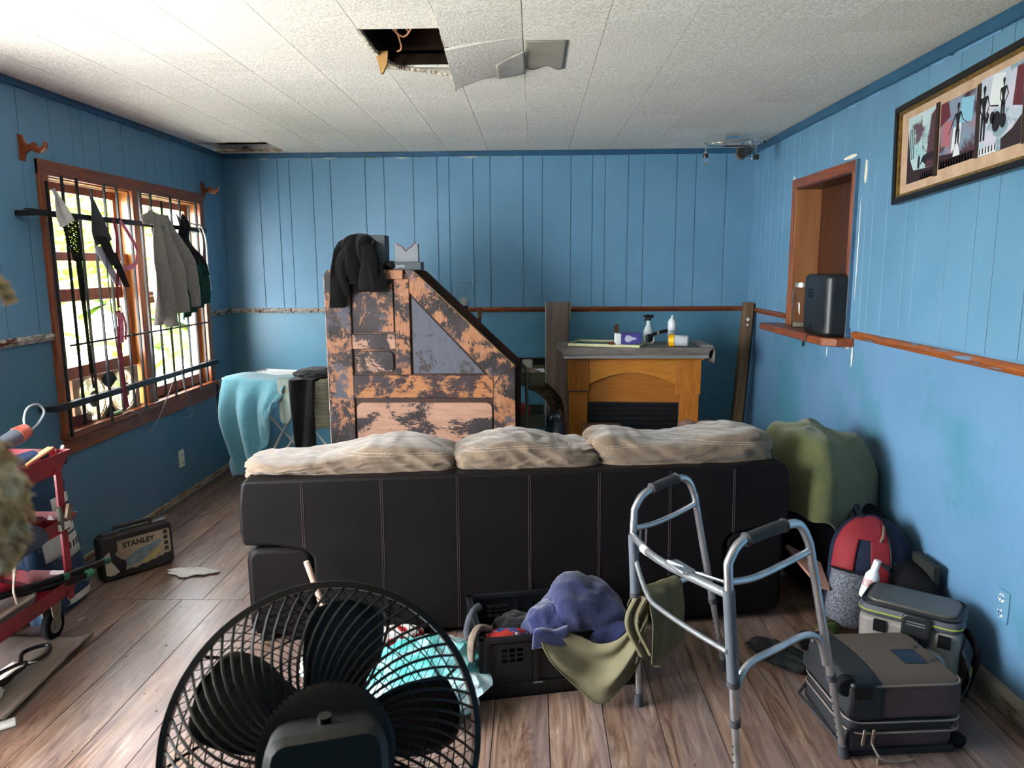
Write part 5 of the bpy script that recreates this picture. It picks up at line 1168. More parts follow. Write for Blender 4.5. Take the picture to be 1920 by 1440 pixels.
M().cyl((-2.06, 3.04, .008), (-2.03, 3.06, .008), .008, n=8).make('socket_bit', MATS['rusty steel'], label='small metal bit on the floor by the cart caster', cat='bit')
# tan shaggy textile hanging close to the camera at the left edge
SHAG = mat('tan shaggy fleece', 'd8b484', 'a8845c', rough=1, scale=30, c3='f0e0c0', s3=40, lo3=.5, hi3=.6)
sg = M().blob((-.335, .42, 1.428), (.042, .04, .085), sub=5, amp=.12, freq=3, seed=3, ridge=.16)
o = sg.make('shaggy_textile', SHAG, label='tan shaggy fleece hanging close to the camera at the left edge', cat='textile')
sg = M(); rr = random.Random(4)
for k in range(420):
    t = rr.uniform(0, 2 * PI); h_ = rr.uniform(-1, 1); c_ = math.sqrt(max(0, 1 - h_ * h_))
    p = V((-.335 + .020 * c_ * math.cos(t), .42 + .019 * c_ * math.sin(t), 1.428 + .041 * h_)); d_ = V((c_ * math.cos(t), c_ * math.sin(t), h_ - .5)).normalized()
    sg.tube([p, p + d_ * .003 + V((rr.uniform(-.004, .004), 0, 0)), p + d_ * .006 + V((rr.uniform(-.003, .003), 0, -.003))], [.0014, .0011, .0004], 4)
sg.make('tufts', SHAG, o, world=True, kind='stuff')
M().tube(spline([(-.335, .42, 1.46), (-.338, .42, 1.52), (-.325, .42, 1.566), (-.310, .42, 1.562), (-.304, .42, 1.55)], 8), [.003 + .0015 * (i % 3) * .5 for i in range(33)], 8).make('hanging_cord', SHAG, o, world=True)
# ================================================================== RIGHT WALL: PASS-THROUGH, PICTURE, CEILING LIGHT
pt = thing('serving_hatch', 'wood-framed serving hatch with a deep sill in the right wall', 'hatch', (XR, (PY0 + PY1) / 2, PZ0), kind=None)
WALN = mat('walnut veneer', '35180a', '4c2812', rough=.45, scale=3, st=(12, 12, 1), detail=6, coat=.1)
def pb(name, b, m_, bev=.002): return M().box(*b).make(name, m_, pt, world=True, smooth=False, bevel=bev)
pb('jamb', (XR - .02, XR + .14, PY0, PY0 + .015, PZ0, PZ1), OAKTRIMZ); pb('jamb', (XR - .02, XR + .14, PY1 - .015, PY1, PZ0, PZ1), mat('satin brown jamb', '8f5c38', 'a06c46', rough=.4, scale=3, st=(6, 6, 1)))
pb('head_jamb', (XR - .02, XR + .14, PY0 + .015, PY1 - .015, PZ1 - .015, PZ1), WALN)
pb('back_panel', (XR + .14, XR + .155, PY0 - .03, PY1 + .03, PZ0 - .02, PZ1 + .02), WALN)
pb('inner_shelf', (XR, XR + .14, PY0 + .015, PY1 - .015, PZ0 - .02, PZ0 + .002), WALN)
pb('side_casing', (XR - .024, XR - .004, PY0 - .035, PY0 + .008, PZ0 + .0, PZ1 + .045), OAKTRIMZ); pb('side_casing', (XR - .024, XR - .004, PY1 - .006, PY1 + .055, PZ0 + .0, PZ1 + .045), OAKTRIMZ)
pb('head_casing', (XR - .026, XR - .004, PY0 - .035, PY1 + .055, PZ1 - .006, PZ1 + .05), OAKTRIM)
pb('blue_edge', (XR - .026, XR - .004, PY0 - .048, PY0 - .036, PZ0 - .02, PZ1 + .05), mat('slate blue edge paint', '3d5a72', '4c6c86', rough=.5, scale=12), .001)
M().xy([(XR, PY0 - .10), (XR - .09, PY0 - .09), (XR - .145, PY0 - .02), (XR - .145, PY1 + .20), (XR - .13, PY1 + .23), (XR, PY1 + .23)], PZ0 - .045, PZ0 - .002).make('sill', OAKTRIM, pt, world=True, smooth=False, bevel=.005)
SILLZ = PZ0 - .001
bb = thing('speaker_box', 'black curved speaker with a small vent grid on the hatch sill', 'speaker', (XR - .02, 4.13, SILLZ), R(-4))
M().rbox((0, 0, .165), (.19, .42, .33), r=.05, n=5).make('cabinet', mat('satin black plastic', '16181b', '1d1f23', rough=.38, spec=.5), bb, bevel=.004)
for i in range(7):
    for j in range(3): M().box(-.0965, -.0945, .012 + i * .014, .022 + i * .014, .20 + j * .018, .214 + j * .018).make('vent_slot', BLKPL, bb, smooth=False)
M().tube(spline([(-.09, .05, .05), (-.11, -.02, .02), (-.12, -.08, .012), (-.125, -.02, -.01), (-.135, -.01, -.04)], 8), .0035, 6).make('power_cord', BLKPL, bb)
M().cbox((-.138, -.0, -.055), (.012, .016, .03)).make('plug', BLKPL, bb, bevel=.003)
jr = thing('glass_jar', 'tall glass jar with a silver lid beside the black speaker', 'jar', (XR - .0, 4.62, SILLZ))
M().lathe([(0, 0), (.055, 0), (.06, .01), (.06, .22), (.045, .245), (.045, .26)], 24).make('jar_glass', mat('grey clear glass', 'e8eaea', rough=.03, trans=1, ior=1.3), jr, solid=.003)
M().lathe([(.048, .245), (.048, .272), (0, .274)], 24).make('jar_lid', mat('brushed silver lid', 'c9c9c6', rough=.3, metal=.8), jr)
M().cyl((0, 0, .004), (0, 0, .03), .052, n=20).make('jar_contents', mat('pale powder', 'b8ae9a', rough=.9), jr)

pic = thing('framed_picture', 'wide black and gold framed triptych of abstract jazz musicians', 'picture', (XR - .010, 3.47, 1.835), rot=(R(-3.4), 0, 0))
# local: y runs toward the camera (negative), z up
PH, PL_ = .425, 1.25
FRB = mat('glossy black frame', '100d0b', rough=.3); FRG = mat('antique gold inner frame', '5e4a24', '8a6c34', rough=.4, scale=30, metal=.4)
def bar4(y0, y1, z0, z1, w, x0, x1, m_, name):
    for b in ((y0, y1, z0, z0 + w), (y0, y1, z1 - w, z1), (y0, y0 + w, z0 + w, z1 - w), (y1 - w, y1, z0 + w, z1 - w)):
        M().box(x0, x1, b[0], b[1], b[2], b[3]).make(name, m_, pic, smooth=False, bevel=.003)
bar4(-PL_, 0, 0, PH, .026, -.034, 0, FRB, 'outer_frame'); bar4(-PL_ + .022, -.022, .022, PH - .022, .016, -.026, 0, FRG, 'inner_frame')
M().box(-.014, -.002, -PL_ + .03, -.03, .03, PH - .03).make('mount_board', mat('mottled pinkish cream mount', 'b3957c', 'c0a48c', rough=.8, scale=14, c3='ab8a70', s3=12, lo3=.58, hi3=.7), pic, smooth=False)
def art(y1, z0, z1, w, seed, kind):
    # panel from y1 toward the camera
    bgm = [mat('turquoise wash', '8fb4b8', 'b9c9cc', rough=.6, scale=12, c3='5c4450', s3=7, lo3=.55, hi3=.6), mat('mauve blue wash', '8a7480', '6d94ac', rough=.6, scale=12, c3='4a2c34', s3=6, lo3=.52, hi3=.6), mat('lilac pale wash', 'a6b8c4', 'c4bccc', rough=.6, scale=14, c3='7c95a2', s3=9, lo3=.55, hi3=.6)][kind]
    P_ = M().box(-.017, -.0142, y1 - w, y1, z0, z1).make('art_panel', bgm, pic, smooth=False)
    def flat(poly, m_, name, d=.0004): M().yz([(y1 - w * p[0], z0 + (z1 - z0) * p[1]) for p in poly], -.0172 - d, -.0171).make(name, m_, P_, smooth=False)
    DKM = mat('dark plum print', '2c1a20', rough=.6); SIL = mat('ink silhouette', '17131a', rough=.6); PLE = mat('pale facet print', 'd4d8da', rough=.6); LB = mat('sky facet print', '7fb0c8', rough=.6); MV = mat('rose facet print', 'a4646c', rough=.6)
    def figure(cx, cy, s, pose=0):
        limb = lambda a, b, w0: flat([(a[0] - w0, a[1]), (a[0] + w0, a[1]), (b[0] + w0 * .6, b[1]), (b[0] - w0 * .6, b[1])], SIL, 'figure', .0008)
        flat([(cx + .035 * s * math.cos(t), cy + .40 * s + .05 * s * math.sin(t)) for t in [2 * PI * i / 10 for i in range(10)]], SIL, 'figure', .0008)
        limb((cx, cy + .36 * s), (cx, cy + .30 * s), .018 * s)
        flat([(cx - .09 * s, cy + .29 * s), (cx + .09 * s, cy + .30 * s), (cx + .035 * s, cy + .12 * s), (cx + .06 * s, cy), (cx - .06 * s, cy), (cx - .03 * s, cy + .12 * s)], SIL, 'figure', .0008)
        limb((cx - .08 * s, cy + .28 * s), (cx - (.17 if pose else .10) * s, cy + .13 * s), .016 * s); limb((cx - (.17 if pose else .10) * s, cy + .14 * s), (cx - (.27 if pose else .02) * s, cy + .0 * s), .013 * s)
        limb((cx + .08 * s, cy + .29 * s), (cx + .15 * s, cy + .15 * s), .016 * s); limb((cx + .15 * s, cy + .16 * s), (cx + (.28 if pose else .06) * s, cy + (.08 if pose else .03) * s), .013 * s)
        limb((cx - .03 * s, cy + .02), (cx - .05 * s, cy - .30 * s), .03 * s); limb((cx + .035 * s, cy + .02), (cx + .03 * s, cy - .30 * s), .03 * s)
    def keys(x0, x1, zb, zh):
        flat([(x0, zb), (x1, zb), (x1, zb + zh), (x0, zb + zh)], PLE, 'piano_keys')
        n = int((x1 - x0) / .075)
        for i in range(n): flat([(x0 + (i + .45) * (x1 - x0) / n, zb + .02), (x0 + (i + .85) * (x1 - x0) / n, zb + .02), (x0 + (i + .85) * (x1 - x0) / n, zb + zh), (x0 + (i + .45) * (x1 - x0) / n, zb + zh)], DKM, 'piano_key', .0007)
    if kind == 0:
        flat([(0, 0), (1, 0), (1, .14), (.55, .16), (.25, .18), (.12, .35), (.05, .6), (.0, .8)], DKM, 'dark_curve')
        flat([(.7, .16), (1, .14), (1, .95), (.86, .9), (.78, .55)], mat('plum facet', '4c3038', rough=.6), 'facet')
        flat([(.50, .22), (.60, .34), (.72, .36), (1, .36), (1, .22), (.94, .28), (.88, .22), (.80, .28), (.72, .2), (.6, .26)], SIL, 'grand_piano', .0006)
        for k in range(3): flat([(.08 + .07 * k, .35), (.10 + .07 * k, .35), (.11 + .07 * k, .82), (.09 + .07 * k, .82)], SIL, 'figure', .0006)
        flat([(.42, .18), (.48, .18), (.5, .34), (.45, .38), (.42, .3)], SIL, 'figure', .0008); keys(.55, 1, .0, .10)
    elif kind == 1:
        flat([(.0, .65), (.3, .75), (.22, 1), (.0, 1)], mat('maroon facet', '5c2430', rough=.6), 'facet'); flat([(.55, .6), (.9, .55), (.95, .9), (.6, .95)], LB, 'facet'); flat([(.05, .35), (.3, .3), (.35, .68), (.12, .7)], MV, 'facet')
        flat([(.35, .2), (.6, .3), (.62, .6), (.4, .55)], PLE, 'facet'); flat([(0, .0), (1, .0), (1, .12), (0, .22)], DKM, 'dark_curve')
        figure(.52, .48, .95, 1); flat([(.42, .12), (.62, .12), (.55, .30), (.48, .30)], PLE, 'skirt', .001); keys(0, 1, .0, .11)
    else:
        flat([(.55, .0), (1, .0), (1, .35), (.8, .22), (.55, .14)], DKM, 'dark_curve'); flat([(.2, .6), (.5, .55), (.6, .95), (.3, 1)], PLE, 'facet'); flat([(.78, .5), (1, .45), (1, .95), (.85, .95)], mat('maroon facet', ''), 'facet')
        figure(.10, .48, .95); figure(.56, .56, .75)
        flat([(.13, .42), (.2, .40), (.24, .5), (.2, .55), (.17, .47)], SIL, 'saxophone', .001)
        for (a, b, r_) in ((.42, .38, .10), (.32, .45, .06), (.58, .36, .07)): flat([(a + r_ * math.cos(t), b + r_ * 1.3 * math.sin(t)) for t in [2 * PI * i / 14 for i in range(14)]], SIL, 'drum', .001)
        flat([(.26, .60), (.46, .56), (.46, .58), (.26, .62)], SIL, 'cymbal', .001); keys(0, .45, .0, .10)
    return P_
for i, (y1, w, z0, z1, kd) in enumerate(((-.10, .215, .075, .355, 0), (-.355, .24, .09, .345, 1), (-.62, .24, .085, .36, 2), (-.885, .215, .075, .355, 0))):
    art(y1, z0, z1, w, i, kd)
    if i < 3: M().box(-.0195, -.0142, y1 - w - .028, y1 - w - .005, z0 - .005, z1 + .006).make('divider_strip', mat('dark brown strip', '2e1c14', rough=.5), pic, smooth=False)

# chrome spot fixture on the ceiling
cl = thing('ceiling_spotlight', 'chrome spiral ceiling fixture with small spotlights in the back right corner', 'ceiling light', (1.33, 5.12, H - .06))
def cw(mm, name, m_, **k): return mm.make(name, m_, cl, world=True, **k)
ZL = H - .075
cw(M().lathe([(0, 0), (.05, 0), (.05, .02), (0, .02)], 24, c=(1.34, 5.16, H - .022)), 'canopy', CHROME)
cw(M().cyl((1.29, 5.16, H - .02), (1.29, 5.16, ZL), .008).cyl((1.39, 5.12, H - .02), (1.39, 5.12, ZL), .007), 'stem', CHROME)
cw(M().tube(spline([(1.14, 5.10, ZL), (1.20, 5.20, ZL + .005), (1.30, 5.24, ZL + .008), (1.40, 5.22, ZL + .006), (1.49, 5.16, ZL)], 10), .008, 8).tube(spline([(1.14, 5.10, ZL), (1.20, 5.02, ZL - .002), (1.30, 4.99, ZL - .002), (1.40, 5.02, ZL), (1.52, 5.10, ZL + .01)], 10), .006, 8), 'curved_rail', CHROME)
cw(M().tube([(1.29, 5.06, ZL + .01), (1.47, 5.08, ZL + .03)], .006, 8), 'cross_rail', CHROME)
cw(M().blob((1.53, 5.105, ZL + .012), (.018, .018, .018), sub=2), 'end_knob', BLKPL)
def spot(x, y, drop, shade):
    a = cw(M().cyl((x, y, ZL + .01), (x, y, ZL - drop), .005).cyl((x, y, ZL + .012), (x, y, ZL - .012), .010).lathe([(0, -.02), (.012, -.018), (.014, 0), (.008, .01), (0, .012)], 14, c=(x, y, ZL - drop)), 'spot_stem', CHROME)
    if shade:
        d_ = V((-.7, -.5, -.28)).normalized(); c_ = V((x - .02, y, ZL - drop - .012))
        M().lathe([(.022, -.03), (.030, 0), (.034, .055), (.040, .075)], 24, c=c_, axis=d_).make('shade', mat('smoked mesh shade', '4a4642', '6a645e', rough=.5, scale=90, metal=.3), a, world=True, solid=.002)
        M().lathe([(0, .05), (.026, .05)], 20, c=c_, axis=d_).make('shade_inside', BLKPL, a, world=True)
    else:
        M().lathe([(0, -.028), (.017, -.026), (.02, -.012), (.017, 0), (0, .0)], 18, c=(x, y, ZL - drop - .008)).make('lamp_holder', mat('smoked chrome', '4c4a48', rough=.3, metal=.8), a, world=True)
        M().blob((x, y, ZL - drop - .055), (.042, .042, .046), sub=3).make('bulb', mat('clear bulb glass', 'ffffff', rough=.02, trans=1, ior=1.3, spec=1), a, world=True)
spot(1.145, 5.10, .055, False); spot(1.42, 5.02, .045, True)
a = cw(M().cyl((1.455, 5.03, ZL + .01), (1.455, 5.03, ZL - .08), .005), 'spot_stem', CHROME)
M().cyl((1.44, 5.03, ZL - .095), (1.475, 5.03, ZL - .095), .018, n=16).make('lamp_holder', MATS['smoked chrome'], a, world=True, bevel=.003)
M().cyl((1.42, 5.03, ZL - .095), (1.44, 5.03, ZL - .095), .013, n=16).make('bulb', MATS['clear bulb glass'], a, world=True)

# ================================================================== PILE BY THE RIGHT WALL
BAG = mat('black bag fabric', '0e0f12', '17181c', rough=.85, scale=5, bump=.25, bscale=60)
bl_ = M().blob((1.35, 3.52, .385), (.31, .50, .74), sub=5, sq=3, amp=.08, freq=1.6, ridge=.04, seed=12, flat=-.385).make('black_duffel', BAG, label='tall black duffel bag heaped beside the sofa under the olive towel', cat='bag')
lb = thing('long_black_bag', 'long black bag sloping down along the right wall behind the backpack', 'bag', (1.56, 3.15, 0))
def lbf(u, v):
    y = 3.45 - .71 * u; hh = .50 - .22 * u ** .8 + .02 * math.sin(u * 9); t = v * 2 * PI
    c_, s_ = math.cos(t), math.sin(t); k = (abs(c_) ** 3 + abs(s_) ** 3) ** (-1 / 3)
    e = (1 - abs(u * 2 - 1) ** 6) ** .5
    return (1.565 + .085 * c_ * k * e + .012 * noise.noise(V((u * 5, c_, s_))), y, max(.002, hh / 2 + hh / 2 * s_ * k * (.35 + .65 * e)))
M().grid(lambda u, v: lbf(v, u), 28, 30, closed_u=True).make('bag_body', BAG, lb, world=True)
M().tube(spline([(1.50, 3.50, .62), (1.475, 3.34, .52), (1.485, 3.2, .42), (1.52, 3.08, .36)], 8), .028, 8, flat=.4).make('padded_strap', mat('black webbing', '15171b', '22252a', rough=.7, scale=30), lb, world=True)
M().tube(spline([(1.47, 3.30, .47), (1.45, 3.18, .40), (1.46, 3.05, .33), (1.50, 2.95, .30)], 8), .035, 8, flat=.35).make('padded_strap', MATS['black webbing'], lb, world=True)
M().box(1.60, 1.625, 2.83, 3.0, .0, .37).make('stiff_board', mat('dark backing board', '1a1c1a', '2a2b26', rough=.7, scale=6), lb, world=True, smooth=False)
OLIVE = mat('olive terry towel', '4e5232', '61653f', rough=1, scale=4, bump=.6, bscale=130, sheen=.35)
def otw(u, v):
    # a cap over the duffel: u round, v outward
    t = u * 2 * PI; c_, s_ = math.cos(t), math.sin(t)
    r_ = v
    ext = 1 + .28 * (c_ > 0) * max(0, c_) * 0 + .12 * math.sin(t * 3 + 1)
    x = 1.335 + (.225 + .075 * max(0, c_)) * min(1, r_ * 1.35) * c_ * ext * .98; y = 3.50 + .30 * min(1, r_ * 1.35) * s_ * ext
    drop = 0 if r_ < .5 else (r_ - .5) ** 1.1
    z = .812 - .10 * r_ * r_ - drop * (.50 + .18 * max(0, -s_) + .14 * c_) - .08 * max(0, c_) * r_
    z += .022 * math.sin(t * 5 + r_ * 4) * r_ + .018 * noise.noise(V((c_ * 2.4 * r_, s_ * 2.4 * r_, 4))) * 2
    k = .028 * (.5 + .5 * math.sin(t * 7 + 2 * r_)) * max(0, r_ - .4)
    return (x + k * c_, y + k * s_, z)
M().grid(otw, 64, 24, closed_u=True).make('olive_towel', OLIVE, solid=.010, soff=1, sub=1, label='olive green towel thrown over the black duffel beside the sofa', cat='towel')
M().prism([(0, 0), (.16, .02), (.30, -.13), (.27, -.16), (.0, -.02)], .012, Matrix.Translation((1.18, 3.30, .27)) @ rotm(0, .25, -.9)).make('wood_offcut', mat('pinkish wood offcut', '8a6256', '9c7466', rough=.7, scale=5), smooth=False, label='pinkish wooden board edge poking out beside the sofa end', cat='board')
# backpack
bp_ = thing('backpack', 'navy and red backpack leaning in front of the black bags', 'backpack', (1.42, 3.02, 0), rot=(-.16, .10, -.22))
NV = mat('navy pack cloth', '1b2031', '262c3e', rough=.8, scale=6, bump=.2, bscale=70)
RDC = mat('red pack cloth', '6e0f1b', '801622', rough=.75, scale=6, bump=.2, bscale=70)
def pk(u, v, off=0, W=.165, D=.115, Hh=.50):
    t = u * 2 * PI; c_, s_ = math.cos(t), math.sin(t); k = (abs(c_) ** 2.8 + abs(s_) ** 2.8) ** (-1 / 2.8)
    e = (1 - max(0, (v - .55) / .45) ** 2.4) ** .5 * (.86 + .14 * min(1, v * 6))
    r_ = 1 + .06 * noise.noise(V((c_ * 1.5, s_ * 1.5, v * 3)))
    p = V((W * c_ * k * e * r_, D * s_ * k * max(e, .25) * r_ + .05 * v, Hh * v))
    return p + V((c_, s_, .3 * v)).normalized() * off
mm = M().grid(lambda u, v: pk(u, v), 44, 30, closed_u=True); mm._add([pk(i / 44, 0) for i in range(44)], [tuple(range(44))])
mm.make('pack_body', NV, bp_)
def pp(name, m_, u0, u1, v0, v1, off=.004, bend=0, nu=12, nv=20, th=.004):
    return M().grid(lambda u, v: pk(u0 + (u1 - u0) * u + bend * (v0 + (v1 - v0) * v), v0 + (v1 - v0) * v, off), nu, nv).make(name, m_, bp_, solid=th)
pp('red_panel', RDC, .76, .835, .02, .97, bend=-.05); pp('red_panel', RDC, .55, .66, .52, .97, bend=.02); pp('red_panel', RDC, .64, .77, .80, .99)
pp('red_panel', RDC, .90, .945, .25, .62); pp('grey_stripe', mat('steel blue grey cloth', '4a5166', rough=.8), .842, .875, .05, .66, bend=-.05)
pp('zip', BLKPL, .832, .84, .1, .92, off=.008, bend=-.05, nu=2)
mm = M().grid(lambda u, v: pk(.58 + .145 * u, .06 + .46 * v, .014 + .022 * math.sin(u * PI) * (1 if v < .98 else 1)), 12, 12)
mm.make('mesh_pocket', mat('grey mesh', '3a3c44', '6a6e78', rough=.7, scale=150, lo=.45, hi=.55), bp_, solid=.002)
M().tube([pk(.58 + .145 * i / 10, .52, .016 + .022 * math.sin(i / 10 * PI)) for i in range(11)], .005, 6).make('pocket_hem', BLKPL, bp_)
M().tube(spline([pk(.78, .93, .01), pk(.765, .86, .02), pk(.755, .80, .015)], 6), .005, 6).make('zip_pull', MATS['rusty steel'], bp_)
bo = thing('white_bottle', 'white bottle with red label in the backpack side pocket', 'bottle', (1.372, 2.905, .21), rot=(.05, .22, 0))
M().lathe([(0, 0), (.026, 0), (.028, .01), (.028, .095), (.018, .115), (.014, .12), (0, .12)], 18).make('bottle_body', WHITEP, bo)
M().lathe([(0, .12), (.015, .12), (.014, .165), (0, .167)], 16).make('bottle_cap', WHITEP, bo)
M().lathe([(.0285, .05), (.0285, .085)], 18).make('bottle_label', mat('faded red print', 'b56a66', 'd8cccc', rough=.6, scale=50), bo)

# cooler bag
co = thing('cooler_bag', 'grey soft cooler bag with a black buckle flap and piped front pocket', 'cooler', (1.425, 2.635, 0), R(-36))
GC = mat('grey nylon', '26282e', '30323a', rough=.65, scale=4, bump=.2, bscale=40)
GC2 = mat('lighter grey trim band', '44464f', '50525b', rough=.6, scale=6)
M().rbox((0, 0, .135), (.33, .215, .27), r=.04, n=5, taper=1.02).make('cooler_body', GC, co, bevel=.006)
M().rbox((0, 0, .292), (.345, .232, .045), r=.045, n=6).make('lid_band', GC2, co, bevel=.006)
ld = M().rbox((0, .005, .320), (.30, .175, .016), r=.04, n=6).make('lid_top', mat('scuffed grey vinyl', '3c3b38', '524f4a', rough=.35, scale=7, spec=.6), co, bevel=.004)
def loop(a, b, r, z, y=None, n=5):
    out = []
    for q, (sx, sy) in enumerate(((1, 1), (-1, 1), (-1, -1), (1, -1))):
        for i in range(n + 1):
            t = q * PI / 2 + i * PI / 2 / n; px, py = sx * (a - r) + r * math.cos(t), sy * (b - r) + r * math.sin(t)
            out.append((px, py, z) if y is None else (px, y, z + py))
    return out
M().tube(loop(.162, .105, .045, .316), .005, 6, closed=True).make('black_piping', BLKPL, co)
M().tube([(p[0], p[1] * 1.0, p[2]) for p in loop(.172, .116, .045, .292)][11:24], .003, 6).make('lime_piping', mat('lime piping', '9aa43c', rough=.5), co)
M().rbox((.03, -.124, .262), (.095, .016, .115), r=.02, axis='Y').make('buckle_flap', mat('moulded black rubber', '17191a', rough=.45), co, bevel=.004)
for k in range(2): M().box(-.0, .06, -.1335, -.132, .292 - .010 * k, .2955 - .010 * k).make('faint_lettering', mat('grey moulded print', '6c7074', rough=.5), co, smooth=False)
for k in range(4): M().cyl((.0 + .013 * k, -.132, .24 - .004 * k), (.0 + .013 * k, -.1345, .24 - .004 * k), .0025).make('stud', MATS['grey moulded print'], co)
M().rbox((-.01, -.128, .105), (.29, .05, .20), r=.05, axis='Y').make('front_pocket', GC, co, bevel=.008)
M().tube([(p[0] - .01, p[1], p[2]) for p in loop(.142, .098, .05, .107, y=-.154)], .005, 6, closed=True).make('pocket_piping', mat('pale grey piping', '8a8c98', rough=.5), co)
LGP = mat('light grey reflective piping', 'a6a9b6', rough=.35)
M().tube([(p[0] + .005, p[1], p[2]) for p in loop(.095, .024, .023, .155, y=-.158)], .004, 6, closed=True).make('handle_loop', LGP, co)
M().tube([(p[0] + .005, p[1], p[2]) for p in loop(.085, .013, .012, .155, y=-.159)], .0035, 6, closed=True).make('handle_loop', LGP, co)
M().tube([(.085, -.162, .150), (.088, -.164, .125)], .004, 6).make('zip_cord', mat('tan cord', 'a8946a', rough=.8), co)
for x in (-.09, .12): M().box(x - .02, x + .02, -.122, -.108, .22, .262).make('dark_tab', BLKPL, co, smooth=False)
M().grid(lambda u, v: (.175 + .03 * math.sin(v * PI), -.09 + .15 * u, .02 + .19 * v), 8, 10).make('mesh_pocket', MATS['grey mesh'], co, solid=.004)
M().tube(spline([(.17, -.02, .27), (.215, -.03, .20), (.205, -.05, .12), (.185, -.06, .04)], 8), .022, 8, flat=.35).make('shoulder_strap', BAG, co)
M().cbox((.205, -.06, .135), (.006, .05, .016), rx=.3).make('lime_tag', MATS['lime piping'], co)

# suitcase
su = thing('suitcase', 'taupe and black wheeled suitcase lying flat by the walker', 'suitcase', (1.175, 2.345, 0), R(4.5))
TAU = mat('taupe nylon', '534942', '60554d', rough=.85, scale=3, bump=.15, bscale=90, c3='4c423c', s3=4, lo3=.55, hi3=.75)
TAUD = mat('mauve taupe side cloth', '453a3a', '52464a', rough=.85, scale=3, bump=.15, bscale=60)
BKN = mat('black ballistic nylon', '15171b', '1c1f24', rough=.75, scale=9, bump=.15, bscale=90)
SL, SW = .375, .345
M().rbox((0, 0, .19), (SL, SW, .118), r=.045, n=6).make('upper_shell', TAUD, su, bevel=.012, bseg=3)
M().rbox((.003, 0, .245), (SL - .012, SW - .012, .022), r=.045, n=6).make('top_panel', TAU, su, bevel=.006)
M().rbox((-.004, -.0, .112), (SL - .012, SW - .012, .036), r=.045, n=6).make('zip_gusset', BKN, su)
M().rbox((0, .006, .062), (SL - .016, SW - .03, .085), r=.04, n=6).make('lower_shell', TAUD, su, bevel=.01)
M().box(-SL / 2 + .02, SL / 2 - .01, -SW / 2 + .02, SW / 2 - .01, .0, .024).make('base_flap', BKN, su, bevel=.006)
# black end with curved edge
pts = [(-SL / 2 - .004, -SW / 2 - .004), (-.075, -SW / 2 - .004)] + [(-.075 + .03 * math.sin(i / 10 * PI) * .6 - .01 * i / 10, -SW / 2 + (SW) * i / 10) for i in range(1, 10)] + [(-.085, SW / 2 + .004), (-SL / 2 - .004, SW / 2 + .004)]
M().xy(pts, .134, .2585).make('black_end', BKN, su, smooth=False, bevel=.02, bseg=3)
M().box(-SL / 2 + .0, -.095, -SW / 2 + .004, SW / 2 - .02, .026, .10).make('black_end', BKN, su, smooth=False, bevel=.012, bseg=2)
for y in (-SW / 2 + .03, SW / 2 - .03):
    h_ = M().rbox((-SL / 2 + .04, y, .235), (.085, .07, .06), r=.02).make('wheel_housing', BLKPL, su, bevel=.008)
    M().cyl((-SL / 2 - .008, y - .016, .245), (-SL / 2 - .008, y + .016, .245), .033, n=22).make('wheel', TIRE, h_, bevel=.006)
for y in (-.12, -.06, .02, .09): M().cyl((-SL / 2 - .004, y, .16), (-SL / 2 - .008, y, .16), .004).make('rivet', CHROME, su)
M().box(.055, .13, -.05, .04, .2565, .2585).make('name_plate', mat('dark navy plate', '0e1a2a', rough=.4), su, smooth=False)
for x, y in ((.148, .055), (.158, -.03)): M().lathe([(0, .004), (.007, .003), (.009, 0)], 12, c=(x, y, .257)).make('rivet', mat('dark rivet', '3a302c', rough=.4, metal=.5), su)
for z in (.130, .094): M().tube(loop(SL / 2 + .0, SW / 2 + .0, .045, z), .0032, 6, closed=True).make('grey_piping', mat('grey brown piping', '7c706a', rough=.6), su)
M().tube(loop(SL / 2 - .004, SW / 2 - .004, .045, .252)[15:], .0035, 6).make('top_piping', MATS['grey brown piping'], su)
for x in (-.145, -.115): M().cbox((x, -SW / 2 - .008, .085), (.010, .006, .055), ry=.1).make('zip_pull', mat('dull brass pull', '8a7a6a', rough=.4, metal=.7), su, bevel=.002)
M().tube(spline([(-.12, -SW / 2 - .01, .07), (-.10, -SW / 2 - .03, .03), (-.05, -SW / 2 - .03, .012), (.02, -SW / 2 - .02, .012)], 8), .003, 6).make('pull_cord', MATS['grey brown piping'], su)
M().tube([(-.18, .14, .09), (-.215, .13, .05), (-.19, -.12, .03), (-.16, -.15, .03)], .006, 6).make('side_handle', BKN, su)
M().blob((.20, -.12, .025), (.07, .05, .045), sub=3, ridge=.2, seed=2).make('rear_strap', BAG, su)
pdk = thing('padlock', 'small brass padlock on the floor in front of the suitcase', 'padlock', (1.095, 2.145, 0), R(10))
M().rbox((0, 0, .010), (.018, .008, .018), r=.003, axis='Y').make('lock_body', mat('grey brass', '9a8c7c', rough=.35, metal=.7), pdk)
M().tube([(-.006, 0, .018), (-.006, 0, .028), (0, 0, .033), (.006, 0, .028), (.006, 0, .018)], .0016, 6).make('shackle', CHROME, pdk)
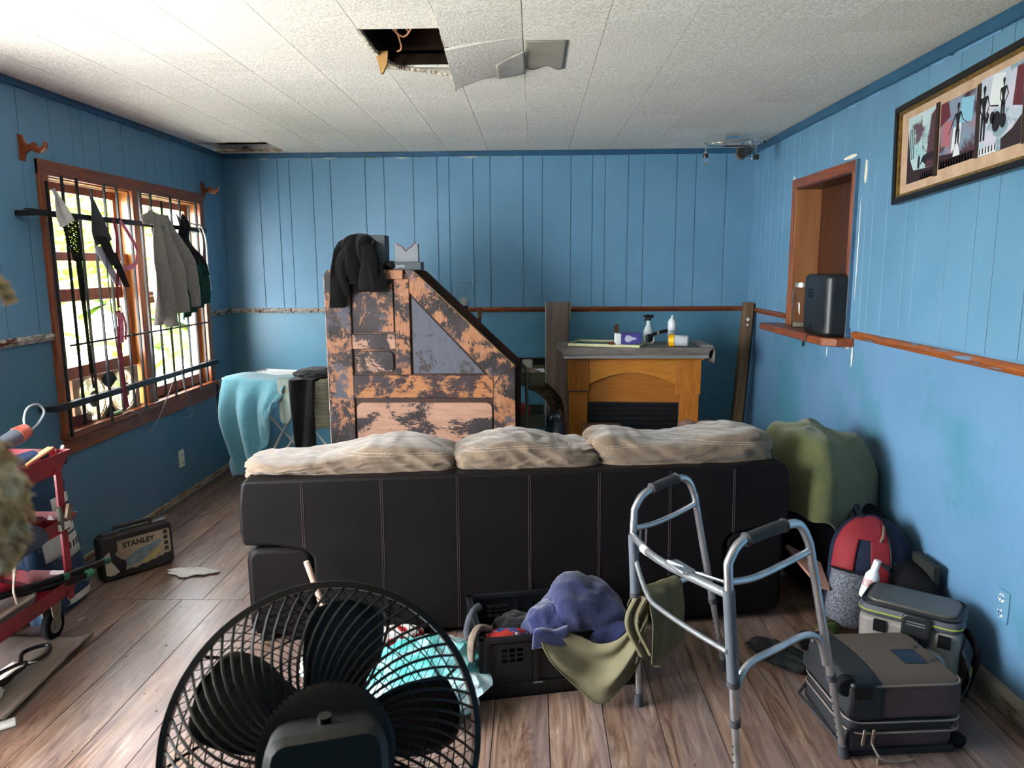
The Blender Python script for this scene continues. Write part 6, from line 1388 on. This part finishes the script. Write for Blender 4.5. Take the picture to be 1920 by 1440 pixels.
# shoe, yellow block, black glove
sh = thing('camouflage_shoe', 'camouflage low shoe on the floor between walker and cooler bag', 'shoe', (1.22, 2.90, 0), R(60))
CAM = mat('camouflage cloth', '3a4a26', '5c5a3c', rough=.85, scale=14, lo=.45, hi=.52, c3='2a2018', s3=12, lo3=.52, hi3=.55)
M().blob((.0, 0, .045), (.27, .10, .085), sub=4, sq=2.6, flat=-.02).make('upper', CAM, sh)
M().rbox((0, 0, .012), (.275, .10, .022), r=.048).make('sole', BLKPL, sh)
M().blob((-.08, 0, .075), (.10, .075, .05), sub=3, ridge=.1).make('tongue', mat('dusty pink brown lining', '7c5c50', rough=.9), sh)
M().blob((1.275, 2.81, .03), (.06, .05, .06), sub=2, sharp=.2, flat=-.03).make('yellow_lump', mat('pale yellow foam', 'd8bf5c', rough=.8), label='small pale yellow lump between the shoe and the cooler bag', cat='lump', smooth=False)
M().blob((1.33, 2.98, .05), (.18, .12, .10), sub=3, ridge=.25, seed=8, flat=-.05).make('brown_glove', mat('brown pink leather', '5c3830', '7c5648', rough=.8, scale=16), label='brown leather glove behind the camouflage shoe', cat='glove')
M().blob((.985, 2.76, .03), (.28, .13, .07), sub=4, ridge=.3, freq=2.4, seed=14, rz=-.9, flat=-.03).make('black_rag', mat('mottled black cloth', '121214', '2a302e', rough=.9, scale=14), label='crumpled black cloth on the floor behind the walker leg', cat='cloth')

# ================================================================== WALKING FRAME
wk = thing('walking_frame', 'folding aluminium walking frame with grey hand grips', 'walking frame', (.69, 2.29, 0))
AL = mat('satin aluminium tube', 'c0c2c6', rough=.28, metal=.85, c2='a8aab0', scale=14)
GRIP = mat('grey foam grip', '333336', rough=.7); RUB = mat('grey rubber tip', '3a3b40', rough=.75); SLV = mat('blue grey sleeve', '555b64', rough=.5)
def wt(name, pts, r, m_=AL, n=8, sm=True, par=wk): return M().tube(spline(pts, 6) if sm else pts, r, 12).make(name, m_, par, world=True)
for (A_, T_, top, g0, g1, mid, low, B0) in (
    ((.378, 2.45, 0), (.340, 2.424, .66), [(.344, 2.427, .745), (.372, 2.446, .788), (.42, 2.478, .808), (.504, 2.534, .824), (.553, 2.566, .806), (.583, 2.587, .745)], (.405, 2.468, .805), (.508, 2.537, .8245),
     [(.349, 2.431, .676), (.42, 2.478, .676), (.50, 2.53, .690), (.592, 2.592, .715)], [(.362, 2.44, .32), (.366, 2.442, .37), (.40, 2.465, .41), (.479, 2.517, .418), (.56, 2.572, .43), (.63, 2.618, .425), (.668, 2.643, .36)], (.746, 2.695, 0)),
    ((.590, 1.908, 0), (.518, 1.861, .72), [(.513, 1.858, .79), (.54, 1.876, .832), (.585, 1.906, .847), (.697, 1.98, .852), (.756, 2.019, .838), (.795, 2.045, .775)], (.565, 1.893, .842), (.70, 1.982, .8525),
     [(.524, 1.865, .735), (.60, 1.915, .725), (.70, 1.982, .735), (.800, 2.049, .752)], [(.560, 1.888, .34), (.566, 1.892, .43), (.60, 1.916, .472), (.70, 1.98, .485), (.80, 2.05, .487), (.86, 2.09, .45), (.893, 2.112, .36)], (.999, 2.181, 0))):
    A_, T_, B0 = V(A_), V(T_), V(B0); tops = [V(p) for p in top]; e = tops[-1]
    legA = lambda z: A_.lerp(T_, z / T_.z); legB = lambda z: B0.lerp(e, z / e.z)
    M().tube([legA(.30), legA(.45), T_] + spline(tops, 6) + [legB(.55), legB(.30)], .0127, 12).make('side_tube', AL, wk, world=True)
    for leg in (legA, legB):
        lg = M().tube([leg(.02), leg(.33)], .0108, 12).make('leg_extension', AL, wk, world=True)
        M().tube([leg(.0), leg(.006), leg(.035), leg(.05)], [.017, .0175, .015, .0145], 16).make('rubber_tip', RUB, lg, world=True)
        M().tube([leg(.30), leg(.322)], .0158, 14).make('collar', RUB, lg, world=True)
        h_ = M()
        for k in range(7):
            p = leg(.08 + .026 * k); h_.cyl(p + V((-.0101, -.0035, 0)), p + V((-.0118, -.0042, 0)), .0028, n=8)
        h_.make('pin_holes', BLKPL, lg, world=True, kind='stuff')
    g0, g1 = V(g0), V(g1); d_ = (g1 - g0).normalized()
    M().tube([g0, g0 + d_ * .004, g0 + d_ * .01] + [g0.lerp(g1, .1 + .8 * i / 6) + V((0, 0, .0015 * math.sin(i / 6 * PI))) for i in range(7)] + [g1 - d_ * .01, g1 - d_ * .004, g1], [.018, .021, .017] + [.0175] * 7 + [.017, .021, .018], 16).make('hand_grip', GRIP, wk, world=True)
    wt('side_bar', mid, .0098); wt('lower_side_bar', low, .0105)
    M().tube([legA(.43 if A_.x < .5 else .43), legA(T_.z - .005)], .0165, 14).make('hinge_sleeve', SLV, wk, world=True)
    M().tube([legA(.425), legA(.442)], .0185, 14).make('collar', RUB, wk, world=True)
wt('cross_bar', [(.339, 2.424, .655), (.355, 2.33, .655), (.375, 2.23, .66), (.42, 2.10, .67), (.47, 1.98, .685), (.518, 1.861, .70)], .0125)
wt('cross_bar', [(.352, 2.432, .565), (.36, 2.36, .53), (.375, 2.26, .50), (.40, 2.18, .50), (.46, 2.02, .515), (.523, 1.865, .535)], .0082)
M().cbox((.43, 2.07, .690), (.10, .045, .010), rz=-1.2, ry=-.05).make('release_lever', AL, wk, world=True, bevel=.003)
M().tube([(.40, 2.10, .695), (.47, 2.03, .688), (.53, 1.90, .715), (.56, 1.893, .722)], .006, 8, flat=.6).make('release_lever', AL, wk, world=True)
for dx in (0, .022): M().cbox((.368 + dx, 2.445 + dx * .6, .63), (.006, .006, .075), rx=.1).make('clip_spring', AL, wk, world=True)
M().cbox((.375, 2.44, .595), (.035, .02, .014)).make('clip_base', AL, wk, world=True, bevel=.002)
M().tube([(.357, 2.30, .656), (.365, 2.26, .658)], .0133, 12).make('paper_label', WHITEP, wk, world=True)

# ================================================================== CRATE AND CLOTHES
cr = thing('folding_crate', 'black folding plastic crate full of clothes behind the sofa', 'crate', (-.199, 2.462, 0), R(11.9))
CL, CWd, CH = .60, .385, .235
CRM = mat('black crate plastic', '0f1013', '16171b', rough=.42, spec=.5, scale=8)
M().box(0, CL, 0, CWd, .0, .012).make('crate_floor', CRM, cr, smooth=False)
def wall(name, T):
    def mk(nm, mm, par): return mm.make(nm, CRM, par, smooth=False, bevel=.002)
    L_ = CL if T[1] == 'x' else CWd
    def B(a0, a1, d0, d1, z0, z1):
        if T[1] == 'x': return (a0, a1, T[0] + d0 * T[2], T[0] + d1 * T[2], z0, z1) if T[2] > 0 else (a0, a1, T[0] + d1 * T[2], T[0] + d0 * T[2], z0, z1)
        return (T[0] + d0 * T[2], T[0] + d1 * T[2], a0, a1, z0, z1) if T[2] > 0 else (T[0] + d1 * T[2], T[0] + d0 * T[2], a0, a1, z0, z1)
    w_ = M()
    w_.box(*B(0, L_, 0, .02, CH - .016, CH)); w_.box(*B(0, L_, 0, .018, .0, .055)); w_.box(*B(0, .028, 0, .018, .055, CH - .016)); w_.box(*B(L_ - .028, L_, 0, .018, .055, CH - .016))
    n = 3 if L_ > .5 else 2; pw_ = (L_ - .056) / n
    for i in range(n):
        a0 = .028 + i * pw_; a1 = a0 + pw_
        if i: w_.box(*B(a0 - .008, a0 + .008, .0, .016, .055, CH - .016))
        # recessed field with a 3 x 3 grid of open slots
        sx0, sx1, sz0, sz1 = a0 + pw_ * .30, a0 + pw_ * .75, CH - .10, CH - .045
        w_.box(*B(a0, sx0, .009, .013, .055, CH - .016)); w_.box(*B(sx1, a1, .009, .013, .055, CH - .016)); w_.box(*B(sx0, sx1, .009, .013, .055, sz0)); w_.box(*B(sx0, sx1, .009, .013, sz1, CH - .016))
        for k in (1, 2):
            xx = sx0 + (sx1 - sx0) * k / 3; zz = sz0 + (sz1 - sz0) * k / 3
            w_.box(*B(xx - .003, xx + .003, .008, .014, sz0, sz1)); w_.box(*B(sx0, sx1, .008, .014, zz - .003, zz + .003))
        w_.box(*B(a0 + .018, a1 - .018, .005, .010, CH - .028, CH - .024)); w_.box(*B(a0 + .018, a1 - .018, .005, .010, .068, .072)); w_.box(*B(a0 + .018, a0 + .022, .005, .010, .072, CH - .028)); w_.box(*B(a1 - .022, a1 - .018, .005, .010, .072, CH - .028))
    for k in range(int(L_ / .03)): w_.box(*B(.03 + k * .03, .034 + k * .03, -.003, .0, .012, .05))
    w_.make(name, CRM, cr, smooth=False)
wall('long_wall', (0, 'x', 1)); wall('long_wall', (CWd, 'x', -1)); wall('short_wall', (0, 'y', 1)); wall('short_wall', (CL, 'y', -1))
M().box(.20, .235, -.0035, -.003, .05, .056).make('white_print', mat('grey print', '8a8a90', rough=.5), cr, smooth=False)
NT = mat('navy terry towel', '1c2142', '28305c', rough=1, scale=4, bump=.6, bscale=130, sheen=.4)
TWB = mat('navy towel', '', rough=1) if 'navy towel' in MATS else NT
bt = M().blob((.185, 2.665, .225), (.32, .24, .33), sub=5, ridge=.11, freq=1.15, seed=21, amp=.22).blob((.06, 2.615, .20), (.22, .17, .22), sub=5, ridge=.11, freq=1.3, seed=4, amp=.15).blob((.28, 2.64, .19), (.24, .2, .18), sub=5, ridge=.11, freq=1.3, seed=15, amp=.15).make('navy_towel', NT, label='navy blue towel piled up in the black crate', cat='towel')
M().grid(lambda u, v: (.0 + .13 * u - .01 * v, 2.505 + .027 * u - .035 * math.sin(min(1, v * 1.6) * PI / 2), .252 + .012 * math.sin(v * 3) - (0 if v < .45 else (v - .45) * .10) + .006 * math.sin(u * 8)), 14, 12).make('towel_end', NT, bt, world=True, solid=.016, sub=1)
M().blob((-.07, 2.69, .12), (.24, .26, .2), sub=5, ridge=.16, freq=2, seed=33).make('black_clothes', BLKF, label='black clothes in the left half of the crate', cat='clothes')
M().blob((.27, 2.76, .13), (.26, .22, .22), sub=5, ridge=.15, freq=2, seed=35).make('dark_clothes', mat('charcoal jersey', '1c1d22', '262830', rough=.95, scale=10), label='charcoal clothes behind the navy towel in the crate', cat='clothes')
PAT = mat('red and blue patterned cotton', '8c2a22', '1f3a66', rough=.85, scale=16, lo=.48, hi=.5, c3='b8b4ae', s3=22, lo3=.58, hi3=.6)
M().blob((-.105, 2.545, .215), (.16, .075, .05), sub=4, ridge=.12, freq=2, seed=5, rz=.2).make('patterned_cloth', PAT, label='red and blue patterned cloth at the near left of the crate', cat='cloth')
TNS = mat('taupe sock', '5c5048', '7a6c62', rough=.95, scale=12, bump=.4, bscale=60)
M().tube(spline([(-.165, 2.55, .235), (-.205, 2.53, .25), (-.225, 2.50, .225), (-.23, 2.485, .18), (-.228, 2.48, .145)], 8), [.022, .022, .022, .022, .022, .022, .022, .023, .024, .024, .024, .024, .024, .025, .026, .027, .027, .027, .027, .027, .027, .027, .027, .026, .026, .025, .024, .023, .022, .021, .019, .014, .006], 12, flat=.6).make('taupe_sock', TNS, label='taupe sock hanging over the near left corner of the crate', cat='sock')
M().tube(spline([(-.215, 2.72, .245), (-.238, 2.69, .235), (-.252, 2.67, .20), (-.258, 2.65, .165), (-.25, 2.64, .15)], 8), [.016] * 12 + [.019] * 12 + [.018] * 8 + [.008], 12, flat=.7).make('grey_sock', mat('dark grey sock', '3a3c42', '4a4c54', rough=.95, scale=12), label='dark grey sock hanging over the left wall of the crate', cat='sock')
KH = mat('khaki jersey', '5c5643', '6a644f', rough=.9, scale=5, bump=.25, bscale=50, c3='5c563f', s3=4, lo3=.55, hi3=.75)
def bez(P, t):
    n = len(P) - 1; t = t * n; i = min(int(t), n - 1); q = t - i
    g = lambda k: V(P[max(0, min(n, k))])
    a, b, c_, d_ = g(i - 1), g(i), g(i + 1), g(i + 2)
    return .5 * ((2 * b) + (c_ - a) * q + (2 * a - 5 * b + 4 * c_ - d_) * q * q + (3 * b - a - 3 * c_ + d_) * q ** 3)
top_ = [(.02, 2.492, .258), (.09, 2.50, .262), (.17, 2.505, .235), (.24, 2.49, .215), (.31, 2.455, .26), (.36, 2.43, .35), (.405, 2.425, .435)]
bot_ = [(.022, 2.468, .235), (.065, 2.445, .17), (.12, 2.432, .105), (.18, 2.43, .055), (.25, 2.428, .022), (.33, 2.425, .10), (.39, 2.42, .22)]
khs = M().grid(lambda u, v: bez(top_, u).lerp(bez(bot_, u), v) + V((-.2, -1, .2)).normalized() * (.022 * math.sin(v * 9 + u * 3) * math.sin(v * PI) * (.4 + u) + .012 * math.sin(u * 14 + v * 6) * v), 40, 30).make('khaki_shirt', KH, solid=.004, sub=1, label='khaki shirt slung from the walking frame bar to the crate rim', cat='shirt')
def kf(u, v):
    P0 = V((.375, 2.43, .445)).lerp(V((.515, 2.525, .452)), u)
    if v < .2: off = V((.045, -.06, 0)) * -(1 - v / .2); z = -.10 * (1 - v / .2) ** 2
    else: off = V((.028, -.04, 0)) * (.5 + .4 * min(1, (v - .2) * 3)); z = -(v - .2) / .8 * (.245 + .03 * math.sin(u * 5))
    p = P0 + off; p.z += z + (.012 if v < .3 else 0)
    n_ = V((.55, -.83, 0)); p += n_ * (.016 * (.5 + .5 * math.sin(u * 16 + 2 * v)) * min(1, v * 2))
    p += V((-.83, -.55, 0)) * (.0 + .02 * v * math.sin(u * 3))
    return p
M().grid(kf, 34, 26).make('shirt_body', KH, khs, world=True, solid=.004, sub=1)
M().grid(lambda u, v: V((.345, 2.405, .435)).lerp(V((.39, 2.40, .44)), u) + V((-.03 * math.sin(v * 4), -.01 * math.sin(u * 8), -.22 * v)), 12, 16).make('sleeve', KH, khs, world=True, solid=.006, sub=1)
M().tube([bez(bot_, i / 20) + V((-.2, -1, .2)).normalized() * (.012 * math.sin(i / 20 * 14 + 6)) for i in range(1, 15)], .0035, 6).make('waist_seam', mat('khaki seam', '5a543e', rough=.9), khs, world=True)
# ================================================================== FLOOR LITTER BEHIND THE FAN
st2 = thing('broom_handle', 'pale wooden broom handle leaning on the back of the sofa', 'stick', (-.72, 2.58, 0))
M().tube([(-.722, 2.585, .05), (-.923, 2.80, .388)], .0125, 14).make('handle', mat('pale turned wood', '8a6a5c', 'a08478', rough=.6, scale=4, st=(6, 6, 1)), st2, world=True)
M().tube([(-.9225, 2.7995, .387), (-.925, 2.803, .392)], .0118, 14).make('sawn_end', mat('bright sawn wood', 'd8c4a8', rough=.8), st2, world=True)
M().cbox((-.72, 2.58, .028), (.20, .05, .05), rz=.5).make('broom_head', mat('white brush block', 'd8d6d2', rough=.6), st2, world=True, bevel=.008)
TB = mat('teal plastic film', '4aa8a0', '8cc0cc', rough=.25, scale=7, c3='cfdfe4', s3=5, lo3=.50, hi3=.60, spec=.6)
M().blob((-.40, 2.50, .075), (.42, .46, .17), sub=5, sharp=.35, freq=1.8, ridge=.16, seed=5, rz=.3, flat=-.072).make('teal_plastic_bag', TB, label='teal plastic bag crumpled on the floor behind the black fan', cat='bag', ang=25)
M().blob((-.29, 2.62, .06), (.16, .22, .12), sub=4, sharp=.35, freq=2, seed=9, flat=-.058).make('blue_plastic_bag', mat('pale blue film', '86b8dc', 'a8cfe6', rough=.25, scale=8), label='pale blue plastic bag on the floor beside the crate', cat='bag', ang=25)
M().blob((-.79, 2.60, .05), (.20, .34, .10), sub=4, sharp=.25, freq=2, ridge=.1, seed=2, rz=.35, flat=-.048).make('white_bag', mat('white film', 'e2e0dc', rough=.4), label='white plastic bag by the broom head behind the fan', cat='bag', ang=25)
ck_ = M().blob((-.60, 2.86, .04), (.26, .10, .08), sub=4, sharp=.2, freq=2, seed=7, rz=.35, flat=-.038).make('snack_packet', mat('white and red foil packet', 'd8d4d2', 'b82a30', rough=.35, scale=9, lo=.52, hi=.54), label='crumpled white and red snack packet against the sofa base', cat='packet', ang=25)
M().blob((-.70, 2.78, .03), (.10, .09, .06), sub=3, sharp=.3, seed=3, flat=-.028).make('grey_wrapper', mat('grey foil', '6a6c72', '9a9ca4', rough=.3, scale=14), label='small grey wrapper beside the red and white packet', cat='wrapper', ang=25)
M().blob((-.19, 2.31, .006), (.016, .01, .008), sub=1).make('green_crumb', mat('green scrap', '3c9a6c'), label='tiny green scrap on the planks in front of the crate', cat='scrap')

# ================================================================== FAN IN THE FOREGROUND
FC = V((-.340, 1.084, .803)); ax = V((-.27, .885, -.40)).normalized()
q_ = ax.to_track_quat('Z', 'Y').to_matrix().to_4x4()
fan = thing('pedestal_fan', 'large black pedestal fan seen from behind in the foreground', 'fan', (FC.x + .06, FC.y - .16, 0))
FT = Matrix.Translation(FC) @ q_                        # local +Z = blowing direction (away from the camera)
FB = mat('black fan plastic', '040405', rough=.4, spec=.35); FW = mat('black coated wire', '050506', rough=.38, spec=.4)
RR = .243
def fm(mm_fn, name, m_, par=fan, **k):
    mm = M(); mm.T = FT; mm_fn(mm); return mm.make(name, m_, par, world=True, **k)
fm(lambda m: m.lathe([(RR, -.022), (RR + .011, -.018), (RR + .012, .012), (RR + .002, .016), (RR - .001, 0), (RR, -.022)], 96), 'rim_band', FB)
def dome(r, d, zb): t = (r - .07) / (RR - .07); return zb + d * (1 - max(0, t) ** 2.6)
rg_ = fan
def rear(m):
    for i in range(66):
        a = 2 * PI * i / 66; pts = []
        for k in range(9):
            r = .075 + (RR - .075) * k / 8; b = a + .50 * (k / 8) ** 1.2
            pts.append((r * math.cos(b), r * math.sin(b), -.016 - (.082 * (1 - ((r - .075) / (RR - .075)) ** 3.2))))
        m.tube(pts, [.0024 + .0004 * (1 - k / 8) for k in range(9)], 5)
fm(rear, 'rear_spokes', FW, kind='stuff')
def rings(m):
    for r in (.10, .125, .15, .175, .20, .222):
        z = -.016 - (.082 * (1 - ((r - .075) / (RR - .075)) ** 3.2)); m.tube([(r * math.cos(2 * PI * i / 72), r * math.sin(2 * PI * i / 72), z) for i in range(72)], .0016, 4, closed=True)
fm(rings, 'rear_rings', FW, kind='stuff')
def thick(m):
    for i in range(9):
        a = 2 * PI * (i + .5) / 9; pts = []
        for k in range(9):
            r = .07 + (RR - .07) * k / 8; b = a - .35 * (k / 8)
            pts.append((r * math.cos(b), r * math.sin(b), .014 + .06 * (1 - ((r - .07) / (RR - .07)) ** 3)))
        m.tube(pts, .0028, 5)
fm(thick, 'front_ribs', FW)
def front(m):
    for i in range(84):
        a = 2 * PI * i / 84; pts = []
        for k in range(8):
            r = .05 + (RR - .05) * k / 7; b = a - .75 * (k / 7)
            pts.append((r * math.cos(b), r * math.sin(b), .014 + .06 * (1 - ((r - .05) / (RR - .05)) ** 3)))
        m.tube(pts, .0010, 4)
    for r in (.09, .13, .17, .21): m.tube([(r * math.cos(2 * PI * i / 72), r * math.sin(2 * PI * i / 72), .014 + .06 * (1 - ((r - .05) / (RR - .05)) ** 3)) for i in range(72)], .0012, 4, closed=True)
fm(front, 'front_spokes', FW, kind='stuff')
fm(lambda m: m.lathe([(0, .078), (.05, .078), (.055, .07), (.05, .06), (0, .06)], 28), 'front_badge', FB)
fm(lambda m: m.lathe([(0, .03), (.055, .028), (.062, .01), (.062, -.03), (0, -.03)], 28), 'blade_hub', FB)
# up direction of the picture in fan space: local angle measured from the lateral axis
lx = (q_.inverted() @ V((0, 0, 1)).to_4d()).to_3d(); up_a = math.atan2(lx.y, lx.x)
for k in range(5):
    a = up_a + .13 + 2 * PI * k / 5
    def bf(u, v, a=a):
        r = .045 + .178 * v; half = (.032 + .046 * math.sin(min(1, v * 1.05) * PI * .72)) * (1 if v < .86 else max(.12, math.sqrt(max(0, 1 - ((v - .86) / .14) ** 2))))
        s = (u - .5) * 2 * half; tw = .55
        x = r; y = s * math.cos(tw) + .018 * math.sin(v * 2); z = s * math.sin(tw) - .004
        return (x * math.cos(a) - y * math.sin(a), x * math.sin(a) + y * math.cos(a), z)
    fm(lambda m: m.grid(bf, 10, 18), 'blade', FB, solid=.003)
fm(lambda m: m.lathe([(0, -.105), (.094, -.105), (.104, -.098), (.104, -.090), (.06, -.08), (0, -.08)], 40), 'rear_plate', FB)
fm(lambda m: m.rbox((.03 * math.cos(up_a + PI), .03 * math.sin(up_a + PI), -.165), (.175, .165, .15), r=.03, rz=up_a), 'motor_housing', mat('dark charcoal housing', '0a0b0d', '0e1012', rough=.45), bevel=0)
fm(lambda m: m.cyl((0, 0, 0), (0, 0, -.1), .02), 'shaft', FB)
pb_ = FC - ax * .15
M().tube([pb_ + V((0, 0, -.045)), pb_ + V((.0, .0, -.12)), V((pb_.x, pb_.y, .06))], [.03, .02, .018], 16).make('pole', FB, fan, world=True)
M().lathe([(0, 0), (.19, 0), (.19, .012), (.15, .03), (.03, .06), (0, .06)], 40, c=(pb_.x, pb_.y, 0)).make('base', FB, fan, world=True)
M().cyl(pb_ + V((0, 0, .05)), pb_ + V((0, 0, .075)), .010).make('oscillation_knob', FB, fan, world=True)

mm = M(); rr = random.Random(19)
for k in range(70):
    x, y = rr.uniform(-1.9, 1.6), rr.uniform(1.6, 3.3); s_ = rr.uniform(.002, .0045)
    mm.cbox((x, y, s_ * .4), (s_ * 1.6, s_, s_ * .8), rz=rr.uniform(0, 3))
mm.make('floor_debris', mat('dark dirt crumb', '2c2019', '8c7c6c', rough=.9, scale=3), kind='stuff', label='small dark crumbs of dirt scattered over the plank floor', cat='debris', smooth=False)
